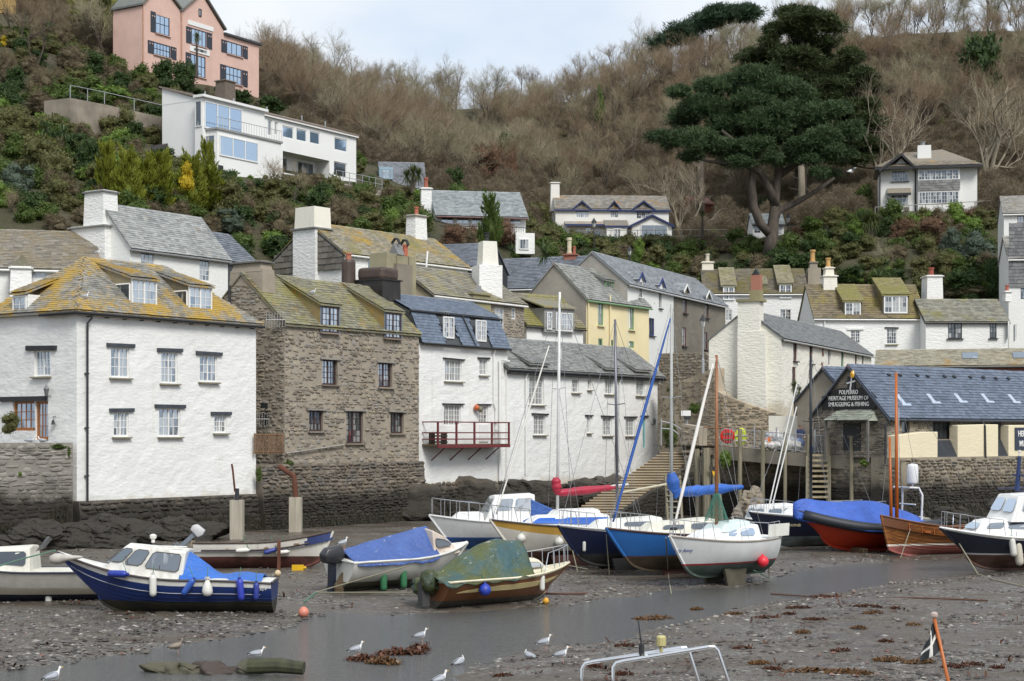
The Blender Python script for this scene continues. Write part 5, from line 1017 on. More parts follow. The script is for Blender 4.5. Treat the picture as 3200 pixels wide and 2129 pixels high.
mb=MB();mb.bb((a,1.8,c),(b,1.85,d));mb.quad((a,0.1,c),(a,1.8,c),(a,1.8,d),(a,0.1,d));mb.quad((b,0.1,c),(b,1.8,c),(b,1.8,d),(b,0.1,d));mb.quad((a,0.1,d),(b,0.1,d),(b,1.8,d),(a,1.8,d));mb.quad((a,0.1,c),(b,0.1,c),(b,1.8,c),(a,1.8,c));mb.build('loggia',mw,S.root)
for x0,x1 in((0.05,0.38),(0.6,0.95)):
 window(S.root,(a,1.78,0),(1,0,0),(0,-1,0),(b-a)*x0,c+.05,(b-a)*x1,d-.2,3,1,white_p,glass(refl=0.3,curtain=0.1),0.08,rd=0.0)
rooff=paint((0.22,0.17,0.14));zk_=S.sd(*cr('k1',1000,540),0.0)[1]-S.H;mb=MB();mb.prism([(-0.02,0,S.H-.01),(-0.02,4.7,S.H-.01),(-0.02,4.7,S.H+zk_)],(S.w,0,0));mb.build('roof_wedge',mw,S.root);mb=MB();mb.prism([(-.2,-.25,S.H+.01),(-.2,4.9,S.H+zk_+.03),(-.2,4.9,S.H+zk_+.2),(-.2,-.25,S.H+.19)],(S.w+.4,0,0));mb.build('flat_roof',rooff,S.root);MB().bb((-0.1,-0.24,S.H-.12),(S.w+.1,-0.19,S.H+.1)).build('fascia',white_p,S.root)
def blk_px(x0,x1,yt,yb,off):
 a=S.fr(*cr('k1',x0,yb),off)[0];b=S.fr(*cr('k1',x1,yb),off)[0];return a,b,S.fr(*cr('k1',(x0+x1)/2,yt),off)[1],S.fr(*cr('k1',(x0+x1)/2,yb),off)[1]
a1,b1,t1,u1=blk_px(1330,1722,835,1000,-2.2);MB().bb((a1,-2.2,u1-3.5),(b1,0.0,t1)).build('front_block',mw,S.root);MB().bb((a1-.15,-2.35,t1-.02),(b1+.1,0,t1+.16)).build('terrace_slab',paint((0.3,0.3,0.3)),S.root)
window(S.root,(0,-2.2,0),(1,0,0),(0,-1,0),a1+.25,u1+.15,a1+(b1-a1)*.62,t1-.45,3,1,white_p,bluew,0.1,rd=-0.02,casements=3)
window(S.root,(a1,0,0),(0,1,0),(-1,0,0),-2.0,u1+.15,-0.5,t1-.45,2,2,white_p,glass(refl=0.15,curtain=0.3),0.09,rd=-0.02)
MB().bb((a1+.1,-2.23,u1-2.6),(a1+.75,-2.18,u1-.7)).build('door',blk,S.root)
a2,b2,t2,u2=blk_px(1240,1620,640,800,-0.9);MB().bb((a2,-0.9,u1-3.5),(b2,0.0,t2)).build('upper_block',mw,S.root);MB().bb((a2-.25,-1.25,t2-.02),(b2+.15,0,t2+.2)).build('upper_fascia',white_p,S.root)
window(S.root,(0,-0.9,0),(1,0,0),(0,-1,0),a2+.2,t1+.2,a2+(b2-a2)*.62,t2-.3,3,1,white_p,bluew,0.1,rd=-0.02,casements=3,name='patio_window')
window(S.root,(a2,0,0),(0,1,0),(-1,0,0),-0.85,t1+.3,-0.1,t2-.3,1,1,white_p,glass(refl=0.08,curtain=0.0),0.07,rd=-0.02)
for i in range(26):x=a1+(b1-a1)*i/25;MB().tube([(x,-2.25,t1+.1),(x,-2.25,t1+1.1)],0.018,4).build('baluster',galv,S.root)
MB().tube([(a1,-2.25,t1+1.1),(b1,-2.25,t1+1.1)],0.03,5).build('handrail',galv,S.root)
S.chim(stone(),6.6,8.1,3.2,4.5,S.H,S.H+3.4,cap=True)
cg=paint((0.05,0.045,0.045),0.4);mb=MB();mb.add([(-3.2,4.0,-1),(0,4.0,-1),(0,4.0,6.2),(-3.2,4.0,4.8),(-3.2,8,-1),(0,8,-1),(0,8,6.2),(-3.2,8,4.8)],[(0,1,2,3),(4,7,6,5),(0,3,7,4),(3,2,6,7)]);mb.build('conservatory',cg,S.root)
window(S.root,(0,3.98,0),(1,0,0),(0,-1,0),-3.0,3.0,-0.2,4.5,3,1,cg,glass(refl=0.3,curtain=0.2),0.07,rd=-0.02)
for x in(0.3,4.0,8.5,13.5,17):MB().bb((x,-0.25,S.H+.1),(x+.1,-0.15,S.H+.75)).build('roof_bracket',galv,S.root)
p0,p1,p2=P(*cr('k1',1480,1165),150),P(*cr('k1',2060,1115),157),P(*cr('k1',2340,1170),160)
tw_=world_wall('terrace_wall','rough stone terrace wall with handrail below the modern white house',[(p1.x,p1.y),(p2.x,p2.y)],22.0,[p1.z,p2.z],1.0,render_wall((0.32,0.29,0.25),0.2,bump=0.5),stone(((0.25,0.22,0.2),(0.34,0.31,0.28),(0.4,0.37,0.33)),lich=0.3),(0.5,0.4),120,301,0.9)
for i in range(8):
 q=p1.lerp(p2,i/7)-tw_.location;MB().tube([q,q+Vector((0,0,1.1))],0.035,5).build('post',galv,tw_)
for z in(.6,1.1):MB().tube([p1-tw_.location+Vector((0,0,z)),p2-tw_.location+Vector((0,0,z))],0.03,5).build('handrail',galv,tw_)
c0,c1,c2=P(*cr('k1',430,600),146),P(*cr('k1',640,640),150),P(*cr('k1',1000,720),153)
cw_=world_wall('concrete_terrace','weathered concrete terrace wall with pipe railing on the overgrown slope',[(c0.x,c0.y),(c1.x,c1.y),(c2.x,c2.y)],19.0,[c0.z,c1.z,c2.z],3.0,render_wall((0.28,0.24,0.19),0.25,bump=0.3,dirt=0.7),None)
for q in(c0,c0.lerp(c1,.5),c1,c1.lerp(c2,.5),c2):MB().tube([q-cw_.location,q-cw_.location+Vector((0,0,1.1))],0.04,5).build('post',galv,cw_)
for u,v in((c0,c1),(c1,c2)):MB().tube([u-cw_.location+Vector((0,0,1.1)),v-cw_.location+Vector((0,0,1.1))],0.035,5).build('handrail',galv,cw_)
lb=paint((0.28,0.40,0.48),0.5)
Th=simple('dormer_cottage','small white cottage with grey blue dormer half hidden by a cabbage palm',1190,178,8,1330,24.0,6.0,('k2',300,1150),('k2',300,1003),wwv2,slate((0.13,0.14,0.16),(0.21,0.22,0.24)),(('f','k2',215,1155,268,1205,4,3,dict(casements=2)),('f','k2',290,1170,350,1200,3,2)),'grey',lb,n=60,seed=311)
a,b,c,d=Th.rect('f','k2',165,1030,250,1100,0.4);MB().bb((a,0.4,c),(b,2.5,d+.1)).build('dormer',lb,Th.root);Th.win('f','k2',168,1033,247,1098,4,3,hole=False,off=0.38,fm=lb,casements=2,fw=0.12)
usl=slate((0.23,0.25,0.255),(0.32,0.345,0.35),0.0,0.0,pale=0.2)
Uh=simple('slate_bungalow','bungalow with plain pale grey slate roof, red ridge and glazed balcony',1362,141,10,1643,20.5,7.0,('k2',780,1312),('k2',760,1184),wwv2,usl,[('f','k2',x,1318,x+78,1375,2,1,dict(gm=glass(refl=0.3,curtain=0.35),fw=0.08))for x in(545,640,960)]+[('f','k2',730,1320,800,1378,2,1,{})],'red',rw,n=200,seed=321,tw=0.34,th=0.24,verge=paint((0.3,0.32,0.33)),oe=0.6)
Uh.chim(wwv,-1.1,-0.1,1.5,2.4,0,Uh.Hr+.1,((0.5,.2,.9,(.35,.11,.07)),))
for i in range(40):x=0.2+i*(Uh.w-.3)/39;MB().tube([(x,-1.5,1.0),(x,-1.5,2.0)],0.014,4).build('baluster',blk,Uh.root)
for z in(1.0,2.0):MB().tube([(0,-1.5,z),(Uh.w,-1.5,z)],0.03,5).build('balcony_rail',blk,Uh.root)
MB().bb((-0.2,-1.6,0.7),(Uh.w+.4,0,0.95)).build('balcony_floor',white_p,Uh.root);MB().bb((0,-0.9,-3.5),(Uh.w,0.5,0.7)).build('lower_wall',wwv2,Uh.root)
a,b,c,d=Uh.rect('f','k2',985,1440,1100,1530,-1.6);MB().bb((a,-3.0,c-.5),(b,-1.0,d)).build('porch',wwv2,Uh.root);window(Uh.root,(0,-3.0,0),(1,0,0),(0,-1,0),a+.3,d-1.4,b-.5,d-.5,3,1,white_p,gk,0.07,rd=-0.02)
vsl=slate((0.20,0.185,0.16),(0.33,0.31,0.27),0.55,0.2,(0.46,0.24,0.05),lsc=0.8);blu=paint((0.02,0.035,0.12),0.5)
Vh=simple('blue_trim_cottage','white stone cottage with wavy dark blue eaves and lichened roof above a terrace',1736,192,3,2090,25.5,6.0,('k2',1600,1280),('k2',1600,1207),whitewash((0.79,0.77,0.72),-50,0.5,0.35),vsl,[('f','k2',1372,1262,1450,1335,6,4,dict(casements=3)),('f','k2',1582,1268,1632,1335,4,4,dict(casements=2,gm=gk)),('f','k2',1742,1272,1828,1342,6,4,dict(casements=3,gm=gk)),('f','k2',1375,1395,1395,1450,2,4,dict(gm=gk)),('f','k2',1430,1390,1465,1450,2,4,{}),('f','k2',1482,1395,1525,1452,4,4,dict(gm=gk))],'lich',None,n=250,seed=331,tw=0.36,th=0.24)
MB().bb((-.2,-0.3,Vh.H-.3),(Vh.w+.2,-0.2,Vh.H-.12)).build('blue_fascia',blu,Vh.root)
for(x0,x1)in((1345,1470),(1560,1650),(1710,1860)):
 a=Vh.fr(*cr('k2',x0,1270))[0];b=Vh.fr(*cr('k2',x1,1270))[0];mid=(a+b)/2;zt=Vh.H-.1;zp=Vh.fr(*cr('k2',(x0+x1)/2,1240))[1]
 MB().prism([(a+.4,-0.02,zt-.3),(b-.4,-0.02,zt-.3),(mid,-0.02,zp)],(0,2.0,0)).build('dormer_gable',vsl,Vh.root)
 for s_,x in((-1,a),(1,b)):
  MB().prism([(x,-0.33,zt-.2),(x,-0.33,zt),(mid,-0.33,zp+.2),(mid,-0.33,zp)],(0,0.1,0)).build('barge_board',blu,Vh.root);MB().prism([(x,-0.22,zt-.02),(mid,-0.22,zp+.17),(mid,2.4,zp+.17),(x,0.3,zt-.02)],(0,0,0.08)).build('dormer_roof',vsl,Vh.root)
Vh.chim(whitewash((0.76,0.74,0.68),-50,0.8,0.2),-0.4,0.7,2.3,3.6,Vh.H,Vh.Hr+1.6,cap=True)
def lean_px(x0,x1,yt,ye,off,nm='porch_roof'):
 a=Vh.fr(*cr('k2',x0,ye),-off)[0];b=Vh.fr(*cr('k2',x1,ye),-off)[0];ze=Vh.fr(*cr('k2',(x0+x1)/2,ye),-off)[1];zt=Vh.fr(*cr('k2',(x0+x1)/2,yt),0)[1]
 MB().prism([(a,-off,ze),(a,0,zt),(a,0,zt+.12),(a,-off,ze+.12)],(b-a,0,0)).build(nm,vsl,Vh.root);MB().bb((a,-off-.05,ze-.12),(b,-off,ze+.1)).build('blue_fascia',blu,Vh.root);return a,b,ze
lean_px(1305,1545,1362,1378,1.0)
a,b,ze=lean_px(1550,1695,1355,1388,1.6);MB().bb((a+.2,-1.5,-1),(b-.2,0,ze)).build('porch',wwv2,Vh.root);window(Vh.root,(0,-1.5,0),(1,0,0),(0,-1,0),a+1.0,ze-2.4,b-.9,ze-.2,4,4,white_p,gk,0.08,rd=-0.02,casements=2)
a=Vh.fr(*cr('k2',1700,1400),-2.5)[0];b=Vh.fr(*cr('k2',1975,1400),-2.5)[0];ze=Vh.fr(*cr('k2',1840,1388),-2.5)[1];zp=Vh.fr(*cr('k2',1862,1330),-2.5)[1];mid=(a+b)/2
MB().prism([(a+.3,-2.5,-1),(b-.3,-2.5,-1),(b-.3,-2.5,ze),(mid,-2.5,zp),(a+.3,-2.5,ze)],(0,2.5,0)).build('garden_room',wwv2,Vh.root)
for s_,x in((-1,a),(1,b)):MB().prism([(x,-2.8,ze-.15),(mid,-2.8,zp+.05),(mid,-2.8,zp+.28),(x,-2.8,ze+.1)],(0,2.8,0)).build('barge_board',blu,Vh.root)
window(Vh.root,(0,-2.5,0),(1,0,0),(0,-1,0),mid-1.3,ze-2.6,b-.8,ze+.2,2,1,white_p,glass(refl=0.25,curtain=0.0),0.09,rd=-0.02)
t0,t1=P(*cr('k2',1370,1482),186),P(*cr('k2',1990,1478),186);vt=world_wall('terrace_wall','tan rubble terrace wall with railing in front of the blue trimmed cottage',[(t0.x,t0.y),(t1.x,t1.y)],21.0,[t0.z,t1.z],5.0,tan,tstone,(0.45,0.2),150,341)
t2=P(*cr('k2',2290,1475),186)
for i in range(18):
 q=t0.lerp(t2,i/17)-vt.location;MB().tube([q,q+Vector((0,0,1.25))],0.04,5).build('post',paint((0.2,0.22,0.2)),vt)
for z in(.55,1.25):MB().tube([t0-vt.location+Vector((0,0,z)),t2-vt.location+Vector((0,0,z))],0.035,5).build('rail',paint((0.3,0.27,0.22)),vt)
Wh=House('bay_front_house','white house with black gutters, bands of windows and slate hung middle below a hipped roof',2747,190,-11,3008,26.0,7.0,eave=cr('k3',1700,1028));Wh.rd=0.15;wsl=slate((0.20,0.17,0.13),(0.31,0.27,0.21),0.42,0.2,lsc=0.7)
Wh.win('f','k3',1540,1045,1643,1112,6,3,casements=3,sill=True,sm=blk,gm=gk);Wh.win('f','k3',1538,1193,1645,1265,6,3,casements=3,gm=gk)
a,b,_,_=Wh.rect('f','k3',1700,1040,1958,1100);MB().bb((a,-0.7,-.6),(b,0,Wh.H)).build('bay',wwv2,Wh.root);Wh.ry=4.0;Wh.Hr=Wh.fr(*cr('k3',1740,935),4.0)[1];Wh.walls(wwv2,gables='',step=1.0)
Wh.win('f','k3',1705,1042,1952,1102,14,3,hole=False,off=-0.71,casements=7,gm=gk);Wh.win('f','k3',1710,1175,1952,1248,14,3,hole=False,off=-0.71,casements=7,gm=gk)
z0_,z1_=Wh.fr(*cr('k3',1830,1165),-.75)[1],Wh.fr(*cr('k3',1830,1105),-.75)[1];slates(Wh.root,Wh.M,(a,-0.75,z0_),(1,0,0),(0,0,1),b-a,z1_-z0_,0.36,0.3,slate((0.17,0.17,0.165),(0.26,0.26,0.25)),120,seed=351,name='hung_slate')
Zr,Zh=Wh.Hr,Wh.H;rw_=Wh.w;o=.5
mb=MB();c0_=[(-o,-o-.7,Zh),(rw_+o+1.6,-o-.7,Zh),(rw_+o+1.6,7.5,Zh),(-o,7.5,Zh)];mb.add(c0_+[(3.2,4,Zr),(rw_-2.0,4,Zr+.3)]+[(x,y,z-.15)for x,y,z in c0_],[(0,1,5,4),(1,2,5),(2,3,4,5),(3,0,4),(6,9,8,7),(6,7,1,0),(7,8,2,1),(8,9,3,2),(9,6,0,3)]);Wh.roof=mb.build('roof',wsl,Wh.root)
e_=Vector((0,4+o+.7,Zr-Zh));hs2=e_.length;Lw=rw_+2*o+1.6;slates(Wh.roof,Wh.M,(-o,-o-.7,Zh),(1,0,0),e_,Lw,hs2,0.36,0.26,wsl,150,clip=lambda s,y:3.7*y/hs2<s<Lw-4.1*y/hs2,seed=353)
MB().bb((rw_,0,-.5),(rw_+1.6,6.5,Zh)).build('side_wing',wwv2,Wh.root)
for x0,x1 in((-.5,rw_+2.1),):MB().bb((x0,-1.28,Zh-.28),(x1,-1.18,Zh-.02)).build('gutter',blk,Wh.root)
ga,gb=Wh.fr(*cr('k3',1530,1030),-.3)[0],Wh.fr(*cr('k3',1668,1030),-.3)[0];gz=Wh.fr(*cr('k3',1585,970),-.3)[1];ml=(ga+gb)/2
MB().prism([(ga,-0.35,Zh-.3),(gb,-0.35,Zh-.3),(ml,-0.35,gz)],(0,3.4,0)).build('front_gable',wwv2,Wh.root)
for x,e in((ga-1.2,1.6),(gb+.2,.2)):MB().prism([(x,-1.35,Zh-.6 if x<ga else Zh-.2),(x,-1.35,Zh-.25 if x<ga else Zh+.1),(ml,-1.35,gz+.45),(ml,-1.35,gz+.12)],(0,4.2,0)).build('gable_roof',blk,Wh.root)
zc=Wh.fr(*cr('k3',1720,890),1.2)[1];ca=Wh.fr(*cr('k3',1698,900),1.2)[0];Wh.chim(wwv2,ca,ca+1.6,1.2,2.4,Zh,zc,((0.4,.3,.5,(.25,.25,.25)),),False)
a,b,c,d=Wh.rect('f','k3',1515,1155,1660,1190,-.8);MB().prism([(a,-.9,c),(a,0,d),(a,0,d+.15),(a,-.9,c+.15)],(b-a,0,0)).build('canopy',wsl,Wh.root);MB().bb((a,-.95,c-.15),(b,-.88,c+.12)).build('canopy_trim',blk,Wh.root)
px_=rw_+1.6;MB().prism([(px_,1,2.3),(px_+2.8,1,1.5),(px_+2.8,1,1.7),(px_,1,3.4)],(0,3,0)).build('side_porch_roof',wsl,Wh.root)
for y in(1.1,3.9):MB().bb((px_+2.3,y-.1,-.5),(px_+2.5,y+.1,1.6)).build('porch_post',blk,Wh.root)
Wh.pipe(blk,[(gb+.35,-0.12,Zh-.3),(gb+.35,-0.12,0)],0.07);Wh.pipe(blk,[(.1,-0.12,Zh-.3),(.1,-0.12,0)],0.07)
t0,t1=P(*cr('k3',1440,1270),181),P(*cr('k3',2150,1230),187);rl=thing('railing','thin wooden railing along the terrace of the bay fronted house','railing',t0-Vector((0,0,1.0)));n_=8
for i in range(n_):q=t0.lerp(t1,i/(n_-1))-rl.location;MB().tube([q-Vector((0,0,2.2)),q],0.05,5).build('post',paint((0.3,0.28,0.24)),rl)
MB().tube([t0-rl.location,t1-rl.location],0.045,5).build('rail',paint((0.3,0.28,0.24)),rl)
Xh=simple('summerhouse','small white summerhouse with hipped slate roof behind the pine trunk',2352,186,0,2450,22.5,4.0,('k3',790,1375),('k3',790,1318),wwv2,slate((0.17,0.19,0.19),(0.26,0.28,0.28)),(('f','k3',698,1378,740,1430,2,3,dict(gm=gk)),('f','k3',835,1370,868,1440,2,4,dict(gm=gk))),'grey',blk,seed=361)
t0,t1=P(2175,755,184),P(2300,755,184);world_wall('garden_bench_wall','low white garden wall below the shed',[(t0.x,t0.y),(t1.x,t1.y)],t0.z-.8,[t0.z-.1,t1.z-.1],.5,wwv2)
t0,t1=P(2450,755,183),P(2550,770,183);world_wall('garden_wall','low white garden wall stepping down beside the summerhouse',[(t0.x,t0.y),(t1.x,t1.y)],t0.z-2,[t0.z+.2,t1.z-.3],.5,wwv2)
sh=simple('garden_shed','small red brown timber shed on the wooded slope',2165,212,30,2230,29.5,3.0,('k3',400,1250),('k3',380,1218),wood((0.26,0.09,0.05)),paint((0.25,0.09,0.06)),(),None,None,seed=371)
yh=simple('yellow_villa','yellow ochre house with white window at the top left corner',-90,190,40,50,40.0,8.0,('k1',40,-60),('k1',40,-150),render_wall((0.62,0.42,0.14),0.06),rsl,(('f','k1',0,100,80,148,4,2,dict(casements=4)),),'grey',None,seed=381)
# ------------------------------------------------------------------ boats
from mathutils.bvhtree import BVHTree
def world_m(o):
 m=Matrix.LocRotScale(o.location,o.rotation_euler,o.scale)if o.parent is None else world_m(o.parent)@o.matrix_basis
 return m
def bvh(o):
 me=o.data;M=world_m(o);return BVHTree.FromPolygons([M@v.co for v in me.vertices],[tuple(p.vertices)for p in me.polygons])
def hit(os_,px,py):
 r=Vector(((px-CX)/F,1.0,(HY-py)/F));best=None
 for o in(os_ if isinstance(os_,(list,tuple))else[os_]):
  if o.name not in BV:BV[o.name]=bvh(o)
  h=BV[o.name].ray_cast(Vector((0,0,CH)),r.normalized())
  if h[0]is not None and(best is None or h[3]<best[3]):best=h
 if best is None:return None,None
 n=best[1];return best[0],(n if n.dot(r)<0 else-n)
BV={}
@cached
def hullmat(top,bot,zl,boot=None,zb=0.06,bot2=None,grime=0.35,rough=0.35,planks=0.0):
 t=NT('hull_paint');oc=t.n('TexCoord').outputs['Object'];z=t.n('SeparateXYZ',Vector=oc).outputs['Z']
 zz=t.math('ADD',z,t.math('MULTIPLY',t.noise((2,2,6),4,src=oc),0.02))
 ct=t.mix(t.ramp(t.noise(1.7,5,0.6,src=oc),[(0.35,0.0),(0.7,1.0)]),sc3(top,0.86),top)
 run=t.ramp(t.noise((5,5,0.8),6,0.7,src=oc),[(0.55,0.0),(0.8,1.0)]);ct=t.mix(t.math('MULTIPLY',run,grime),ct,(0.16,0.11,0.06))
 b2=bot2 or sc3(bot,0.45);cb=t.mix(t.ramp(t.noise((1.5,1.5,3),6,0.68,src=oc),[(0.38,0.0),(0.62,1.0)]),b2,bot)
 st=lambda zl_:t.math('GREATER_THAN',zz,zl_)
 col=t.mix(st(zl),cb,ct)
 if boot:col=t.mix(t.math('MULTIPLY',st(zl),t.math('LESS_THAN',zz,zl+zb)),col,boot)
 t.color(col);t.set(Roughness=t.math('SUBTRACT',0.8,t.math('MULTIPLY',st(zl),0.8-rough)))
 return t.m
class Boat:
 def __init__(s,name,label,px,Y,L_,B,yaw,zs,zb,top,bot,zl,zm=None,rake=0.6,bs=0.8,tm=0.38,tk=0.62,zk=0.5,full=0.75,heel=0,pitch=0,z0=0.0,boot=None,gun=(0.5,0.5,0.48),band=None,cat='boat',deck=WHITE,inset=0.0,bot2=None,grime=0.35,keel_r=0.06,bandfrac=0.86,mat=None,open_=False):
  x=(px-CX)/F*Y;s.L,s.B=L_,B;s.root=thing(name,label,cat,(x,Y,z0));s.root.rotation_euler=(math.radians(heel),math.radians(-pitch),math.radians(yaw))
  s.zs,s.zb,s.zm=zs,zb,(zm if zm is not None else min(zs,zb)*0.97);s.rake,s.bs,s.tm,s.tk,s.zk,s.full=rake,bs,tm,tk,zk,full
  s.hm=mat or hullmat(top,bot,zl,boot,0.06,bot2,grime);bm_=paint(band,0.4,0.1,0.25)if band else s.hm
  NSn,NR=22,11;mb=MB();ss=[i/NR for i in range(NR+1)];
  if band:ss=[bandfrac*i/(NR-1)for i in range(NR)]+[1.0]
  for side in(1,-1):
   g=[[s.pt(i/NSn,q,side)for q in ss]for i in range(NSn+1)];b0=len(mb.f);mb.sheet(g if side>0 else[r[::-1]for r in g])
   if band:
    for f in range(b0,len(mb.f)):
     j=(f-b0)%(len(ss)-1);j=j if side>0 else len(ss)-2-j
     if j==len(ss)-2:mb.m[f]=1
  tr=[s.pt(0,q,1)for q in ss];tl=[s.pt(0,q,-1)for q in ss]
  mb.poly(tr+tl[::-1][:-1]if False else[*tl,*tr[::-1]])
  s.hull=mb.build('hull',[s.hm,bm_],s.root,smooth=False)
  for p in s.hull.data.polygons:p.use_smooth=len(p.vertices)==4
  gm_=paint(gun,0.55,0.15,0.3)
  rail=[s.pt(i/NSn,1.0,1)for i in range(NSn+1)]+[s.pt(i/NSn,1.0,-1)for i in range(NSn,-1,-1)]
  MB().tube(rail+[rail[0]],0.035,6,False).build('gunwale',gm_,s.root)
  mb=MB();dz=-inset;w=0.985
  mb.sheet([[Vector((q.x,q.y*k,q.z+dz+(0.05*(1-k*k)if not open_ else 0)))for k in(-w,-w/2,0,w/2,w)]for q in[s.pt(i/NSn,1.0,1)for i in range(NSn+1)]])
  s.deck=mb.build('sole' if open_ else 'deck',paint(deck,0.6,0.12,0.35),s.root)
  if open_:
   mi=MB()
   for side in(1,-1):mi.sheet([[s.pt(i/NSn,1.0,side)*1.0,Vector((lambda q:(q.x,q.y*.8,q.z-inset))(s.pt(i/NSn,1.0,side)))]for i in range(NSn+1)])
   mi.build('inner_side',paint(deck,0.6,0.1,0.2),s.root)
  mb=MB();mb.tube([s.pt(i/30,0.0,1)+Vector((0,0,-0.01))for i in range(0,31)]+[s.pt(1.0,q,1)for q in(.3,.6,.9,1.0)],keel_r,5);mb.build('keel',s.hm,s.root)
 def half(s,t):
  if t>s.tm:return max(0.0,s.B/2*(1-((t-s.tm)/(1-s.tm))**2.3))
  f=(s.tm-t)/s.tm;return s.B/2*(1-(1-s.bs)*f*f)
 def sheer(s,t):
  a,c,b=s.zs,s.zm,s.zb;m=0.4
  return c+(a-c)*((m-t)/m)**2 if t<m else c+(b-c)*((t-m)/(1-m))**1.8
 def keel(s,t):return s.zk*max(0.0,(t-s.tk)/(1-s.tk))**2.2
 def pt(s,t,q,side):
  b,zt,zk=s.half(t),s.sheer(t),s.keel(t);v=min(1.0,max(0.0,(t-0.45)/0.55));fl=s.full*(1-0.8*v)
  a=q*math.pi/2;y=b*((1-fl)*q+fl*math.sin(a)**0.85);z=zk+(zt-zk)*((1-fl*.6)*q+fl*.6*(1-math.cos(a))**1.1)
  return Vector((s.L*(t-0.5)-s.rake*(1-q)*t**5,y*side,z))
 def deckz(s,x):return s.sheer(min(1,max(0,x/s.L+.5)))
 def cabin(s,x0,x1,w0,w1,h0,h1,rr=0.1,rf=0.4,ins=0.12,zoff=0.0,mat=None,wins=(),fwins=(),gm=None,name='cabin',frame=None,crown=0.05,z0=None,lv=0.05):
  """x0 aft, x1 forward; h0, h1 heights; rr, rf rakes; wins: (u0,u1,v0,v1) on both sides; fwins: (u0,u1,v0,v1) on the front"""
  mat=mat or paint(WHITE,0.4,0.06,0.2);gm=gm or glass((0.02,0.022,0.025),0.2,0.0)
  za,zb=(s.deckz(x0)+zoff,s.deckz(x1)+zoff)if z0 is None else(z0,z0)
  lo=[Vector((x0,w0,za)),Vector((x1,w1,zb)),Vector((x1,-w1,zb)),Vector((x0,-w0,za))];hi=[Vector((x0+rr,w0-ins,za+h0)),Vector((x1-rf,w1-ins,zb+h1)),Vector((x1-rf,-w1+ins,zb+h1)),Vector((x0+rr,-w0+ins,za+h0))]
  mb=MB();mb.add([p-Vector((0,0,.15))for p in lo]+hi+[(hi[0]+hi[3])/2+Vector((0,0,crown)),(hi[1]+hi[2])/2+Vector((0,0,crown))],[(1,0,4,5),(2,1,5,9,6),(3,2,6,7),(0,3,7,8,4),(4,8,9,5),(8,7,6,9)])
  c=mb.build(name,mat,s.root);bv=c.modifiers.new('b','BEVEL');bv.width=lv;bv.segments=2;bv.limit_method='ANGLE'
  def pane(A,B,C,D,r,nm='window'):
   q=[A.lerp(B,r[0]).lerp(D.lerp(C,r[0]),v)for v in(r[2],r[3])];q2=[A.lerp(B,r[1]).lerp(D.lerp(C,r[1]),v)for v in(r[2],r[3])]
   n=(B-A).cross(D-A).normalized();pts=[q[0],q2[0],q2[1],q[1]];ctr=sum(pts,Vector())/4
   if n.dot(ctr-Vector(((x0+x1)/2,0,ctr.z)))<0:n=-n
   rp=[]
   for i in range(4):
    p,a,b=pts[i],pts[i-1],pts[(i+1)%4];k=min(0.07,(a-p).length*.3,(b-p).length*.3);rp+=[p+(a-p).normalized()*k,p+(b-p).normalized()*k]
   MB().prism([p+n*-0.01 for p in rp],n*0.028).build(nm,gm,c)
   if frame:MB().tube([p+n*0.015 for p in rp]+[rp[0]+n*.015],0.014,4,False).build('window_frame',frame,c)
  for r in wins:pane(lo[0],lo[1],hi[1],hi[0],r);pane(lo[3],lo[2],hi[2],hi[3],r)
  for r in fwins:pane(lo[1],lo[2],hi[2],hi[1],r)
  return c
 def rails(s,t0,t1,h,n=4,r=0.014,mat=None,name='pulpit',inn=0.93,both=True,mid=False):
  mat=mat or metal((0.62,0.63,0.65),0.3);pts=[]
  for side in(1,-1):
   q=[s.pt(t0+(t1-t0)*i/n,1,side)for i in range(n+1)];q=[Vector((p.x,p.y*inn,p.z+h*min(1,i*1.2/n+.0)if False else p.z+h))for i,p in enumerate(q)]
   pts.append(q)
  mb=MB();mb.tube([Vector((pts[0][0].x-.15,pts[0][0].y,pts[0][0].z-h))]+pts[0]+pts[1][::-1]+[Vector((pts[1][0].x-.15,pts[1][0].y,pts[1][0].z-h))],r,5)
  rt=mb.build(name,mat,s.root)
  for q in pts:
   for p in q[1:]:MB().tube([p,p-Vector((0,0,h))],r*.85,5).build('stanchion',mat,rt)
  return rt
 def mast(s,x,h,r=0.055,mat=None,z=None,boom=None,lean=0.0,shrouds=True,fore=None,back=True,spread=True,name='mast'):
  mat=mat or metal((0.55,0.56,0.58),0.4);z=s.deckz(x)+.3 if z is None else z;top=Vector((x-lean,0,z+h))
  m=MB().tube([(x,0,z-.4),(x-lean*.5,0,z+h/2),top],[r,r,r*.75],8).build(name,mat,s.root,smooth=True);wire=metal((0.35,0.35,0.36),0.4);sx=0.55
  sp=Vector((x-lean*.55,0,z+h*.55))
  if spread:MB().tube([sp+Vector((0,-sx,.05)),sp,sp+Vector((0,sx,.05))],0.018,5).build('spreader',mat,s.root)
  if shrouds:
   hb=s.half(x/s.L+.5)*.95
   for sd_ in(1,-1):
    MB().tube([top,sp+Vector((0,sd_*sx,.05)),(x-.1,sd_*hb,s.deckz(x))],0.008,4).build('shroud',wire,s.root);MB().tube([sp,(x-.5,sd_*hb,s.deckz(x-.5))],0.008,4).build('shroud',wire,s.root)
  if fore is not False:MB().tube([top,(s.L/2-.1,0,s.zb)],0.009,4).build('forestay',wire,s.root)
  if back:MB().tube([top,(-s.L/2+.05,0,s.zs)],0.009,4).build('backstay',wire,s.root)
  return top
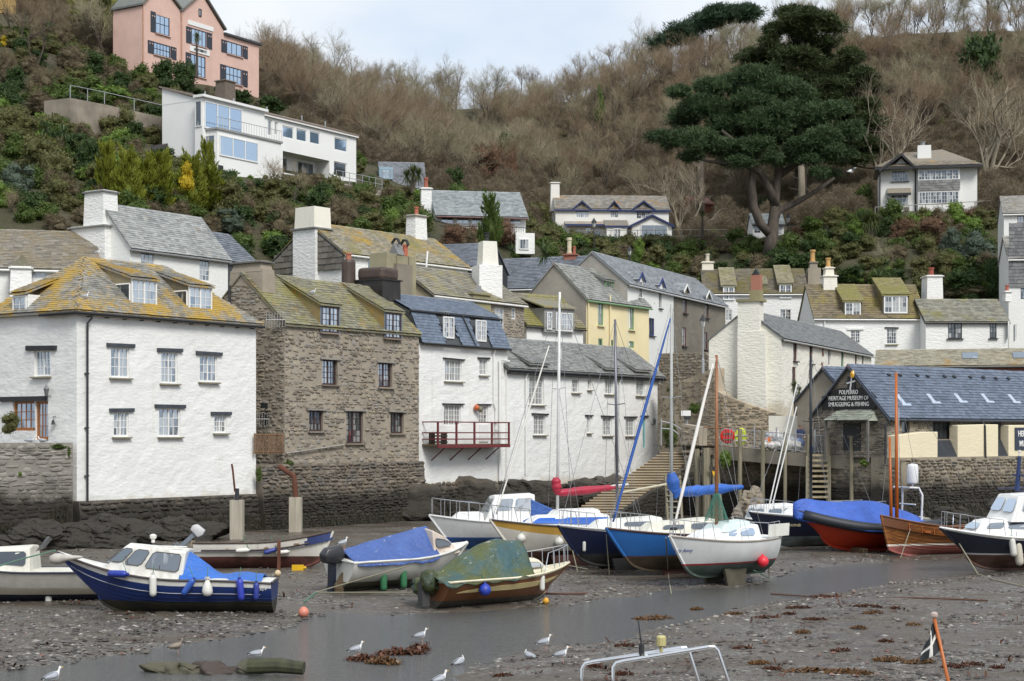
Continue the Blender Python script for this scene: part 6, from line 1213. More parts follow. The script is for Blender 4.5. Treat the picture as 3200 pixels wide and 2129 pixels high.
 def sail_roll(s,A,B,r,mat,name='furled_sail',lumps=0.15,n=14,col=None):
  A,B=Vector(A),Vector(B);pts=[A.lerp(B,i/n)for i in range(n+1)];rr_=[r*(0.35+0.65*math.sin(math.pi*min(1,.12+i/n*.85)))*(1+R.uniform(-lumps,lumps))for i in range(n+1)]
  return MB().tube(pts,rr_,8).build(name,mat,s.root,smooth=True)
 def cover(s,x0,x1,ridge,drop,mat,name='tarpaulin',wf=1.02,nu=16,nv=14,sag=0.05,seed=1,shape=1.25,ridge_y=0.0,z_of=None,wrinkle=0.05,hemjag=0.05):
  """cloth over the boat: ridge(u) height over the deck line, drop below the gunwale"""
  g=[];rr_=random.Random(seed)
  for i in range(nu+1):
   u=i/nu;x=x0+(x1-x0)*u;t=min(1,max(0,x/s.L+.5));b=s.half(t)*wf+0.03;zb_=s.sheer(t)-drop(u)*1.0;zr=s.sheer(t)+ridge(u);row=[]
   for j in range(nv+1):
    v=-1+2*j/nv;q=abs(v);y=b*v
    if q>0.8:y=b*math.copysign(1.0-(1-q)*.35,v)
    zz=zr-(zr-s.sheer(t))*(min(q/.8,1))**shape if q<=0.8 else s.sheer(t)+(zb_-s.sheer(t))*(q-.8)/.2
    w_=wrinkle*(noise.noise(Vector((x*2.2,y*2.2+seed,zz)))+.6*noise.noise(Vector((x*5.5,y*5+seed,zz*2))));zz+=w_-sag*math.sin(math.pi*min(q/.8,1))*abs(math.sin(u*math.pi*3))
    if q>=.99:zz+=rr_.uniform(-hemjag,hemjag)
    row.append(Vector((x,y*(1+w_*.8)+ridge_y,zz)))
   g.append(row)
  o=MB().sheet(g).build(name,mat,s.root,smooth=True);o.modifiers.new('s','SUBSURF').levels=1;o.modifiers['s'].render_levels=1;solid(o,0.012,0);return o
 def fins(s,x0,x1,depth,mat,twin=0.0,name='keel_fin',th=0.1):
  for y in((twin,-twin)if twin else(0.0,)):
   MB().prism([(x0,y-th/2,0.25),(x1,y-th/2,0.25),(x1-.2,y-th/2,-depth),(x0+.12,y-th/2,-depth)],(0,th,0)).build(name,mat,s.root)
 def outboard(s,x,z,mat,cmat,tilt=0.0,scale=1.0,y=0.0,name='outboard_motor'):
  M=Matrix.Translation((x,y,z))@Matrix.Rotation(math.radians(tilt),4,'Y')@Matrix.Scale(scale,4)
  mb=MB();mb.add([(x_*1.0,y_,z_)for x_,y_,z_ in((-.34,-.13,0),(.1,-.16,0),(.1,.16,0),(-.34,.13,0),(-.40,-.15,.2),(.16,-.18,.2),(.16,.18,.2),(-.40,.15,.2),(-.30,-.10,.36),(.08,-.14,.42),(.08,.14,.42),(-.30,.10,.36))],[(0,3,2,1),(0,1,5,4),(1,2,6,5),(2,3,7,6),(3,0,4,7),(4,5,9,8),(5,6,10,9),(6,7,11,10),(7,4,8,11),(8,9,10,11)]);o=mb.build(name,cmat,s.root,smooth=True);sb_=o.modifiers.new('s','BEVEL');sb_.width=.05;sb_.segments=3;o.matrix_local=M@Matrix.Translation((0,0,0.08))
  q=MB();q.box((-0.10,0,-0.25),(0.16,0.12,0.75));q.box((-0.16,0,-0.62),(0.36,0.14,0.03));l=q.build('outboard_leg',mat,s.root);l.matrix_local=M
  q=MB();q.lathe([(0.02,-.25),(0.07,-.15),(0.08,0.1),(0.03,.2)],(0,0,0),8,Matrix.Rotation(math.pi/2,3,'Y'));q.prism([(-.05,-.01,-.02),(.1,-.01,-.02),(.02,-.01,-.22)],(0,.02,0));l=q.build('gearcase',mat,s.root);l.matrix_local=M@Matrix.Translation((-0.12,0,-0.78))
  q=MB()
  for k in range(3):q.box((-.18,0,0),(0.02,0.07,0.24),Matrix.Rotation(k*2.09,3,'X'))
  l=q.build('propeller',mat,s.root);l.matrix_local=M@Matrix.Translation((-0.16,0,-0.78));return o
 def name_text(s,body,px,py,size,mat,sx=0.9,shear=0.0,over=None):
  p,n=hit(over or s.hull,px,py)
  if p is None:return
  R_=world_m(s.root).to_3x3();ez=(R_@Vector((0,0,1)));x=ez.cross(n).normalized();y=n.cross(x)
  me_o=text_mesh(body,size,mat,None,(0,0,0),(0,0,0),'name',0.004,0.0,sx,shear=shear);W_=frame_m(p+n*0.02,x,y,n);me_o.parent=s.root;me_o.matrix_local=world_m(s.root).inverted()@W_@Matrix.Diagonal((sx,1,1,1))
rope_m=paint((0.30,0.28,0.20),0.9);rope_g=paint((0.10,0.20,0.14),0.9);rust=paint((0.12,0.045,0.025),0.9,0.4)
def fender(os_,px,py,kind,c,label,size=0.55,ang=0.0,group=None,r=None,py_top=None):
 p,n=hit(os_,px,py)
 if p is None:print('MISS fender',label);return
 if kind=='long':r=r or size*0.16;prof=[(.02,-.5),(r/size*.45,-.47),(r/size*.9,-.42),(r/size,-.3),(r/size,.3),(r/size*.9,.42),(r/size*.4,.48),(.03,.52)]
 elif kind=='ball':r=size/2;prof=[(.02,-.5),(.2,-.46),(.38,-.32),(.49,-.1),(.49,.1),(.38,.32),(.2,.46),(.09,.5),(.08,.6)]
 else:r=size*.3;prof=[(.02,-.5),(.18,-.47),(.27,-.36),(.3,-.2),(.25,.05),(.14,.3),(.07,.45),(.05,.55)]
 nf=Vector((n.x,n.y,0)).normalized();rt=thing('fender' if kind!='ball' else 'buoy',label,'fender' if kind!='ball' else 'buoy',p+nf*(r*0.92),0,group)
 M=Matrix.Rotation(math.atan2(nf.x,-nf.y),3,'Z')@Matrix.Rotation(ang,3,'Y')
 MB().lathe([(a*size,b*size)for a,b in prof],(0,0,0),12,M).build('body',paint(c,0.45,0.1,0.3),rt,smooth=True)
 if kind!='ball':e=M@Vector((0,0,size*.5));MB().tube([M@Vector((0,0,size*.44)),M@Vector((0,0,size*.56))],r*.5,6).build('eye',paint(sc3(c,.8),0.5),rt)
 t_=Vector(M@Vector((0,0,size*.5)));top=Vector((0,0,(py_top if py_top else size*.5+.3)))-nf*(r*.8);MB().tube([t_,top],0.012,4).build('rope',rope_g,rt)
 return rt
def gx(k,x,y):return cr(k,x,y)
tarpm=lambda c,name='tarp',dirt=0.0:paint(c,0.55,0.18,dirt,name)
@cached
def tarp_mat(c,spot=(0.75,0.74,0.70),alg=None,amt=0.5):
 t=NT('tarpaulin');oc=t.n('TexCoord').outputs['Object'];col=t.mix(t.ramp(t.noise(1.5,5,.6,src=oc),[(.35,0.),(.7,1.)]),sc3(c,.8),sc3(c,1.1))
 if alg:col=t.mix(t.math('MULTIPLY',t.ramp(t.noise((.9,1.3,.9),6,.65,src=oc),[(.4,0.),(.58,1.)]),.95),col,t.mix(t.noise(6,5,src=oc),alg,sc3(alg,0.45)))
 sp=t.ramp(t.math('ADD',t.math('MULTIPLY',t.noise((3.2,9,3),6,.7,src=oc),.7),t.math('MULTIPLY',t.noise(1.1,3,src=oc),.3)),[(.60,0.),(.64,1.)]);col=t.mix(t.math('MULTIPLY',sp,amt),col,spot)
 t.color(col);t.set(Roughness=.5);t.bump(t.math('ADD',t.noise((2.2,6,3),5,.6,src=oc),t.math('MULTIPLY',t.noise((7,3,7),4,.6,src=oc),.6)),.9,.09);return t.m
anti=(0.07,0.04,0.032);red_af=(0.16,0.045,0.035);grn_af=(0.07,0.075,0.05)
dirtyw=(0.72,0.71,0.66)
b2=Boat('cabin_boat','dark blue clinker cabin boat with white wheelhouse, blue tarpaulin and row of fenders',520,46.6,6.05,2.1,181,0.92,1.72,(0.012,0.035,0.16),(0.045,0.04,0.022),0.42,zm=1.02,rake=1.15,bs=0.82,zk=0.55,tk=0.55,band=dirtyw,gun=(0.06,0.05,0.05),deck=dirtyw,z0=-0.02,full=0.8,bot2=(0.02,0.02,0.016),grime=0.15,bandfrac=0.88)
wf_=paint((0.10,0.09,0.08),0.6)
PHC=b2.cabin(-0.55,1.75,0.78,0.6,0.78,0.62,-0.12,0.72,0.14,-0.02,paint(dirtyw,0.45,0.1,0.45),((0.06,0.5,0.26,0.88),(0.56,0.78,0.3,0.9),(0.82,0.98,0.34,0.9)),((0.08,0.46,0.25,0.85),(0.54,0.92,0.25,0.85)),glass((0.05,0.048,0.045),0.22,0.15),frame=wf_)
MB().lathe([(0.05,0),(0.05,.1),(0.09,.12),(0.1,.2),(0.04,.24)],(0.35,0.1,2.02-.02),8).build('mast_light',paint(dirtyw),b2.root)
for y in(-.45,.45):MB().tube([(-.5,y,b2.deckz(-.5)+.82),(.9,y,b2.deckz(.9)+.72)],.018,5).build('roof_rail',paint(dirtyw),b2.root)
bt_=tarp_mat((0.03,0.15,0.55),amt=.12)
PHT=b2.cover(-2.75,-0.5,lambda u:0.16+0.66*max(0,(u-.55)/.45)**1.1+.05*math.sin(u*9),lambda u:0.05,bt_,seed=4,shape=1.6,wf=0.93,sag=.03)
b2.name_text('PHILANDER',*gx('m1',1117,398),0.12,paint((0.05,0.1,0.25)),over=PHC)
b2.name_text('90+',*gx('m1',2150,632),0.15,white_p,shear=.3)
MB().tube([b2.pt(i/20,.72,1)+Vector((0,.012,0))for i in range(1,21)],.012,4).build('stripe',paint((0.35,0.37,0.42)),b2.root);MB().tube([b2.pt(i/20,.72,-1)+Vector((0,-.012,0))for i in range(1,21)],.012,4).build('stripe',paint((0.35,0.37,0.42)),b2.root)
for q in(.42,.52,.62):
 for sd_ in(1,-1):MB().tube([b2.pt(i/24,q,sd_)for i in range(0,24)],.014,4).build('strake',b2.hm,b2.root)
HB=[b2.hull]
for x,y,k_,c,lb,sz,an in((975,505,'long',(.02,.045,.33),'blue fender lying level on the blue boat bow',.62,1.57),(1262,600,'long',dirtyw,'long white fender below the PHILANDER name',.62,0),(1545,612,'long',(.03,.10,.42),'bright blue fender hanging askew amidships on the blue boat',.55,.6),(1703,612,'pear',dirtyw,'white pear shaped fender on the blue boat',.5,0),(1970,635,'long',(.03,.05,.40),'violet blue fender near the stern of the blue boat',.62,-.1),(2097,648,'long',(.015,.04,.28),'faded dark blue fender at the stern corner of the blue boat',.5,.02)):fender(HB,*gx('m1',x,y),k_,c,lb,sz,an)
p_,n_=hit(HB,*gx('m1',520,385));o=thing('fender','fat grey white fender tied under the bow of the blue boat','fender',p_+Vector((0.05,-.16,0))if p_ else P(200,1745,46));MB().lathe([(.02,-.4),(.1,-.38),(.15,-.25),(.15,-.1),(.08,.1),(.04,.45),(.02,.5)],(0,0,0),12,Matrix.Rotation(1.5,3,'Y')).build('body',paint((.5,.47,.42),.5,.1,.3),o,smooth=True)
b1=Boat('motor_boat','cream white cabin motor boat with dark windows behind the blue boat',60,49.6,5.4,2.1,184,0.95,1.32,(0.66,0.62,0.52),(0.02,0.025,0.05),0.28,zm=0.95,rake=0.9,bs=0.9,zk=0.5,full=0.6,band=(0.75,0.73,0.66),gun=(0.03,0.035,0.06),deck=(0.72,0.70,0.62),bandfrac=.6,grime=.2)
b1.cabin(-0.5,1.45,0.85,0.55,0.72,0.5,0.05,0.75,0.18,0,paint((0.74,0.72,0.64),.45,.08,.25),((0.08,0.8,0.25,0.85),),((0.06,0.94,0.2,0.9),),glass((0.02,0.02,0.02),0.1,0.0));b1.rails(0.66,0.97,0.5)
q=MB();q.sheet([[Vector((-.6-.25*v,(u*2-1)*.6,1.55+v*.42-.12*abs(u*2-1)*v))for v in(0,.5,1)]for u in(0,.2,.4,.6,.8,1)]);w_=q.build('windscreen',glass((.12,.12,.12),.12,0.0),b1.root);solid(w_,.01,0)
fender([b1.hull],*gx('m1',403,715),'long',dirtyw,'long white fender on the cream boat beside the blue hull',.62,.02)
b3=Boat('open_boat','white open wooden boat with blue interior and rusty red bottom by the wall',825,61.5,5.05,1.75,4,0.98,1.42,(0.68,0.66,0.6),(0.15,0.05,0.04),0.5,zm=0.98,rake=0.45,bs=0.78,zk=0.35,tk=.6,full=0.85,gun=(0.07,0.045,0.035),deck=(0.03,0.05,0.16),open_=True,inset=0.32,heel=-4,grime=.55,bot2=(.05,.02,.015))
for sd_ in(1,-1):MB().tube([b3.pt(.06+i/14*.78,.8,sd_)for i in range(15)],.03,5).build('rubbing_strake',paint((.07,.045,.035)),b3.root)
for x in(-1.2,.1,1.2):MB().bb((x-.12,-b3.half(x/5.05+.5)*.95,b3.deckz(x)-.22),(x+.12,b3.half(x/5.05+.5)*.95,b3.deckz(x)-.17)).build('thwart',wood((.35,.22,.12)),b3.root)
fd=MB();fd.sheet([[Vector((q.x,q.y*k,q.z-.02))for k in(-.96,0,.96)]for q in[b3.pt(.8+.2*i/5,1,1)for i in range(6)]]);fd.build('foredeck',wood((.5,.38,.26)),b3.root)
b3.outboard(-2.55,1.2,paint((.16,.19,.23),.4),paint((.5,.5,.5),.5,.2,.3),48,.95);MB().bb((-2.66,-.2,.62),(-2.5,.2,1.1)).build('motor_bracket',wood((.25,.2,.14)),b3.root);MB().bb((.55,-1.0,-.1),(.67,-.9,1.05)).build('leg_prop',rust,b3.root)
for x,y,c,lb,an in((1625,686,dirtyw,'white fender lying along the open white boat',1.5),(1808,690,(.03,.05,.25),'small navy fender on the open white boat',1.3),(1888,697,dirtyw,'white fender beside the prop of the open boat',1.5)):fender([b3.hull],*gx('k8',x,y),'long',c,lb,.5,an)
b4=Boat('covered_boat','white motor boat under a faded blue tarpaulin with black outboard at its stern',1262,53.8,5.0,2.1,38,0.95,1.3,(0.68,0.68,0.63),(0.16,0.16,0.12),0.3,zm=0.98,rake=0.7,bs=0.88,full=0.75,gun=dirtyw,deck=dirtyw,heel=3,grime=.3,z0=0.12)
b4.cover(-2.4,0.8,lambda u:.26+.66*min(1,u/.95)**.8,lambda u:0.14,tarp_mat((0.055,0.11,0.33),amt=.5),seed=6,shape=1.1,wf=1.0,sag=.03)
b4.cabin(0.65,1.95,.78,.42,.78,.32,.02,.5,.2,0,paint((.66,.56,.47),.6,.15,.6),((.1,.8,.3,.7),),(),glass((.04,.04,.04),.15,0));b4.outboard(-2.6,0.75,paint((.02,.025,.04),.35),paint((.03,.03,.035),.35,.1,.0),0,1.35);MB().prism([(-2.75,-.28,-.1),(-2.45,-.28,-.1),(-2.45,-.28,.65),(-2.75,-.28,.2)],(0,.1,0)).build('rudder',paint((.13,.09,.05),.9,.4),b4.root)
for x,y,lb in((637,690,'long green fender on the white covered boat'),(800,668,'green fender where the two covered boats meet')):fender([b4.hull],*gx('m2',x,y),'long',(.04,.18,.08),lb,.7,0)
b5=Boat('covered_boat','brown and cream boat under an algae green tarpaulin with shrouded outboard',1575,49.4,5.0,2.05,36,0.78,1.12,(0.21,0.085,0.035),(0.10,0.09,0.07),0.24,zm=0.8,rake=0.85,bs=0.9,full=0.55,band=(0.72,0.66,0.48),gun=(0.74,0.68,0.5),deck=(0.72,0.66,0.48),bandfrac=.93,heel=-3,grime=.12,z0=-0.03)
cc=paint((.74,.68,.52),.5,.08,.2);b5.cabin(-.6,1.55,.86,.5,.62,.3,.0,.35,.3,0,cc,((.38,.9,.35,.72),),(),glass((.35,.33,.28),.15,.5),frame=metal());
b5.cover(-2.7,.55,lambda u:.18+.95*math.sin(min(1,u/.8)*math.pi/2)**1.3-.25*max(0,u-.8)*4*.5,lambda u:.02+.1*(1-u),tarp_mat((.035,.09,.10),alg=(.10,.12,.025),amt=.55),seed=9,shape=2.3,wf=1.0,sag=.08,wrinkle=.06,hemjag=.1)
mb=MB();mb.blob((-2.7,-.15,.82),(.27,.24,.36),3,.28,2.2,3);mb.build('motor_cover',tarp_mat((.03,.07,.08),alg=(.07,.085,.02),amt=.5),b5.root,smooth=True);mb=MB();mb.blob((-2.55,.25,.66),(.42,.5,.3),3,.32,2.2,5);mb.build('motor_cover',tarp_mat((.035,.09,.10),alg=(.10,.12,.025),amt=.4),b5.root,smooth=True)
MB().bb((-2.95,-.12,.1),(-2.7,.12,.8)).build('outboard_leg',paint((.05,.05,.05)),b5.root);b5.rails(.74,.98,.55,r=.016)
for sd_ in(1,-1):
 g=[[b5.pt(.06+.86*i/14,.64-.0*i,sd_)+Vector((0,sd_*.012,0)),b5.pt(.06+.86*i/14,.64+.17*math.sin(i/14*3.14)**.6,sd_)+Vector((0,sd_*.012,0))]for i in range(15)];o=MB().sheet(g).build('stripe',paint((.72,.6,.3)),b5.root);solid(o,.008,0)
fender([b5.hull],*gx('m2',1455,765),'ball',(.02,.05,.40),'blue ball fender on the brown and cream boat',.36);fender([b5.hull],*gx('m2',1932,710),'long',dirtyw,'white fender with blue rope at the bow of the brown boat',.5,0)
b6=Boat('motor_cruiser','white motor cruiser with bow rail and blue canopy moored behind the yachts',1570,72,6.5,2.4,196,1.25,1.55,(.75,.76,.76),(.03,.09,.25),.55,rake=.8,boot=(.03,.1,.35),deck=WHITE,gun=(.6,.6,.6));b6.rails(.62,.98,.75,5,.02)
b6.cabin(-1.2,1.0,.95,.7,1.15,1.0,-.05,.55,.2,.05,None,((.06,.46,.4,.88),(.52,.84,.4,.88)),((.05,.46,.35,.9),(.54,.95,.35,.9)),glass((.15,.16,.16),.3,.3));b6.cabin(-2.6,-1.0,.9,.95,.35,1.0,.1,.05,.1,0,tarp_mat((.03,.10,.35),amt=0.));b6.cabin(1.0,2.4,.7,.3,.35,.2,0,.4,.1,0)
keelm=paint((.10,.045,.035),.9,.4)
b7=Boat('yacht','cream yacht with ochre band and blue window strip under a red sail cover',1775,63.2,6.5,2.3,205,1.35,1.62,(.70,.67,.60),(.12,.06,.045),.42,rake=.9,bs=.7,band=(.55,.33,.07),bandfrac=.8,gun=(.06,.05,.06),z0=.22,full=.8,grime=.2,deck=WHITE);b7.fins(-1.0,1.0,.35,keelm,.55)
b7.cabin(-1.5,1.9,.85,.45,.42,.25,.1,.5,.15,0,None,((.02,.97,.1,.8),),(),paint((.02,.12,.5),.3));b7.cabin(-1.2,.8,.6,.5,.22,.15,.1,.3,.1,.4);b7.rails(.8,.98,.55)
tp=b7.mast(.45,P(1703,924,63.2).z-2.1,.06,paint((.75,.75,.73),.4),z=2.0,lean=.1);redm=paint((.42,.02,.05),.5,.25)
b7.sail_roll((.5,0,2.55),(-2.1,0,2.75),.17,redm,'sail_cover');b7.sail_roll((.52,0,3.15),(.45,0,2.5),.2,redm,'sail_cover');MB().tube([(.4,0,2.6),(-2.6,0,2.85)],.05,6).build('boom',paint((.6,.6,.58)),b7.root)
b7.sail_roll((3.0,0,1.8),(.8,0,P(1690,1100,63.2).z),.045,paint((.75,.73,.68)),'furled_jib')
for x,y,lb in((1780,345,'white ball fender at the bow of the ochre banded yacht'),(2080,375,'white ball fender by the navy bow')):fender([b7.hull],*gx('m2',x,y),'ball',dirtyw,lb,.34)
b8=Boat('yacht','navy hulled yacht with white coachroof and bare grey mast',1950,61.0,5.8,2.2,212,1.28,1.5,(.010,.016,.05),(.05,.05,.05),.45,rake=.75,bs=.72,band=WHITE,bandfrac=.95,gun=(.6,.6,.58),z0=.26,full=.8,grime=.05);b8.fins(-1.2,.9,.4,paint((.03,.03,.03),.9),.5)
b8.cabin(-1.4,1.7,.8,.4,.45,.25,.1,.5,.2,0,paint((.74,.74,.68),.5,.1,.15),((.15,.6,.3,.7),));b8.rails(.8,.98,.55);b8.mast(.3,P(1887,1022,61).z-2.0,.055,metal((.22,.22,.25),.45),z=2.0,lean=-.1)
MB().tube([(.2,0,2.6),(-2.5,-.1,2.95)],.045,6).build('boom',paint((.55,.5,.36)),b8.root);fender([b8.hull],*gx('m3',393,965),'long',dirtyw,'small white fender on the navy yacht bow',.38,0)
b9=Boat('yacht','bright blue yacht with cream cabin and blue sail cover over its boom',2112,58.8,6.1,2.25,213,1.3,1.55,(.03,.15,.45),(.09,.065,.04),.5,rake=.85,bs=.72,band=(.10,.045,.04),bandfrac=.96,gun=(.10,.05,.04),z0=.24,full=.8,grime=.08,boot=(.10,.05,.04));b9.fins(-.9,.7,.38,keelm,0)
b9.cabin(-1.4,1.7,.82,.42,.5,.28,.1,.5,.18,0,paint((.72,.70,.6),.5,.08,.25),((.1,.4,.3,.75),(.5,.8,.3,.7)),(),glass((.02,.025,.03),.15,0));b9.rails(.78,.98,.6)
b9.mast(.2,P(2066,973,58.8).z-2.0,.06,paint((.45,.46,.44),.5),z=2.0);blum=tarp_mat((.03,.13,.50),amt=.05)
b9.sail_roll((.15,0,2.7),(-3.0,.1,2.85),.19,blum,'sail_cover');b9.sail_roll((.2,0,3.4),(.0,0,2.5),.22,blum,'sail_cover')
b9.sail_roll((2.75,0,1.75),(.25,0,P(2052,1018,58.8).z),.058,paint((.02,.09,.36)),'furled_jib',.04,24)
b10=Boat('yacht','white yacht named Mary Anne with red boot line and varnished mast',2245,55.6,5.1,2.15,225,1.2,1.42,(.74,.75,.74),(.05,.075,.055),.42,rake=.7,bs=.68,gun=(.4,.35,.3),z0=.30,full=.85,boot=(.30,.02,.03),grime=.12,bot2=(.09,.12,.11));b10.fins(-.9,.3,.36,paint((.09,.08,.055),.9,.4),.45)
CB=b10.cabin(-1.4,1.75,.85,.45,.5,.2,.05,.9,.2,0,paint((.74,.76,.75),.45,.08,.15),((.12,.36,.28,.82),(.42,.56,.28,.8)),(),paint((.30,.38,.50),.25));b10.cabin(-1.2,.4,.6,.5,.2,.12,.1,.3,.12,.42,paint((.62,.72,.70),.5));b10.rails(.74,.98,.55);b10.rails(.02,.2,.55,2,name='pushpit')
b10.mast(.1,P(2215,1138,55.6).z-1.9,.06,wood((.36,.15,.06),(.22,.08,.03),.4),z=1.9);b10.sail_roll((2.3,0,1.75),(.3,0,P(2204,1165,55.6).z),.062,paint((.74,.71,.66)),'furled_jib',.06,24)
MB().lathe([(.12,0),(.13,.06),(.05,.1)],(2.33,0,1.6),8).build('furling_drum',blk,b10.root)
gn=MB();gn.sheet([[Vector((.1+math.cos(a)*(.08+.36*v),math.sin(a)*(.08+.36*v),2.75-.95*v))for a in[i*.7 for i in range(10)]]for v in(0,.4,1)]);o=gn.build('green_net',paint((.05,.20,.15)),b10.root);sb_=o.modifiers.new('s','SUBSURF');sb_.levels=sb_.render_levels=2;o.modifiers.new('w','WIREFRAME').thickness=.012
ck=MB();ck.sheet([[Vector((-1.5-.04*j-1.3*u,sd_*(.95-.1*u),1.25+.42*j))for j in(0,1)]for sd_ in(-1,)for u in(0,.5,1)]);o=ck.build('cockpit_dodger',paint((.72,.72,.66),.6,.1,.2),b10.root);solid(o,.012,0)
ck=MB();ck.sheet([[Vector((-1.5-.04*j-1.3*u,(.95-.1*u),1.25+.42*j))for j in(0,1)]for u in(0,.5,1)]);o=ck.build('cockpit_dodger',paint((.72,.72,.66),.6,.1,.2),b10.root);solid(o,.012,0)
b10.name_text('Mary Anne',*gx('m3',1352,1003),.17,paint((.05,.09,.3)),shear=.35);fender([b10.hull],*gx('m3',2098,1110),'ball',(.72,.03,.05),'vivid red ball fender hanging at the quarter of the white yacht',.40);fender([b10.hull],*gx('m3',1240,1090),'ball',(.5,.5,.47),'grey white ball fender under the bow of the white yacht',.34)
b10.outboard(-2.65,.9,paint((.04,.05,.06)),paint((.03,.04,.06)),5,.7)
b11=Boat('cabin_boat','small white clinker cabin boat with black rubbing strake beside the wall',2405,75.5,5.2,2.0,222,1.0,1.35,(.68,.68,.66),(.03,.03,.035),.3,rake=.5,gun=(.02,.02,.02),grime=.3);b11.cabin(-1.2,1.2,.8,.6,.85,.7,0,.35,.1,0,None,((.1,.45,.35,.8),(.52,.9,.35,.8)),((.08,.46,.3,.8),(.54,.92,.3,.8)),glass((.05,.05,.05),.2,0))
for q in(.45,.6,.75,.9):
 for sd_ in(1,-1):MB().tube([b11.pt(i/20,q,sd_)for i in range(20)],.014,4).build('strake',b11.hm,b11.root)
b12=Boat('yacht','navy yacht with white deck named Reminda and tall black mast',2545,73.5,7.0,2.35,208,1.4,1.65,(.010,.014,.03),(.16,.20,.20),.55,rake=.8,bs=.7,band=WHITE,bandfrac=.96,gun=(.6,.6,.6),full=.85,grime=.05,z0=.02);b12.cabin(-1.6,1.8,.85,.45,.42,.25,.1,.5,.18,0,None,((.1,.5,.3,.7),));b12.rails(.75,.98,.6);b12.rails(.02,.25,.6,3,name='pushpit')
b12.mast(.2,P(2500,1116,73.5).z-2.0,.07,paint((.012,.015,.02),.35),z=2.0);b12.name_text('Reminda',*gx('m4',563,473),.22,paint((.7,.62,.4)),shear=.35)
MB().tube([(2.2,-.2,1.7),(.9,-.1,6.2)],.03,6).build('spinnaker_pole',paint((.75,.75,.72)),b12.root);MB().tube([(2.6,.1,1.7),(1.0,.05,7.2)],.03,6).build('furled_jib',paint((.75,.75,.72)),b12.root)
b13=Boat('rescue_boat','orange hulled inflatable boat under a bright blue fitted cover on a cradle',2690,70.5,6.4,2.4,200,1.2,1.75,(.52,.045,.015),(.45,.04,.015),.1,zm=1.05,rake=1.3,bs=.9,zk=.75,tk=.5,full=.45,gun=(.02,.025,.03),grime=.08,z0=.12,deck=(.1,.1,.1),bot2=(.35,.035,.015))
for sd_ in(1,-1):MB().tube([b13.pt(i/20,1.0,sd_)+Vector((0,sd_*.03,-.12))for i in range(20)],.22,8).build('tube',paint((.018,.022,.03),.55),b13.root,smooth=True)
b13.cover(-2.6,3.25,lambda u:.28+.62*math.sin(u*math.pi)**.6*(1.12-.2*math.cos(u*9)),lambda u:.12+.28*u,tarp_mat((.035,.11,.48),amt=.04),seed=13,shape=1.5,wf=1.17,sag=.1,wrinkle=.05)
wt=paint((.72,.73,.74),.4)
for y in(-.75,.75):MB().tube([(-2.5,y,1.1),(-2.55,y,2.3),(-2.45,y*.85,2.6),(-2.0,y*.8,2.62)],.045,7).build('arch_leg',wt,b13.root)
MB().tube([(-2.45,-.65,2.6),(-2.45,.65,2.6)],.045,7).build('arch_bar',wt,b13.root);MB().tube([(-2.3,-.6,1.9),(-2.3,.6,1.9)],.03,6).build('arch_bar',wt,b13.root);MB().lathe([(.05,0),(.22,.03),(.24,.1),(.24,.75),(.2,.85),(.05,.88)],(-2.5,.1,2.75),12).build('radar_dome',wt,b13.root,smooth=True);MB().tube([(-2.5,.1,2.6),(-2.5,.1,2.8)],.04,6).build('radar_mast',wt,b13.root);MB().tube([(-2.2,-.5,2.6),(-2.2,-.5,6.0)],.014,4).build('whip_aerial',wt,b13.root)
ck=wood((.16,.11,.06));
for x in(-1.8,.4):MB().bb((x-.12,-1.0,-.15),(x+.12,1.0,.12)).build('cradle_beam',ck,b13.root)
fender([b13.hull],*gx('m4',1300,575),'long',(.02,.04,.11),'dark blue fender hanging on the orange boat',.8,-.2)
varn=NT('varnish');oc=varn.n('TexCoord').outputs['Object'];zz=varn.n('SeparateXYZ',Vector=oc).outputs['Z'];gr=varn.noise((.8,6,14),6,.6,src=oc)
cv=varn.mix(varn.ramp(gr,[(.35,0.),(.65,1.)]),(.14,.045,.012),(.30,.12,.03));cb_=varn.mix(varn.noise(2,5,src=oc),(.25,.07,.055),(.36,.13,.11));g1_=varn.math('GREATER_THAN',zz,.42);cv=varn.mix(varn.math('MULTIPLY',g1_,varn.math('LESS_THAN',zz,.50)),cv,(.7,.66,.58));varn.color(varn.mix(g1_,cb_,cv));varn.set(Roughness=.38)
b14=Boat('clinker_boat','varnished clinker sailing boat with two bright orange masts and pink bottom',2935,69.0,5.6,2.0,202,1.3,1.7,(.3,.1,.03),red_af,.4,zm=1.15,rake=.35,bs=.75,zk=.3,full=.8,gun=(.16,.06,.025),deck=(.16,.06,.025),open_=True,inset=.4,mat=varn.m,heel=3)
for q in(.28,.37,.46,.55,.64,.73,.82,.91):
 for sd_ in(1,-1):MB().tube([b14.pt(i/22,q,sd_)for i in range(22)],.016,4).build('plank_land',b14.hm,b14.root)
om=wood((.48,.13,.02),(.36,.09,.015),.4);P1,P2=P(2886,1165,69),P(2858,1366,69)
MB().tube([(2.05,.0,1.0),(1.85,0,P1.z-0.0)],[.085,.055],8).build('mast',om,b14.root,smooth=True);MB().tube([(2.35,.05,1.0),(2.3,.05,P2.z)],[.075,.05],8).build('mast',om,b14.root,smooth=True)
for x in(-1.3,0,1.1):MB().bb((x-.12,-.8,.95),(x+.12,.8,1.0)).build('thwart',om,b14.root)
for i in range(9):
 x=-2.2+i*.5;
 for sd_ in(1,-1):q=b14.pt(x/5.6+.5,1,sd_);MB().tube([q*Vector((1,.96,1))if False else Vector((q.x,q.y*.95,q.z)),Vector((q.x,q.y*.95,q.z-.4))],.018,4).build('rib',om,b14.root)
wire=metal((.35,.35,.36),.4)
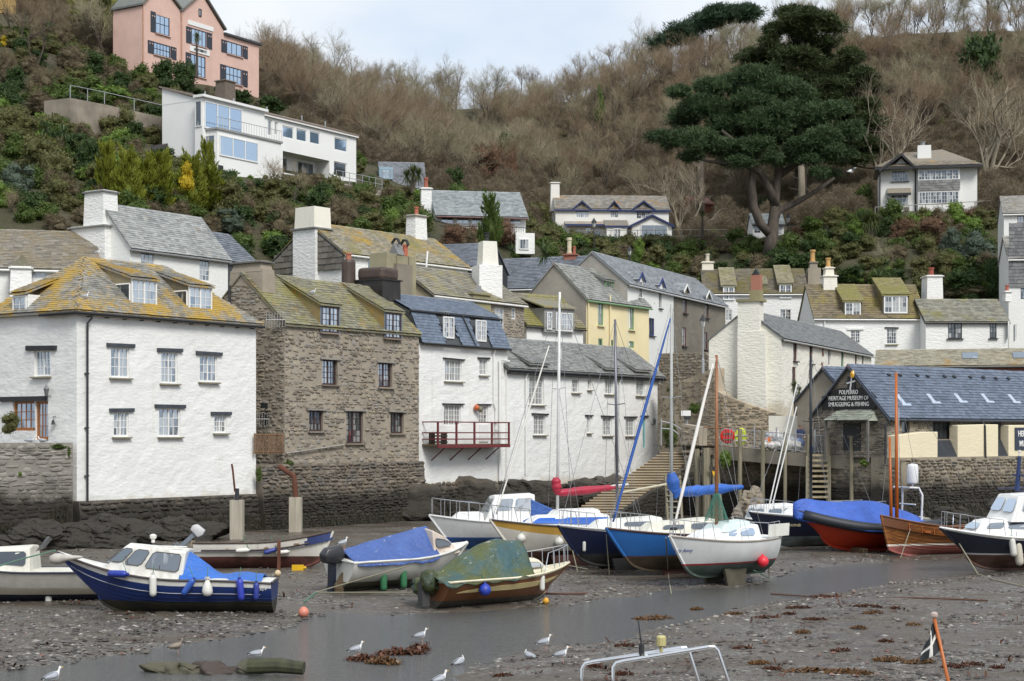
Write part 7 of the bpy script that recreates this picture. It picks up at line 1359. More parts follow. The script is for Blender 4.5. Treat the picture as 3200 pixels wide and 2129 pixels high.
for tx,tz,e in((1.85,P1.z,(-2.6,0,1.3)),(1.85,P1.z,(1.2,.8,1.3)),(1.85,P1.z,(1.2,-.8,1.3)),(2.3,P2.z,(2.8,0,1.7))):MB().tube([(tx,0,tz),e],.008,4).build('stay',wire,b14.root)
b15=Boat('motor_cruiser','navy hulled cruiser with two tier white wheelhouse at the right of the harbour',3150,62.0,6.6,2.5,206,1.3,1.62,(.010,.014,.03),(.16,.09,.07),.62,zm=1.25,rake=1.25,bs=.9,zk=.7,tk=.5,full=.5,band=WHITE,bandfrac=.93,gun=WHITE,boot=(.62,.6,.6),grime=.05,heel=-3,bot2=(.08,.035,.02))
gc=glass((.10,.10,.10),.28,.2);b15.cabin(-1.6,2.1,1.0,.45,.72,.4,0,.6,.18,0,None,((.1,.34,.35,.8),(.4,.64,.35,.8),(.7,.9,.38,.82)),((.1,.9,.3,.8),),gc);b15.cabin(-1.9,.55,.85,.7,.85,.78,0,.45,.14,.68,None,((.1,.42,.3,.85),(.5,.85,.3,.85)),((.06,.46,.25,.85),(.54,.94,.25,.85)),gc)
b15.rails(.68,.98,.6,4);MB().tube([(-.3,0,2.9),(-.35,0,4.2)],[.1,.06],8).build('mast',paint((.02,.04,.13)),b15.root);MB().lathe([(.03,0),(.03,.12),(.05,.14),(.05,.22)],(-.35,0,4.2),6).build('mast_light',white_p,b15.root);MB().bb((-.45,-.3,3.45),(-.3,.3,3.5)).build('mast_bar',paint((.02,.04,.13)),b15.root)
for y in(-.6,.6):MB().tube([(-1.7,y,2.95),(.1,y,2.95)],.03,5).build('roof_rail',paint((.03,.04,.09)),b15.root)
for x,y,c,lb,sz,k_ in((2258,640,dirtyw,'tilted white fender on the right hand cruiser',.75,'long'),(2298,690,(.62,.58,.48),'cream fender with dark tip on the right hand cruiser',.95,'long')):fender([b15.hull],*gx('m4',x,y),k_,c,lb,sz,-.15)
b16=Boat('foreground_boat','boat with polished steel arch and flagstaff close to the viewer',2350,19.0,6.2,2.2,180,.95,1.2,(.7,.7,.68),anti,.3,rake=.6,gun=(.6,.6,.6));chrome=metal((.75,.76,.78),.12)
Rm=world_m(b16.root).inverted()
for pts in(((440,470),(442,400),(455,380),(490,372),(870,312),(890,310),(905,325),(950,470)),((577,470),(577,395),(590,378),(620,370),(990,308),(1015,308),(1030,322),(1080,470))):
 Y_=18.6 if pts[0][0]==440 else 18.0;w3=[P(*cr('m6',x,y),Y_)for x,y in pts];a,b=w3[0].copy(),w3[-1].copy();a.z=b.z=1.15;MB().tube([Rm@p for p in[a]+w3+[b]],.022,8).build('arch_tube',chrome,b16.root,smooth=True)
p=P(*cr('m6',700,335),18.3);MB().tube([Rm@p,Rm@P(*cr('m6',700,305),18.3),Rm@P(*cr('m6',686,195),18.3)],[.02,.012,.006],6).build('aerial',blk,b16.root);MB().tube([Rm@(p-Vector((0,0,.03))),Rm@(p+Vector((0,0,.1)))],.03,8).build('aerial_base',blk,b16.root);MB().tube([Rm@P(*cr('m6',520,368),18.3),Rm@P(*cr('m6',890,316),18.3)],.015,6).build('cross_tube',chrome,b16.root);MB().tube([Rm@P(*cr('m6',680,345),18.6),Rm@P(*cr('m6',720,340),18.0)],.02,6).build('cross_tube',chrome,b16.root);MB().tube([Rm@P(*cr('m6',785,330),18.6),Rm@P(*cr('m6',800,338),18.0)],.016,6).build('cross_tube',chrome,b16.root)
q=Rm@P(*cr('m6',785,325),18.3);MB().lathe([(.02,-.05),(.02,.05),(.055,.06),(.055,.15),(.04,.17)],q,10).build('stern_light',paint((.5,.45,.2),.3),b16.root)
fp0,fp1=P(*cr('m6',1968,182),19.0),P(*cr('m6',2025,470),19.0);base=fp1+(fp1-fp0).normalized()*1.4;base.z=max(base.z,1.0);MB().tube([Rm@base,Rm@fp0],[.024,.02],8).build('flagstaff',om,b16.root,smooth=True);MB().lathe([(.02,0),(.045,.02),(.045,.05),(.02,.07)],Rm@fp0,8).build('staff_finial',paint((.5,.4,.36)),b16.root)
fm_=MB();n1_,n2_=14,14
fa,fb_2=P(*cr('m6',1972,190),18.98),P(*cr('m6',1998,320),18.98);
def flagpt(u,v):
 top=fa.lerp(P(*cr('m6',1962,285),18.9),u);bot=fb_2.lerp(P(*cr('m6',1903,383),18.85),u)
 top=fa.lerp(P(*cr('m6',1930,300),18.92),u);p=top.lerp(bot,v);p.y+=.05*math.sin(u*7+v*2);return Rm@p
fm_.sheet([[flagpt(i/n1_,j/n2_)for j in range(n2_+1)]for i in range(n1_+1)])
for f in range(len(fm_.f)):
 i,j=f//n2_,f%n2_
 fm_.m[f]=1 if(6<=i<=7 or 6<=j<=7)else 0
fo=fm_.build('flag',[paint((.022,.026,.03),.8),paint((.70,.69,.64),.8)],b16.root,smooth=True);solid(fo,.006,0)
# ------------------------------------------------------------------ vegetation
def rot_to(d):
 return Vector(d).to_track_quat('Z','Y')
def leaf_mesh(name,mat,leaves,core=None):
 """leaves: (pos, normal-ish dir, up dir, length, width, rnd)"""
 n=len(leaves);v=np.zeros((n*4,3));r=np.zeros(n)
 for i,(p,d,u,l,w_,rv)in enumerate(leaves):
  s=d.cross(u);s=s.normalized()*(w_/2)if s.length>1e-6 else Vector((w_/2,0,0));u=u.normalized()*l
  v[i*4]=p-s*.5;v[i*4+1]=p+s*.5;v[i*4+2]=p+s+u*.6;v[i*4+3]=p-s*.6+u;r[i]=rv
 mb=MB();vs=v.tolist();mb.v=[tuple(q)for q in vs];mb.f=[(4*i,4*i+1,4*i+2,4*i+3)for i in range(n)];mb.m=[0]*n;mb.r=r.tolist()
 if core:
  for c,rad,sd_ in core:mb.cr=.1;mb.blob(c,rad,2,.35,1.8,sd_)
 return mb.mesh(name,mat,rnd=True)
def rdir(rr,up=0.0):
 while True:
  v=Vector((rr.uniform(-1,1),rr.uniform(-1,1),rr.uniform(-1,1)))
  if 0.05<v.length<1:v.normalize();v.z+=up;return v.normalized()
def bush_mesh(name,mat,n=1500,leaf=.09,lobes=12,seed=1,flat=1.0,up=.2,asp=2.0,core=.55,spiky=0.0):
 """a bush of radius 1 and height about 2 made of leaf clumps"""
 rr=random.Random(seed);L_=[];cs=[]
 for k in range(lobes):
  a=rr.uniform(0,6.28);r=rr.uniform(0.15,.68);z=rr.uniform(.3,1.5)*flat;k_=1-.35*(z/(2*flat));cs.append((Vector((math.cos(a)*r*k_,math.sin(a)*r*k_,z)),rr.uniform(.26,.48)))
 cs.append((Vector((0,0,.55)),.62));tot=sum(c[1]**2 for c in cs)
 for c,r in cs:
  tone=rr.uniform(0,.5)
  for i in range(int(n*r*r/tot)):
   d=rdir(rr,.15);p=c+d*r*rr.uniform(.6,1.08)
   if p.z<0:continue
   nn=rdir(rr,0)*.7+d;u=rdir(rr,up)+d*(.5+spiky)
   L_.append((p,nn.normalized(),u,leaf*asp*rr.uniform(.6,1.4),leaf*rr.uniform(.7,1.3),min(1,tone+rr.random()*.6)))
 return leaf_mesh(name,mat,L_,[(c,(r*.72,r*.72,r*.68),i)for i,(c,r)in enumerate(cs)]if core else None)
def spray_mesh(name,mat,n=3000,seed=1,cone=True,leaf=.075,height=2.4):
 """feathery conifer: plumes of up-swept sprays"""
 rr=random.Random(seed);L_=[];cores=[]
 for k in range(70):
  z=rr.uniform(.05,.95);rad=(1-z**1.5)*.85 if cone else.85*math.sin(math.pi*min(1,.15+z*.85))**.6
  a=rr.uniform(0,6.28);base=Vector((math.cos(a)*rad*.5,math.sin(a)*rad*.5,z*height*.8));out=Vector((math.cos(a),math.sin(a),rr.uniform(.5,1.3))).normalized();ln=rr.uniform(.3,.6);tone=rr.uniform(0,.6)
  for i in range(n//70):
   t=rr.random();p=base+out*ln*t+rdir(rr)*.16*(1.1-t);u=(out+rdir(rr)*.5+Vector((0,0,.3)));L_.append((p,rdir(rr),u,leaf*2.6*rr.uniform(.6,1.4),leaf*rr.uniform(.5,1.1),min(1,tone+rr.random()*.4)))
 cores=[(Vector((0,0,height*.28)),(.32,.32,height*.27),3)]
 return leaf_mesh(name,mat,L_,cores)
def tuft_mesh(name,mat,n=90,seed=1,droop=.5,wid=.07,z=0.0,ln=1.0):
 """sword leaves radiating from a point (cabbage palm head, yucca)"""
 rr=random.Random(seed);mb=MB()
 for i in range(n):
  d=rdir(rr,.25);l=ln*rr.uniform(.7,1.1);s=d.cross(Vector((0,0,1)));s=(s.normalized()if s.length>.01 else Vector((1,0,0)))*wid*.5;p0=Vector((0,0,z));p1=p0+d*l*.55;p2=p0+d*l-Vector((0,0,droop*l*.35*rr.uniform(.3,1.3)));mb.cr=rr.random()
  mb.quad(p0-s*.6,p0+s*.6,p1+s,p1-s);mb.add([p1-s,p1+s,p2],[(0,1,2)])
 return mb.mesh(name,mat,rnd=True)
def bare_tree(seed,H=11.0,stems=1,spread=.55,twigs=1.0,levels=5,lift=.35,r0=.16):
 """trunk mesh + twig mesh of a leafless tree"""
 rr=random.Random(seed);tr,tw=MB(),MB()
 def grow(p,d,l,r,lev):
  n=3 if lev<3 else 2;pts=[p];q=p.copy();dd=d.copy()
  for i in range(n):dd=(dd+rdir(rr)*.16+Vector((0,0,.05*lift))).normalized();q=q+dd*l/n;pts.append(q.copy())
  e=r*.62 if lev<levels else r*.4
  if lev<3:tr.tube(pts,[r+(e-r)*i/n for i in range(n+1)],5 if lev<2 else 4,False)
  else:
   tw.cr=rr.random();tw.tube(pts,[r+(e-r)*i/n for i in range(n+1)],3,False)
  if lev>=levels:return
  k={0:4,1:4,2:5,3:5,4:5}.get(lev,4);k=max(2,int(round(k*(twigs if lev>2 else 1))))
  for i in range(k):
   f=rr.uniform(.35,1.0)if i else 1.0;idx=min(n-1,int(f*n));b=pts[idx].lerp(pts[idx+1],f*n-idx)
   nd=(dd*rr.uniform(.5,1.0)+rdir(rr,lift)*spread*rr.uniform(.7,1.4)).normalized();grow(b,nd,l*rr.uniform(.5,.8),e*rr.uniform(.65,.95),lev+1)
 for s_ in range(stems):
  a=rr.uniform(0,6.28);d=Vector((math.cos(a)*.25*(stems>1),math.sin(a)*.25*(stems>1),1)).normalized();grow(Vector((math.cos(a)*.2*(stems>1),math.sin(a)*.2*(stems>1),-.4)),d,H*.36,r0*(1 if stems==1 else.7),0)
 return tr,tw
bark=[wood((.12,.095,.075),(.05,.042,.034),.95,(3,3,.8),'bark'),wood((.30,.26,.19),(.15,.13,.095),.95,(3,3,.8),'bark')]
@cached
def twigmat(a,b,c):
 t=NT('twigs');o=t.n('ObjectInfo').outputs['Random'];col=t.ramp(o,[(0.0,a),(.5,b),(1.0,c)]);col=t.mix(t.math('MULTIPLY',t.noise(.09,3),.5),col,sc3(b,1.25));t.color(col);t.set(Roughness=.9);t.b.inputs['Specular IOR Level'].default_value=.1;return t.m
twm=twigmat((.20,.158,.105),(.24,.195,.128),(.27,.228,.155));twm2=twigmat((.225,.20,.135),(.26,.235,.155),(.29,.265,.18));twm3=twigmat((.19,.14,.092),(.22,.165,.11),(.25,.195,.13));twp=twigmat((.24,.21,.15),(.26,.22,.16),(.28,.25,.18))
g_dark=leafmat((0.026,0.046,0.014),(0.065,0.109,0.032),'foliage_dark');g_mid=leafmat((0.051,0.080,0.017),(0.123,0.174,0.043),'foliage_mid');g_olive=leafmat((0.072,0.080,0.026),(0.174,0.167,0.065),'foliage_olive');g_gold=leafmat((.085,.11,.012),(.26,.28,.035),'foliage_gold');g_bright=leafmat((0.072,0.131,0.022),(0.203,0.290,0.058),'foliage_bright')
g_grey=leafmat((0.047,0.068,0.047),(0.135,0.169,0.121),'foliage_grey');g_brown=leafmat((.088,.070,.040),(.19,.155,.098),'bramble',.9,.1);g_rust=leafmat((.10,.060,.036),(.19,.115,.075),'bramble_rust',.9,.1);g_pine=leafmat((.026,.050,.021),(.078,.122,.048),'needles',.6,.1);g_yel=leafmat((0.297,0.230,0.014),(0.675,0.486,0.027),'blossom_yellow')
g_twig=leafmat((.15,.12,.08),(.25,.205,.14),'winter_brush',.9,.1)
PROTO={'dark':[bush_mesh('bush',g_dark,1500,.09,12,s)for s in(1,2)],'mid':[bush_mesh('bush',g_mid,1500,.085,12,s)for s in(3,4)],'olive':[bush_mesh('bush',g_olive,1500,.08,13,s)for s in(5,6)],'bright':[bush_mesh('bush',g_bright,1300,.08,12,7)],'grey':[bush_mesh('bush',g_grey,1900,.06,14,8,asp=1.6)],'brown':[bush_mesh('bush',g_brown,2200,.025,12,s,asp=9,core=.5,spiky=.6)for s in(9,10)],'rust':[bush_mesh('bush',g_rust,2200,.025,12,s,asp=9,core=.5,spiky=.6)for s in(11,12)],'gold':[spray_mesh('cypress',g_gold,3800,s)for s in(13,14)],'goldround':[spray_mesh('cypress',g_gold,4200,15,False,height=2.0)],'conifer':[spray_mesh('conifer',g_mid,3000,16)],'twig':[bush_mesh('brush',g_twig,3200,.016,12,21,asp=18,core=None,spiky=1.0,up=.6)],'yellow':[bush_mesh('bush',g_yel,900,.07,10,17)]}
def place(name,me,label,cat,px,py,wpx,hpx,group=None,Y=None,hw=2.0,hh=2.0,dz=-.15,parent=None):
 p=PH(px,py)if Y is None else Vector(((px-CX)/F*Y,Y,CH+(HY-py)/F*Y));s=wpx/F*p.y/hw;z=hpx/F*p.y/hh
 gz_=hz(p.x,p.y)
 if Y and Y>100 and p.z-gz_>.25*hpx/F*p.y and behind(p.x,p.y):
  p2=PH(px,py)
  if p2.y-p.y<26:p=p2;s=wpx/F*p.y/hw;z=hpx/F*p.y/hh;gz_=p.z
 if Y and Y>100 and p.z>gz_ and behind(p.x,p.y):z+=min((p.z-gz_),hpx/F*p.y*.9)/hh;p.z=max(gz_,p.z-hpx/F*p.y*.9)
 o=obj(name,me,None);o.location=p+Vector((0,0,dz));o.scale=(s,s,z);o.rotation_euler=(0,0,R.uniform(0,6.28));return tag(o,label,cat,group)
def shrubs(rows,kind,label,group,cat='shrub',name='shrub',k='k1'):
 for i,r in enumerate(rows):
  x0,y0,x1,y1=r[:4];a=cr(k,(x0+x1)/2,y1);s=K[k][2];pr=PROTO[kind]
  place(name,pr[i%len(pr)],label,cat,a[0],a[1],(x1-x0)/s*1.05,(y1-y0)/s*1.05,group,Y=(r[4]if len(r)>4 else None))
# --- left slope
shrubs([(410,-10,830,275,168)],'goldround','big golden green cypress beside the pink house',None,'tree','cypress_tree')
shrubs([(560,900,740,1240,118),(660,950,900,1260,116),(850,960,1100,1300,114),(1040,980,1300,1310,113),(1200,890,1330,1200,118),(1150,1050,1420,1290,114),(760,1000,1000,1300,112)],'gold','yellow green feathery cypress in the clump above the white upper house','feathery cypresses above the upper house','tree','cypress_tree')
shrubs([(900,345,1100,560,160),(1040,350,1225,560,160)],'dark','clipped dark green hedge block below the pink house','hedge blocks','hedge','hedge')
shrubs([(750,300,890,450,164),(830,420,930,530,158),(640,330,780,460,165)],'mid','round mid green shrub left of the dark hedge','round shrubs near the hedge')
shrubs([(280,100,480,300,160),(330,260,560,470,150),(160,380,360,600,146),(-40,280,120,520,150),(100,550,420,720,140)],'brown','dull brown bramble thicket on the left slope','bramble thickets on the left slope')
shrubs([(680,640,860,860,135),(100,780,420,1050,122),(250,900,480,1130,120),(-40,640,130,860,130)],'olive','olive green bush on the left slope','olive bushes on the left slope')
shrubs([(430,830,640,1090,122),(480,1080,680,1230,114),(890,890,1100,1010,128),(1370,1090,1560,1300,118),(0,1100,140,1260,110),(100,1150,300,1300,108)],'dark','dark green bush growing behind the upper houses','dark bushes behind the upper houses')
shrubs([(1260,1260,1540,1440,112),(-20,960,260,1180,116)],'grey','grey green rounded bush behind the slate annex','grey green bushes')
shrubs([(1550,1390,1770,1540,112),(470,500,860,650,150),(850,520,1000,600,152),(860,690,930,730,146),(2210,1260,2330,1340,128),(2040,1230,2120,1330,124)],'bright','fresh green leafy shrub on the left slope','fresh green shrubs')
shrubs([(-10,210,55,290,150),(1080,960,1200,1060,112)],'yellow','small yellow flowering shrub on the left slope','yellow flowering shrubs')
shrubs([(1390,540,1560,640,178),(1540,570,1760,700,178),(1160,530,1270,600,170)],'dark','dark bush below the terrace of the pink house','bushes below the pink house')
shrubs([(1960,1150,2220,1370,128)],'brown','dense brown leafless shrub above the white chimney',None);shrubs([(1600,1180,1900,1420,122)],'brown','straggling brown shrub behind the slate hung house',None)
# --- middle
shrubs([(510,1350,720,1530,128),(640,1345,860,1530,127),(800,1350,1040,1520,128)],'rust','russet brown hedge in front of the slate bungalow','russet hedge pieces','hedge','hedge','k2')
shrubs([(750,1200,945,1370,128)],'conifer','bushy green conifer in front of the slate bungalow',None,'tree','conifer_tree','k2')
shrubs([(1120,1390,1310,1510,150),(1060,1220,1230,1400,180),(1720,1430,2050,1568,158),(2060,1360,2200,1450,175)],'olive','dull olive bush around the blue trimmed cottage','olive bushes around the cottage',k='k2')
shrubs([(1180,1340,1240,1390,175),(1720,1420,1800,1500,160),(1230,960,1360,1180,215)],'bright','bright green shrub near the blue trimmed cottage','bright shrubs near the cottage',k='k2')
shrubs([(560,1010,700,1180,190),(880,760,1010,900,240),(500,850,580,1000,235)],'dark','dark evergreen bush among the bare trees','evergreen bushes in the wood',k='k2')
shrubs([(640,850,940,1120,215),(900,850,1030,1050,218),(1080,900,1250,1130,225),(1880,1080,2050,1240,215)],'rust','rust brown thicket at the foot of the wood','rust thickets',k='k2')
# --- right
shrubs([(1820,1360,2010,1560,168),(1900,1380,2200,1640,166)],'grey','big grey green bush under the bay fronted house','grey green bushes under the bay fronted house',k='k3')
shrubs([(950,1320,1140,1420,175),(1060,1440,1230,1568,168),(1200,1260,1300,1340,185),(1830,1310,1920,1390,176),(660,1460,760,1560,170),(1260,1120,1450,1280,195)],'mid','green garden shrub between the pine and the bay fronted house','garden shrubs on the right slope',k='k3')
shrubs([(200,1290,460,1380,185),(1500,1300,1720,1480,175),(1650,1310,1900,1480,172),(1950,1240,2160,1380,180),(860,1390,1050,1440,178),(1980,1000,2150,1250,205),(2060,980,2200,1220,210)],'rust','reddish brown winter thicket on the right slope','winter thickets on the right slope',k='k3')
shrubs([(500,100,900,300,164),(760,60,1000,200,166),(1000,170,1280,330,160),(1300,220,1560,320,158),(1780,180,2100,400,158),(1850,80,2200,300,164),(2050,100,2250,420,158),(500,40,700,200,170),(1560,100,1850,260,166)],'dark','dark green scrub on the bank above the white row','scrub above the white row',k='k7')
shrubs([(1880,270,1960,350,156),(2010,270,2130,400,155),(1050,200,1280,320,159),(1380,240,1500,330,157),(1330,180,1470,300,160)],'bright','fresh green shrub on the bank above the white row','fresh shrubs above the white row',k='k7')
shrubs([(1780,330,2150,440,155),(1600,60,1800,200,166),(400,60,620,220,168),(2000,60,2200,230,162)],'brown','brown leafless scrub above the white row','brown scrub above the white row',k='k7')
shrubs([(1390,985,1560,1060,116),(1500,960,1690,1030,115),(1560,1120,1660,1200,112)],'mid','weeds growing on the ledge above the steps','weeds above the steps','plant','weeds','k6');shrubs([(1380,1250,1510,1440,108)],'mid','leafy shrub behind the stair railing',None,k='k6')
shrubs([(0,1180,145,1335,76)],'olive','flowering hanging plant by the cottage shop window',None,'plant','plant','k4')
for(x,y,w_,h_,Y_,lb)in((1185,1420,50,40,95.2,'ivy patch on the quay ledge under the middle window'),(1235,1430,45,45,96.6,'ivy clump on the quay ledge beside the white patch'),(1285,1425,50,55,97.8,'ivy spilling at the end of the stone house ledge'),(1100,1440,30,22,92.6,'small ivy tuft on the quay wall'),(810,1470,26,50,85.0,'ivy in the gap between the white and stone houses'),(905,1440,40,30,87.4,'green weeds under the stone house corner'),(180,1385,70,22,73.2,'trailing green plant on the garden wall top'),(215,1400,14,40,73.0,'ivy hanging at the garden wall end'),(62,1470,20,18,72.9,'fern tuft on the garden wall face'),(2700,1435,40,26,91.0,'ferns at the landing edge near the museum'),(2265,1420,50,70,96.0,'yellow green shrub growing over the landing posts')):
 place('ivy_plant',PROTO['bright' if 'fern' in lb or 'yellow' in lb else 'mid'][0],lb,'plant',x,y+h_/2,w_,h_,Y=Y_)
# --- cabbage palms and yuccas
palm_l=leafmat((.05,.075,.02),(.14,.17,.06),'palm_leaf');PT=[tuft_mesh('leaf_head',palm_l,150,s,.7,.055)for s in(1,2)];YT=tuft_mesh('sword_leaves',leafmat((.045,.07,.025),(.12,.16,.07),'yucca_leaf'),60,5,.3,.07)
def palm(px,pyb,pyt,wpx,label,Y=None,heads=((0,0,1),),group=None):
 p=PH(px,pyb)if Y is None else Vector(((px-CX)/F*Y,Y,CH+(HY-pyb)/F*Y));h=(pyb-pyt)/F*p.y;r=wpx/F*p.y/2;rt=thing('cabbage_palm',label,'palm',p,0,group)
 for(dx,dz,s)in heads:
  MB().tube([(0,0,-.3),(dx*r*.4,0,h*.4),(dx*r,0,h-r*.8+dz*r)],[.17,.13,.1],6).build('trunk',bark[0],rt);o=obj('leaf_head',PT[R.randrange(2)],rt);o.location=(dx*r,0,h-r*.8*s+dz*r);o.scale=(r*s,)*3
palm(615,235,98,44,'cabbage palm standing against the pink house',172);palm(1290,595,522,95,'broad cabbage palm in front of the small dormer cottage',165,((-.4,0,.75),(.35,.1,.75),(0,.3,.8)));palm(2718,785,660,105,'cabbage palm on the bank below the bay fronted house',172,((-.3,0,.8),(.3,0,.8),(0,.3,.85)))
palm(2195,740,652,36,'slim cabbage palm right of the blue trimmed cottage',180);palm(2488,1290,1185,62,'cabbage palm between the white gable and the museum',108,((-.2,0,.9),(.3,-.6,.7)))
for(x,y,w_,lb)in((1275,660,80,'a'),(1300,720,70,'b'),(1215,660,50,'c')):palm(x,y+20,y-35,w_,'low spiky palm below the dormer cottage',150,group='low palms below the dormer cottage')
def yucca(px,py,wpx,label,group=None,Y=None):
 p=PH(px,py)if Y is None else Vector(((px-CX)/F*Y,Y,CH+(HY-py)/F*Y));o=obj('yucca',YT,None);r=wpx/F*p.y/2;o.location=p+Vector((0,0,r*.2));o.scale=(r,)*3;o.rotation_euler=(0,0,R.uniform(0,6));tag(o,label,'plant',group)
for(x,y,w_,Y_)in((1600,790,70,122),(1700,800,110,124),(2690,845,60,160),(2745,875,90,158),(2790,880,80,158),(2770,830,60,160),(200,420,80,130),(140,410,90,130),(2300,830,60,168),(2220,800,50,172)):yucca(x,y,w_,'spiky green yucca clump on the slope','yucca clumps',Y_)
# --- the big pine
def pine(px,pyb,Y,label,pads,trunkpts,scale_tuft,seed,n_t=90,mat=None,limbs=(),name='pine_tree',bk=0):
 base=P(px,pyb,Y);rt=thing(name,label,'tree',base);rr=random.Random(seed);L_=[];core=[]
 for(kx,ky,rx,ry,dy)in pads:
  c=P(kx,ky,Y+dy)-base;ax=rx/F*Y;az=ry/F*Y;ay=ax*.8;tone=rr.uniform(0,.4)
  for i in range(int(n_t*(rx*ry)/1500)):
   d=rdir(rr,.25);p=c+Vector((d.x*ax,d.y*ay,d.z*az))*rr.uniform(.45,1.05);up_=(d+Vector((0,0,.6))).normalized();tn=min(1,tone+rr.random()*.35)
   for j in range(10):u=(up_*.7+rdir(rr)).normalized();L_.append((p+rdir(rr)*scale_tuft*.5,rdir(rr),u,scale_tuft*rr.uniform(.8,1.6),scale_tuft*.22,min(1,tn+rr.random()*.3)))
  core.append((c-Vector((0,0,az*.1)),(ax*.62,ay*.62,az*.5),rr.randrange(99)))
 obj('crown',leaf_mesh('crown',mat or g_pine,L_,core),rt)
 for pts in trunkpts:MB().tube([P(x,y,Y+dy)-base for x,y,r,dy in pts],[r for x,y,r,dy in pts],8).build('trunk' if pts is trunkpts[0]else 'limb',bark[bk],rt,smooth=True)
 return rt
def k3(x,y):return cr('k3',x,y)
rr=random.Random(5);pads=[]
for(x,y,rx,ry)in((250,720,150,60),(150,860,110,50),(330,850,160,70),(420,640,170,80),(250,560,90,40),(600,520,150,90),(420,520,120,50),(720,470,150,60),(860,520,150,70),(960,600,150,70),(700,640,170,80),(560,760,170,80),(800,760,180,80),(1060,720,160,80),(1190,680,120,60),(1260,800,120,60),(1130,860,160,70),(950,900,160,60),(720,900,170,60),(500,910,150,55),(300,960,110,35),(1200,940,130,45),(1000,980,120,40),(1130,1060,110,35),(850,980,90,35),(640,980,100,35),(900,680,140,70)):
 for q in range(4):
  c=k3(x+rr.uniform(-.45,.45)*rx,y+rr.uniform(-.4,.4)*ry);pads.append((c[0],c[1],rx/1.96*rr.uniform(.5,.8),ry/1.96*rr.uniform(.6,.95),rr.uniform(-3.5,3.5)))
def tp(seq):return[(*k3(x,y),r,dy)for x,y,r,dy in seq]
pine(2408,792,172,'huge spreading dark green pine with forked trunk above the white row',pads,[tp([(800,1570,.85,0),(805,1480,.7,0),(815,1380,.6,0),(825,1280,.5,0),(835,1180,.42,0),(850,1020,.45,.5),(870,900,.3,1)]),tp([(800,1440,.5,0),(735,1370,.48,-.5),(695,1260,.44,-1),(685,1120,.4,-1),(690,1020,.36,-1),(620,900,.3,-1.5),(500,800,.15,-2)]),tp([(825,1330,.5,0),(850,1290,.42,.3),(960,1240,.32,.5),(1080,1170,.22,.5),(1190,1090,.16,.5)]),tp([(830,1260,.5,0),(790,1150,.4,-.8),(740,1060,.33,-1),(640,1010,.25,-1.5),(420,990,.15,-2),(330,960,.08,-2)]),tp([(845,1080,.4,.5),(950,1010,.3,.8),(1060,950,.2,1)]),tp([(700,1010,.4,-1),(760,900,.3,0),(820,760,.2,.5)])],.34,21,210)
rr=random.Random(8);pads=[]
for i in range(170):
 f=rr.random()**.8;y=20+f*950;half=60+400*min(1,(f*1.9))**.8;x=985+rr.uniform(-1,1)*half;c=k3(x,y+22);pads.append((c[0],c[1],rr.uniform(60,110)/1.96,rr.uniform(26,44)/1.96,rr.uniform(-4,4)))
pine(2510,650,206,'tall dense dark cypress rising behind the spreading pine',pads,[tp([(985,1270,.9,0),(985,1000,.7,0),(990,500,.4,0),(1000,60,.1,0)])],.46,22,190,leafmat((.020,.034,.012),(.060,.080,.026),'cypress_dark',.6,.1),name='cypress_tree')
rr=random.Random(9);pads=[]
for i in range(34):f=rr.random();x=130+f*620+rr.uniform(-30,30);y=235-200*math.sin(min(1,f*1.15)*1.57)+rr.uniform(-10,50);c=k3(x,y+22);pads.append((c[0],c[1],rr.uniform(60,110)/1.96,rr.uniform(30,50)/1.96,rr.uniform(-5,5)))
pine(2200,300,290,'rounded dark green pine crown on the skyline above the wood',pads,[[(2215,300,.35,0),(2215,200,.3,0),(2220,110,.2,0)]],.6,23,130,leafmat((.016,.034,.018),(.045,.085,.04),'needles_far',.6,.1))
for(x,yb,yt,Y_,lb)in((370,1300,1000,205,'reddish pine trunk standing beside the shed'),(985,1270,1010,200,'pale stringy trunk behind the big pine')):
 b=P(*k3(x,yb),Y_);rt=thing('tree_trunk',lb,'tree',b);MB().tube([(0,0,-1.5),(.1,0,(yb-yt)/1.96/F*Y_*.5),(0,0,(yb-yt)/1.96/F*Y_+2)],[.55,.42,.36],7).build('trunk',bark[0]if x<500 else bark[1],rt,smooth=True)
 for j in range(5):z=2+j*1.3;a=R.uniform(-.6,.6);MB().tube([(0,0,z),(1.6*math.cos(a)*R.choice((-1,1)),1.2*math.sin(a),z+.4)],[.06,.02],4).build('branch',bark[0],rt)
# --- leafless trees
BT=[]
for i,(sd_,H_,st_,sp_)in enumerate(((1,11,1,.62),(2,12,2,.5),(3,10,3,.55),(4,12,1,.5),(5,9,3,.7),(6,11,2,.6))):
 tr,tw=bare_tree(sd_,H_,st_,sp_,twigs=1.0);BT.append((tr.mesh('trunk',bark[0],True),tw.mesh('twigs',(twm,twm2,twm3)[i%3],rnd=True),max(q[2]for q in tw.v)))
def bare(p,h,label,group,k=None,mats=None,cat='tree'):
 k=R.randrange(len(BT))if k is None else k;a,b,hz_=BT[k];s=h/hz_;rt=thing('bare_tree',label,cat,p,R.uniform(0,6.28),group);rt.scale=(s*R.uniform(.9,1.15),s*R.uniform(.9,1.15),s);obj('trunk',a,rt);obj('crown',b,rt);return rt
WOOD=[(820,330),(1000,430),(1150,500),(1330,570),(1400,600),(1650,600),(1740,660),(2100,660),(2200,640),(2350,660),(2500,610),(2740,560),(2790,450),(3080,460),(3190,600),(3330,500),(3330,-200),(2000,-200),(1700,60),(1400,120),(1100,80),(820,80)]
def inpoly(x,y,poly):
 ins=False
 for i in range(len(poly)):
  a,b=poly[i],poly[i-1]
  if(a[1]>y)!=(b[1]>y)and x<(b[0]-a[0])*(y-a[1])/(b[1]-a[1])+a[0]:ins=not ins
 return ins
rw2=random.Random(77);cand=[]
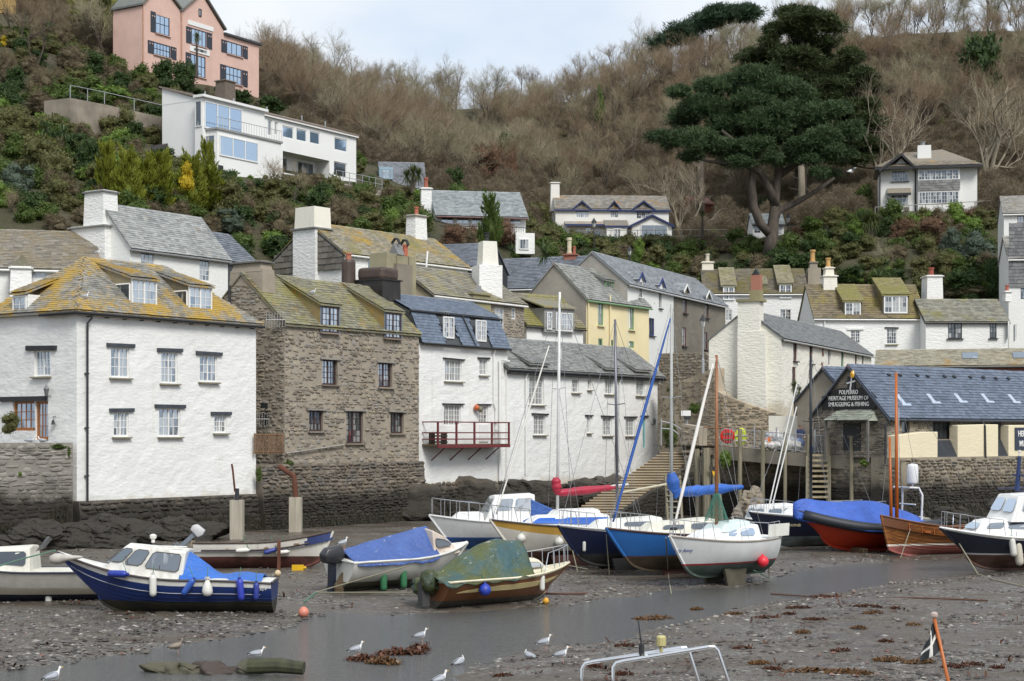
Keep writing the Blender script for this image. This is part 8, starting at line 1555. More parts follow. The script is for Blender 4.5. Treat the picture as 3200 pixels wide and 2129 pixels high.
for gy_ in np.arange(165,318,5.4):
 for gx_ in np.arange(-75,125,5.4):
  x,y=gx_+rw2.uniform(-2.3,2.3),gy_+rw2.uniform(-2.3,2.3);z=hz(x,y);px,py=CX+x/y*F,HY-(z-CH)/y*F
  if-60<px<3260 and inpoly(px,py,WOOD)and not any(-2<(h.M.inverted()@Vector((x,y,0)))[0]<h.w+2 and-5<(h.M.inverted()@Vector((x,y,0)))[1]<h.dep+2 for h in HOUSES):cand.append((x,y,z,px,py))
cand.sort(key=lambda c:c[1]);print('wood trees',len(cand))
for(x,y,z,px,py)in cand[:300]:k_=rw2.randrange(6);wh='behind the modern white house' if px<1150 else 'above the slate bungalow' if px<1700 else 'above the blue trimmed cottage' if px<2080 else 'around the great pine' if px<2720 else 'above the bay fronted house';lb='%s leafless tree %s%s'%(('broad','forked olive brown','many stemmed russet','single stemmed','many stemmed olive brown','forked russet')[k_],'on the ridge ' if y>265 else '',wh);bare(Vector((x,y,z-.3)),rw2.uniform(7.2,10.4),lb,'wood: '+lb,k_)
wcol=bpy.data.collections.new('wood_pieces')
for i,(a,b,h_)in enumerate(BT[:5]):
 q=MB();nt_=len(a.polygons);q.v=[tuple(v.co)for v in a.vertices];q.f=[tuple(p.vertices)for p in a.polygons];q.m=[0]*nt_;q.cm=1;q.r=[0]*nt_;q.add([v.co for v in b.vertices],[tuple(p.vertices)for p in b.polygons]);o=bpy.data.objects.new('w%02d'%i,q.mesh('tree',[bark[0],b.materials[0]]));wcol.objects.link(o)
FAR=cand[300:]
for(x0,y0,x1,y1,Y_)in((1480,490,1560,900,235),(1640,720,1740,880,230),(430,850,570,1010,232),(900,780,1000,930,238)):
 a=cr('k2',(x0+x1)/2,y1);place('ivy_clad_tree',PROTO['mid'][0],'ivy clad tree trunk showing green in the bare wood','tree',a[0],a[1],(x1-x0)/1.96,(y1-y0)/1.96,'ivy clad trees in the wood',Y_)
a=cr('k3',2050,900);place('ivy_clad_tree',PROTO['dark'][0],'dark ivy clad tree behind the pale bare tree','tree',a[0]+20,a[1]-120,170,260,None,232)
for(kx,kyb,kyt,Y_,sd_,st_,lb)in((2115,980,250,205,31,2,'tall pale bare tree with many upswept limbs right of the bay fronted house'),(1490,980,330,202,32,2,'pale bare tree with crooked forked trunk left of the bay fronted house'),(280,1300,900,196,33,3,'thin grey bare tree beside the shed')):
 b=P(*k3(kx,kyb),Y_);b.z=hz(b.x,b.y)-.3;h=HY-0;top=P(*k3(kx,kyt),Y_).z;tr,tw=bare_tree(sd_,12,st_,.55,twigs=.62,r0=.3);m1,m2=tr.mesh('trunk',bark[1],True),tw.mesh('twigs',twp,rnd=True);s=(top-b.z)/max(q[2]for q in tw.v);rt=thing('bare_tree',lb,'tree',b);rt.scale=(s,s,s);obj('trunk',m1,rt);obj('crown',m2,rt)
for(x,yb,yt,Y_,lb)in((105,140,-30,168,'bare tree with spreading limbs above the left slope'),(60,120,-60,178,'slender bare tree by the ochre house'),(330,110,-40,186,'bare tree behind the golden cypress'),(760,215,90,215,'bare tree top behind the pink house roof'),(850,640,470,134,'wispy leafless shrub in front of the modern house'),(915,650,480,133,'pale leafless stems below the modern house terrace'),(40,700,560,112,'tangle of bare stems above the old cottage'),(2770,860,720,166,'thin pale bare shrub on the bank under the bay fronted house'),(2910,800,660,172,'small bare tree before the bay fronted house terrace')):
 b=P(x,yb,Y_);bare(Vector((b.x,b.y,min(b.z,hz(b.x,b.y)+.5)-.2)),(yb-yt)/F*Y_+max(0,b.z-hz(b.x,b.y)),lb,None)
# --- undergrowth: uncounted cover over the slope, one scattered object
ucol=bpy.data.collections.new('undergrowth_pieces');order=['dark','mid','olive','brown','rust','grey','bright','twig']
for i,k_ in enumerate(order):o=bpy.data.objects.new('p%02d'%i,PROTO[k_][0]);ucol.objects.link(o)
pts,sc_,ro_2,ix=[],[],[],[];ru=random.Random(91);inv=[(h.M.inverted(),h.w,h.dep)for h in HOUSES]
for gy_ in np.arange(96,292,2.3):
 for gx_ in np.arange(-85,125,2.3):
  x,y=gx_+ru.uniform(-1.1,1.1),gy_+ru.uniform(-1.1,1.1)
  if abs(x)>y*.36+4 or not behind(x,y):continue
  s=ru.uniform(.8,1.55)if y<175 else ru.uniform(.8,1.7);skip=False
  for M_,w_,d_ in inv:
   q=M_@Vector((x,y,0))
   if-1.8<q.x<w_+1.8:
    if-1.2<q.y<d_+1.5:skip=True;break
    if-9<q.y<=-1.2:s=min(s,.45)
  if skip:continue
  z=hz(x,y)
  if z<9.5:s=min(s,.4)
  n_=noise.noise(Vector((x*.06,y*.06,3)))+.5*noise.noise(Vector((x*.2,y*.2,5)));wood_=y>185
  u=ru.random()+n_*.5
  if wood_:k_=7 if u>.12 else(3 if u>-.02 else(2 if u>-.12 else 0));s*=1.25 if k_==7 else.8
  else:k_=[0,1,2,1,0,2,3,1,6,2][max(0,min(9,int((u+.3)*6.5)))]
  pts.append((x,y,z-.25));sc_.append((s,s,s*ru.uniform(.6,1.0)));ro_2.append((0,0,ru.uniform(0,6.28)));ix.append(k_)
def point_mesh(name,pts,sc_,ro_,ix):
 me=bpy.data.meshes.new(name);me.from_pydata(pts,[],[])
 for nm,dat in(('sca',sc_),('rot',ro_)):a=me.attributes.new(nm,'FLOAT_VECTOR','POINT');a.data.foreach_set('vector',np.array(dat).ravel().tolist())
 a=me.attributes.new('idx','INT','POINT');a.data.foreach_set('value',ix);return me
me=point_mesh('undergrowth',pts,sc_,ro_2,ix)
def scatter_group(name,coll):
 ng=bpy.data.node_groups.new(name,'GeometryNodeTree');ng.interface.new_socket('Geometry',in_out='INPUT',socket_type='NodeSocketGeometry');ng.interface.new_socket('Geometry',in_out='OUTPUT',socket_type='NodeSocketGeometry');N=ng.nodes.new;l=ng.links.new
 gi,go,ci,ip=N('NodeGroupInput'),N('NodeGroupOutput'),N('GeometryNodeCollectionInfo'),N('GeometryNodeInstanceOnPoints');ci.inputs['Collection'].default_value=coll;ci.inputs['Separate Children'].default_value=True;ci.inputs['Reset Children'].default_value=True;ip.inputs['Pick Instance'].default_value=True
 for nm,ty,so_ in(('sca','FLOAT_VECTOR','Scale'),('rot','FLOAT_VECTOR','Rotation'),('idx','INT','Instance Index')):q=N('GeometryNodeInputNamedAttribute');q.data_type=ty;q.inputs['Name'].default_value=nm;l(q.outputs['Attribute'],ip.inputs[so_])
 l(gi.outputs[0],ip.inputs['Points']);l(ci.outputs[0],ip.inputs['Instance']);l(ip.outputs[0],go.inputs[0]);return ng
uo=obj('undergrowth',me,None);uo.modifiers.new('scatter','NODES').node_group=scatter_group('scatter_undergrowth',ucol);tag(uo,kind='stuff');print('undergrowth',len(pts),'far',len(FAR))
fs_=[rw2.uniform(.62,.95)for c in FAR];fo_=obj('far_wood',point_mesh('far_wood',[(c[0],c[1],c[2]-.3)for c in FAR],[(s,s,s)for s in fs_],[(0,0,rw2.uniform(0,6.28))for c in FAR],[rw2.randrange(5)for c in FAR]));fo_.modifiers.new('scatter','NODES').node_group=scatter_group('scatter_wood',wcol);tag(fo_,kind='stuff')
# ------------------------------------------------------------------ shore: rocks, weed, pebbles
rockd=stone(((0.05,0.045,0.04),(0.09,0.078,0.065),(0.14,0.12,0.10)),tide=1.7,lich=0.12,warm=0.2)
def rock(px,pyb,wpx,hpx,Y,label,seed,dy=1.0,mat=None,group=None,sink=.25):
 w_,h_=wpx/F*Y,hpx/F*Y;b=P(px,pyb,Y);mb=MB();mb.blob((0,0,0),(w_/2,w_*.35*dy,h_*.62),5,.55,1.3,seed)
 vs=[]
 for v in mb.v:
  p=Vector(v);la=p.z*4.5+p.x*.7+.8*noise.noise(p*.9+Vector((seed,1,0)));st_=(la-math.floor(la))**3;p+=Vector((p.x,p.y,0)).normalized()*(-.10*st_+.30*noise.noise(p*1.5+Vector((seed,0,0)))+.1*noise.noise(p*5.0))+Vector((0,0,.22*noise.noise(Vector((p.x*1.5,p.y*1.5,seed)))+.07*noise.noise(p*5)));vs.append(tuple(p))
 mb.v=vs;o=mb.build('boulder',mat or rockd);o.location=(b.x,b.y,max(b.z,-.1)+h_*.62-h_*sink);return tag(o,label,'rock',group)
rock(330,1715,280,100,73.5,'big dark seaweed hung rock at the foot of the white corner house',1);rock(120,1720,240,80,72,'low black rock below the garden wall',2);rock(560,1715,260,70,78,'low dark rock behind the open white boat',3);rock(30,1740,160,60,70.5,'rounded weed covered rock by the cream motor boat',4)
rock(1180,1660,420,120,95.5,'long dark bedrock slab under the stone house ledge',5,.5);rock(1440,1640,440,110,100.5,'layered black bedrock below the mansard house',6,.5);rock(1640,1620,280,100,104.5,'dark rock shoulder below the long white house',7,.6);rock(1780,1590,230,60,107.5,'stained rock beside the bottom of the steps',8,.6);rock(1880,1540,180,50,109,'brown rock bank along the upper steps',9,.6)
rock(2985,1645,120,60,84,'grey slanting boulder behind the varnished boat',10);rock(3150,1610,110,60,88,'brown boulder at the foot of the quay wall',11);rock(2890,1640,60,24,82,'pale low stone by the quay foot',12,mat=stone(((.4,.38,.33),(.3,.28,.24))));rock(2350,1640,90,100,91,'heap of pale stones under the landing',13,mat=tstone)
for x_,w_,lb,sd_ in((560,190,'mossy half sunk rock at the near edge of the stream',14),(690,210,'purplish weed covered rock beside the mossy log',15),(790,150,'small mossy rock touching the log',16)):rock(x_,2140,w_,46,35.4,lb,sd_,.6,stone(((.06,.06,.035),(.09,.085,.05),(.05,.035,.03)),lich=.1),sink=.45)
lg=thing('log','dark mossy log lying in the shallows','log',G(869,2105));MB().tube([(-.62,.1,.14),(0,0,.17),(.55,-.08,.12)],[.17,.165,.14],10).build('stem',wood((.06,.065,.03),(.03,.03,.018),.8),lg);MB().tube([(-.64,.1,.14),(-.63,.1,.14)],.15,10).build('cut_end',wood((.10,.09,.055)),lg)
wd=leafmat((.006,.006,.004),(.028,.024,.012),'seaweed_black',.55,0.0);mb=MB();rr=random.Random(3)
def weed_line(a,b,n,z0,z1,out_,lean=.12):
 for i in range(n):
  p=Vector(a).lerp(Vector(b),rr.random());zt=rr.uniform(z0,z1)*(0.55+.45*abs(noise.noise(Vector((p.x*.5,p.y*.5,0)))*2));l=rr.uniform(.15,.5);w_=rr.uniform(.04,.13);o_=Vector(out_)*(rr.uniform(.05,.2)+lean*max(0,(z1-zt)));t_=(Vector(b)-Vector(a)).normalized()*w_/2;q=Vector((p.x,p.y,zt))+o_;mb.cr=rr.random()
  mb.add([q-t_,q+t_,q+t_*.8+o_*.2-Vector((0,0,l*.6)),q-t_*.3+o_*.25-Vector((0,0,l))],[(0,1,2,3)])
for h,s0,s1,ex in((A,0,A.w,.12),(B,-2.2,B.w,.35),(C,0,C.w,.05),(Dh,0,Dh.w,.05),(Gm,0,14,.65)):
 o_=(h.M.to_3x3()@Vector((0,-1,0)));a,b=h.M@Vector((s0,-ex,0)),h.M@Vector((s1,-ex,0));weed_line(a,b,int(170*(s1-s0)),.15,1.35 if h is not Gm else 1.9,o_,.18)
weed_line((GW0.x,GW0.y,0),(GW1.x,GW1.y,0),900,.15,2.0,(0,-1,0),.0);weed_line((A2_.x,A2_.y,0),(A3.x,A3.y,0),500,.15,1.8,(0,-1,0),0.)
tag(mb.build('hanging_seaweed',wd,rnd=True),kind='stuff')
t=NT('pebbles');r=t.n('Attribute',attribute_name='rnd').outputs['Fac'];col=t.ramp(r,[(0.0,(.035,.032,.03)),(.35,(.085,.076,.065)),(.62,(.16,.142,.118)),(.82,(.24,.225,.20)),(.93,(.42,.40,.37)),(.97,(.20,.075,.05)),(1.0,(.12,.14,.16))]);t.color(t.mix(t.math('MULTIPLY',t.noise(30,3),.4),col,(.05,.045,.04)));t.set(Roughness=.55);pebm=t.m
rr=np.random.default_rng(5);N=60000;Yp=31+47*rr.random(N)**1.5;Xp=(rr.random(N)*2-1)*(Yp*.335);den=vnoise(Xp,Yp,.45,11.)*.6+vnoise(Xp,Yp,1.6,12.)*.4;left=((Xp<-2.5)&(Yp<47))|((chan_sd(Xp,Yp)<1.6)&(Xp>2));keep=(den+np.where(left,.55,.02)+(rr.random(N)-.5)*.5)>.12
Xp,Yp=Xp[keep],Yp[keep];zb_=np.array([bedz(a,b)for a,b in zip(Xp,Yp)]);k_=zb_>-.055;Xp,Yp,zb_=Xp[k_],Yp[k_],zb_[k_];n=min(len(Xp),34000);Xp,Yp,zb_=Xp[:n],Yp[:n],zb_[:n];sz=.014+.062*rr.random(n)**3.4
ang=rr.random(n)*6.28;oc6=np.array([(1,0,0),(0,1,0),(-1,0,0),(0,-1,0),(0,0,1),(0,0,-1)],float);fs6=[(0,1,4),(1,2,4),(2,3,4),(3,0,4),(1,0,5),(2,1,5),(3,2,5),(0,3,5)]
V=np.zeros((n,6,3));jit=.75+.5*rr.random((n,6,1));ax_=np.stack([sz*(1+.8*rr.random(n)),sz,sz*.55],1);B_=oc6[None]*jit*ax_[:,None,:];V[...,0]=B_[...,0]*np.cos(ang)[:,None]-B_[...,1]*np.sin(ang)[:,None]+Xp[:,None];V[...,1]=B_[...,0]*np.sin(ang)[:,None]+B_[...,1]*np.cos(ang)[:,None]+Yp[:,None];V[...,2]=B_[...,2]+(zb_+sz*.12)[:,None]
me=bpy.data.meshes.new('gravel');Fc=(np.arange(n)[:,None,None]*6+np.array(fs6)[None]).reshape(-1,3);me.from_pydata(V.reshape(-1,3).tolist(),[],Fc.tolist());me.materials.append(pebm);at_=me.attributes.new('rnd','FLOAT','FACE');at_.data.foreach_set('value',np.repeat(rr.random(n)**1.3,8).tolist());me.update();tag(obj('gravel',me),kind='stuff');print('pebbles',n)
wm=[leafmat((.022,.009,.005),(.10,.035,.014),'seaweed_red',.35,.0),leafmat((.03,.016,.006),(.16,.075,.02),'seaweed_brown',.35,0.)]
def weed_mesh(seed,n,m):
 rr=random.Random(seed);mb=MB()
 for i in range(n):
  a=rr.uniform(0,6.28);r=rr.random()**.6;p=Vector((math.cos(a)*r,math.sin(a)*r*.5,rr.uniform(.0,.12)*(1.1-r)+.01));d=Vector((rr.uniform(-1,1),rr.uniform(-1,1),rr.uniform(-.1,.15))).normalized();s=d.cross(Vector((0,0,1))).normalized()*rr.uniform(.03,.09);l=rr.uniform(.12,.35);mb.cr=rr.random();q=p+d*l*.5+Vector((0,0,rr.uniform(0,.05)));e=p+d*l;e.z=max(.0,e.z-.06);mb.add([p-s*.5,p+s*.5,q+s,q-s,e],[(0,1,2,3),(3,2,4)])
 return mb.mesh('seaweed',wm[m],rnd=True)
WV=[weed_mesh(i,260,i%2)for i in range(4)]
def weed(px,py,wpx,label,group=None,k=None,Y=None,hs=1.0):
 p=G(px,py);s=wpx/F*p.y/2;o=obj('seaweed',WV[R.randrange(4)if k is None else k]);o.location=(p.x,p.y,max(bedz(p.x,p.y),WATER_Z));o.scale=(s*1.1,s,.6*hs);o.rotation_euler=(0,0,R.uniform(-.4,.4));tag(o,label,'seaweed',group)
for x,y,w_ in((1690,305,120),(1850,275,150),(1760,320,110),(1930,258,70)):a=cr('m5',x,y);weed(*a,w_,'heap of red brown seaweed in the stream beside the gulls','seaweed heap in the stream',0 if x%20 else 1,hs=1.8)
for x,y,w_ in((1420,425,180),(1560,432,150),(1650,440,90),(1770,388,120),(1900,395,130),(2060,408,120),(1210,395,80),(1270,420,70),(1140,327,80),(630,310,80),(610,440,90),(100,435,70),(500,412,60),(1700,178,80),(1450,203,90),(1400,258,60),(1340,175,50),(1640,240,60),(1880,225,60),(1800,155,40),(750,178,150),(940,140,50),(1760,297,60),(1560,340,80),(2140,400,80),(2240,410,60),(1680,145,100),(1500,90,120),(1250,190,100),(1380,145,90),(1100,165,80)):a=cr('m6',x,y);weed(*a,w_/1.2,'ragged patch of red brown seaweed on the mud','seaweed patches on the mud')
mb=MB();rr=random.Random(17)
for i in range(420):
 y=31+42*rr.random()**1.4;x=rr.uniform(-.33,.33)*y
 if noise.noise(Vector((x*.3,y*.5,4)))<-.05 and rr.random()<.8:continue
 z=bedz(x,y)
 if z<-.05:continue
 for j in range(rr.randrange(6,16)):
  p=Vector((x+rr.gauss(0,.22),y+rr.gauss(0,.1),z+.015));d=Vector((rr.uniform(-1,1),rr.uniform(-1,1),rr.uniform(0,.25))).normalized();s=d.cross(Vector((0,0,1))).normalized()*rr.uniform(.01,.03);l=rr.uniform(.08,.22);mb.cr=rr.random();mb.quad(p-s,p+s,p+d*l+s,p+d*l-s)
tag(mb.build('seaweed_wrack',wm[0],rnd=True),kind='stuff')
sv_=[MB().blob((0,0,0),(1,.8,.5),2,.5,1.4,i)for i in range(5)];ps=[m.mesh('stone',stone(((.16,.145,.12),(.26,.24,.2),(.36,.33,.28)),lich=.2),True)for m in sv_]
for(x,y,s)in((778,217,14),(800,212,16),(830,208,20),(860,205,24),(895,200,30),(915,190,18),(960,192,26),(990,185,22),(1020,178,30),(1050,170,26),(1075,172,24),(1110,160,20),(1160,152,24),(1200,148,26),(1240,140,20),(1300,128,22),(1360,118,20),(1420,105,20),(1470,98,18),(1620,70,20),(1690,58,24),(1740,45,22),(1780,35,26),(1800,32,18),(505,82,30),(545,73,24),(580,68,26),(395,122,24)):
 a=cr('m6',x,y);p=G(*a);o=obj('bank_stone',ps[R.randrange(5)]);q=s/1.3865/F*p.y/2;o.scale=(q,q,q);o.location=(p.x,p.y,max(bedz(p.x,p.y),WATER_Z)+q*.2);o.rotation_euler=(0,0,R.uniform(0,6));tag(o,'pale stone on the edge of the stream','stone','stones along the stream edge')
# ------------------------------------------------------------------ buoys, ropes
def ball(px,py,r,c,label,name='mooring_buoy'):
 p=G(px,py+r/F*45*0);rt=thing(name,label,'buoy',(p.x,p.y,bedz(p.x,p.y)));MB().lathe([(.02,-r),(r*.5,-r*.87),(r*.87,-r*.5),(r,0),(r*.87,r*.5),(r*.5,r*.87),(.05,r)],(0,0,r*.93),16).build('body',paint(c,.45,.12,.15),rt,smooth=True);MB().tube([(-r*.8,0,.1),(-r*1.6,-.1,.04),(-r*2.2,0,.03)],.02,5).build('rope_tail',rope_m,rt);return rt
ball(949,1926,.15,(.62,.22,.15),'salmon pink round buoy lying on the mud');ball(868,1808,.115,(.66,.52,.32),'small pale peach buoy by the open white boat');a=cr('m2',1980,880);ball(a[0],a[1],.10,(.66,.34,.03),'orange yellow plastic float near the brown boat');a=cr('m4',1365,690);ball(a[0],a[1],.2,(.45,.13,.1),'dull red buoy beside the orange boat cradle')
p=G(*cr('k8',1995,832));yo=thing('plastic_can','yellow plastic can on the mud by the open boat','can',(p.x,p.y,bedz(p.x,p.y)));MB().box((0,0,.1),(.42,.2,.2)).build('body',paint((.7,.42,.01),.4),yo);MB().lathe([(.05,0),(.05,.1)],(0,0,0),8,Matrix.Rotation(1.57,3,'Y')).build('cap',paint((.7,.42,.01),.4),yo,loc=(.2,0,.1))
def rope(pts,label,r=.018,m=None,sag=0.0):
 q=[Vector(p)for p in pts];out_=[]
 for a,b in zip(q[:-1],q[1:]):
  for i in range(8):f=i/8;v=a.lerp(b,f);v.z-=sag*4*f*(1-f);out_.append(v)
 out_.append(q[-1]);c=out_[0].copy();o=MB().tube([v-c for v in out_],r,5).build('mooring_rope',m or rope_m);o.location=c;tag(o,label,'rope')
def gz(k,x,y,dz=.03):p=G(*cr(k,x,y));p.z=max(bedz(p.x,p.y),WATER_Z)+dz;return p
rope([b4.root.location+Vector((-2.2,-1.6,.5))if False else gz('m2',100,815),P(*cr('m2',1310,790),47.9)],'pale mooring rope stretched to the brown boat',.02);rope([gz('m2',100,812),P(*cr('m2',840,575),51.8)],'greenish mooring rope rising to the covered white boat',.02);rope([gz('m2',100,815),gz('m2',0,890)],'thick rope lying on the mud',.03,rope_g)
rope([P(*cr('m1',455,315),46.4),P(*cr('m1',200,380),44.5),P(*cr('m1',-60,460),42)],'bow rope of the blue boat leading off to the left',.022,rope_g)
rope([P(*cr('m4',1850,610),60.8),gz('m4',2000,850),gz('m4',2120,920),gz('m4',2357,970)],'bow rope of the right hand cruiser trailing over the gravel',.022);rope([P(*cr('m4',370,700),57),gz('m4',382,880)],'stern line hanging from the white yacht',.018);rope([gz('m4',382,880),P(*cr('m4',262,825),55.5)],'dark rope looping under the white yacht quarter',.018,rope_g);rope([P(*cr('m3',1195,880),53.6),gz('m3',1215,1250),gz('m3',1245,1420)],'anchor rope hanging from the bow of the white yacht',.022)
rope([P(*cr('m3',610,850),57.5),gz('m3',640,1270)],'slack rope under the bow of the bright blue yacht',.018);rope([P(*cr('m3',250,880),60),gz('m3',330,1240)],'slack rope under the bow of the navy yacht',.018);rope([gz('m6',1260,75),gz('m6',1500,95),gz('m6',1900,110),gz('m6',2200,120)],'long dark rope lying across the gravel bank',.022,rust);rope([gz('m3',0,1452),gz('m3',200,1452),gz('m3',420,1440)],'rusty chain lying behind the brown boat',.028,rust);rope([P(*cr('m2',2090,555),51.5),P(*cr('m2',2320,600),54)],'thin bow rope of the brown boat',.014)
rope([P(*cr('m4',1480,490),68),gz('m4',1400,730)],'bow rope of the varnished boat',.018)
# ------------------------------------------------------------------ posts, signs, lamps, people
for(x0,x1,yt,yb,lb)in((1545,1630,350,625,'squared timber fender post with black pipe below the white house'),(1940,2020,330,605,'squared timber fender post with rusty bent pipe below the stone house')):
 a,b=cr('k8',x0,yb),cr('k8',x1,yt);Y_=78 if x0<1700 else 84;p,q=P(a[0],a[1],Y_),P(b[0],b[1],Y_);rt=thing('timber_post',lb,'post',((p.x+q.x)/2,Y_,-.2));w_=q.x-p.x
 MB().bb((-w_/2,-w_/2,0),(w_/2,w_/2,q.z+.2)).build('post',wood((.48,.44,.36),(.3,.27,.21),.85,(7,7,.5)),rt)
 if x0<1700:MB().tube([(0,0,q.z),(0,0,q.z+.75)],.1,8).build('pipe',blk,rt);MB().tube([(-.1,0,q.z+.6),(-.2,0,q.z+1.6),(-.25,0,q.z+1.9)],.05,6).build('pipe',rust,rt)
 else:MB().tube([(0,0,q.z),(-.05,0,q.z+.9),(-.1,.1,q.z+1.25),(-.9,.5,q.z+1.75)],.14,8).build('pipe',rust,rt)
gt=thing('timber_gate','weathered timber slat gate between the white and stone houses','gate',P(*cr('k5',215,1500),85.2));gw_=(P(*cr('k5',410,1500),87).x-gt.location.x);gh=P(*cr('k5',300,1355),86).z-P(*cr('k5',300,1500),86).z;gm_=wood((.22,.13,.07),(.12,.07,.04))
for i in range(11):x=i*gw_/10;MB().bb((x-.05,1.8*i/10-.03,0),(x+.05,1.8*i/10+.03,gh)).build('slat',gm_,gt)
for z in(.1,gh-.1):MB().tube([(0,.03,z),(gw_,1.83,z)],.045,4).build('rail',gm_,gt)
for(x0,yt,x1,yb,Y_,w_,lb)in((1495,10,1520,520,95.5,.2,'leaning grey mooring post beside the steps'),(1590,0,1600,660,94.8,.26,'thick dark mooring post at the corner of the landing'),(1680,60,1740,700,95.0,.16,'slim leaning post left of the landing')):
 a,b=P(*cr('m3',x0,yt),Y_),P(*cr('m3',x1,yb),Y_);rt=thing('mooring_post',lb,'post',(b.x,Y_,-.2));MB().tube([(0,0,0),(a.x-b.x,0,a.z+.2)],[w_,w_*.85],8).build('post',timber,rt)
lt2=thing('ladder','short weathered wooden ladder leaning by the steps','ladder',P(*cr('m3',1270,690),95.4));lt2.location.z=0
for x in(1190,1330):a,b=P(*cr('m3',x,270),95.6),P(*cr('m3',x+25,690),95.2);MB().tube([b-lt2.location-Vector((0,0,.3)),a-lt2.location],.09,5).build('rail',timber,lt2)
for i in range(7):a,b=P(*cr('m3',1205,300+i*57),95.3),P(*cr('m3',1345,300+i*57),95.3);MB().tube([a-lt2.location,b-lt2.location],.05,4).build('rung',timber,lt2)
p=P(*cr('m3',1663,215),94.3);ws=thing('warning_sign','yellow triangular cable warning sign on a post by the landing','sign',p);w_=55/3.136/F*94;MB().prism([(-w_/2,0,.5*w_),(w_/2,0,.5*w_),(0,0,-1.3*w_)],(0,.04,0)).build('board',paint((.75,.40,.01),.5),ws)
for tx,dz in(('POWER',.22),('CABLE',-.12)):text_mesh(tx,.19,blk,ws,(0,-.015,dz*w_+.05),(math.pi/2,0,0),sx=.8)
MB().tube([(0,.08,.6),(0,.08,-p.z+0)],.06,6).build('pole',timber,ws)
for(x0,y0,x1,y1,m_,lb,Y_)in((1520,1195,1587,1232,white_p,'small white notice board by the head of the steps',110),(1540,1232,1587,1256,blk,'small black notice under the white one',109.9)):
 a,b=P(*cr('k6',x0,y1),Y_),P(*cr('k6',x1,y0),Y_);rt=thing('notice_board',lb,'sign',(a.x,Y_,a.z));MB().bb((0,0,0),(b.x-a.x,.05,b.z-a.z)).build('board',m_,rt);MB().tube([((b.x-a.x)/2,.08,b.z-a.z),((b.x-a.x)/2,.08,-(a.z-4.4))],.04,5).build('post',galv,rt)
hr=thing('stair_railing','galvanised pipe railing beside the top of the steps','railing',P(*cr('k6',1380,1440),107));o_=hr.location
for q in(((1380,1270),(1455,1285),(1525,1330),(1525,1430)),((1380,1320),(1455,1325),(1500,1360))):MB().tube([P(*cr('k6',x,y),107)-o_ for x,y in q],.05,6).build('rail',galv,hr)
for x,y in((1455,1270),(1380,1250)):MB().tube([P(*cr('k6',x,y),107)-o_,P(*cr('k6',x,1440),107)-o_],.05,6).build('post',galv,hr)
def street_lamp(px,pyt,pyb,Y,label,s=1.0,pole=None,zb=None):
 t_=P(px,pyt,Y);b_=P(px,pyb,Y);zb=b_.z if zb is None else zb;rt=thing('street_lamp',label,'lamp',(b_.x,Y,zb));h=t_.z-zb;MB().tube([(0,0,0),(0,0,.9),(0,0,1.0),(0,0,h-.8*s)],[.1,.1,.055,.045],8).build('pole',pole or blk,rt)
 MB().lathe([(.09*s,0),(.2*s,.42*s)],(0,0,h-.8*s),4).build('lantern_glass',paint((.62,.63,.6),.3),rt);MB().lathe([(.26*s,0),(.16*s,.14*s),(.08*s,.26*s),(.03*s,.38*s)],(0,0,h-.38*s),8).build('lantern_cap',blk,rt)
 for a in range(4):c,d=math.cos(a*1.57),math.sin(a*1.57);MB().tube([(c*.09*s,d*.09*s,h-.8*s),(c*.2*s,d*.2*s,h-.38*s)],.014,4).build('lantern_bar',blk,rt)
a=cr('k6',1673,522);street_lamp(a[0],a[1],cr('k6',0,935)[1],110.5,'tall grey lamp post with black lantern above the steps',1.05,galv);a=cr('k2',1482,1335);street_lamp(a[0],a[1],790,170,'black lantern lamp post in front of the blue trimmed cottage',1.2);a=cr('k2',1700,1505);street_lamp(a[0],a[1],830,158,'shorter lantern lamp post below the cottage terrace wall',1.1);a=cr('k3',907,1308);street_lamp(a[0],a[1],745,178,'lantern lamp post beside the summerhouse',1.2)
def lantern(h,face,k,x,y,label):
 s,z=h.at(face,*cr(k,x,y),-.25);p=h.M@(Vector((s,-.25,z))if face=='f' else Vector((-.25,s,z)));rt=thing('wall_lantern',label,'lamp',p,h.a+(0 if face=='f' else-math.pi/2));MB().lathe([(.07,-.22),(.12,.08),(.14,.1),(.05,.24),(.02,.32)],(0,0,0),6).build('body',paint((.12,.13,.13),.4),rt);MB().tube([(0,.25,-.2),(0,.02,-.24),(0,0,-.2)],.02,5).build('bracket',blk,rt)
lantern(A,'l','k4',325,1060,'black coach lantern beside the cottage door');lantern(Dh,'f','k6',1333,1272,'small black lantern right of the turquoise door')
s_,z_=A.sd(*cr('k4',372,1275),-.12);bl=thing('wall_bell','small dark bell on an anchor bracket beside the door','bell',A.M@Vector((-.12,s_,z_)));MB().lathe([(.12,-.12),(.08,-.05),(.06,.06),(.02,.1)],(0,0,0),8).build('bell',blk,bl);MB().tube([(0,0,.1),(0,0,.25),(.1,.1,.25)],.018,4).build('bracket',blk,bl)
def aerial(h,face,k,x,y,label,n=8,w_=1.0,tilt=.15):
 s,z=h.at(face,*cr(k,x,y),-.4);p=h.M@(Vector((s,-.4,z))if face=='f' else Vector((-.4,s,z)));rt=thing('aerial',label,'aerial',p);am=metal((.62,.62,.6),.4);MB().tube([(-w_/2,0,0),(w_/2,0,0)],.025,5).build('boom',am,rt)
 for i in range(n):q=-w_/2+w_*i/(n-1);MB().tube([(q,0,-.38),(q+tilt*.3,0,.38)],.018,4).build('element',am,rt)
 MB().tube([(0,0,0),(.1,.55,-.1)],.025,5).build('bracket',am,rt)
aerial(B,'l','k5',360,560,'toothed television aerial on the stone house gable');aerial(B,'l','k5',262,1255,'white television aerial low on the stone house side',7,.8)
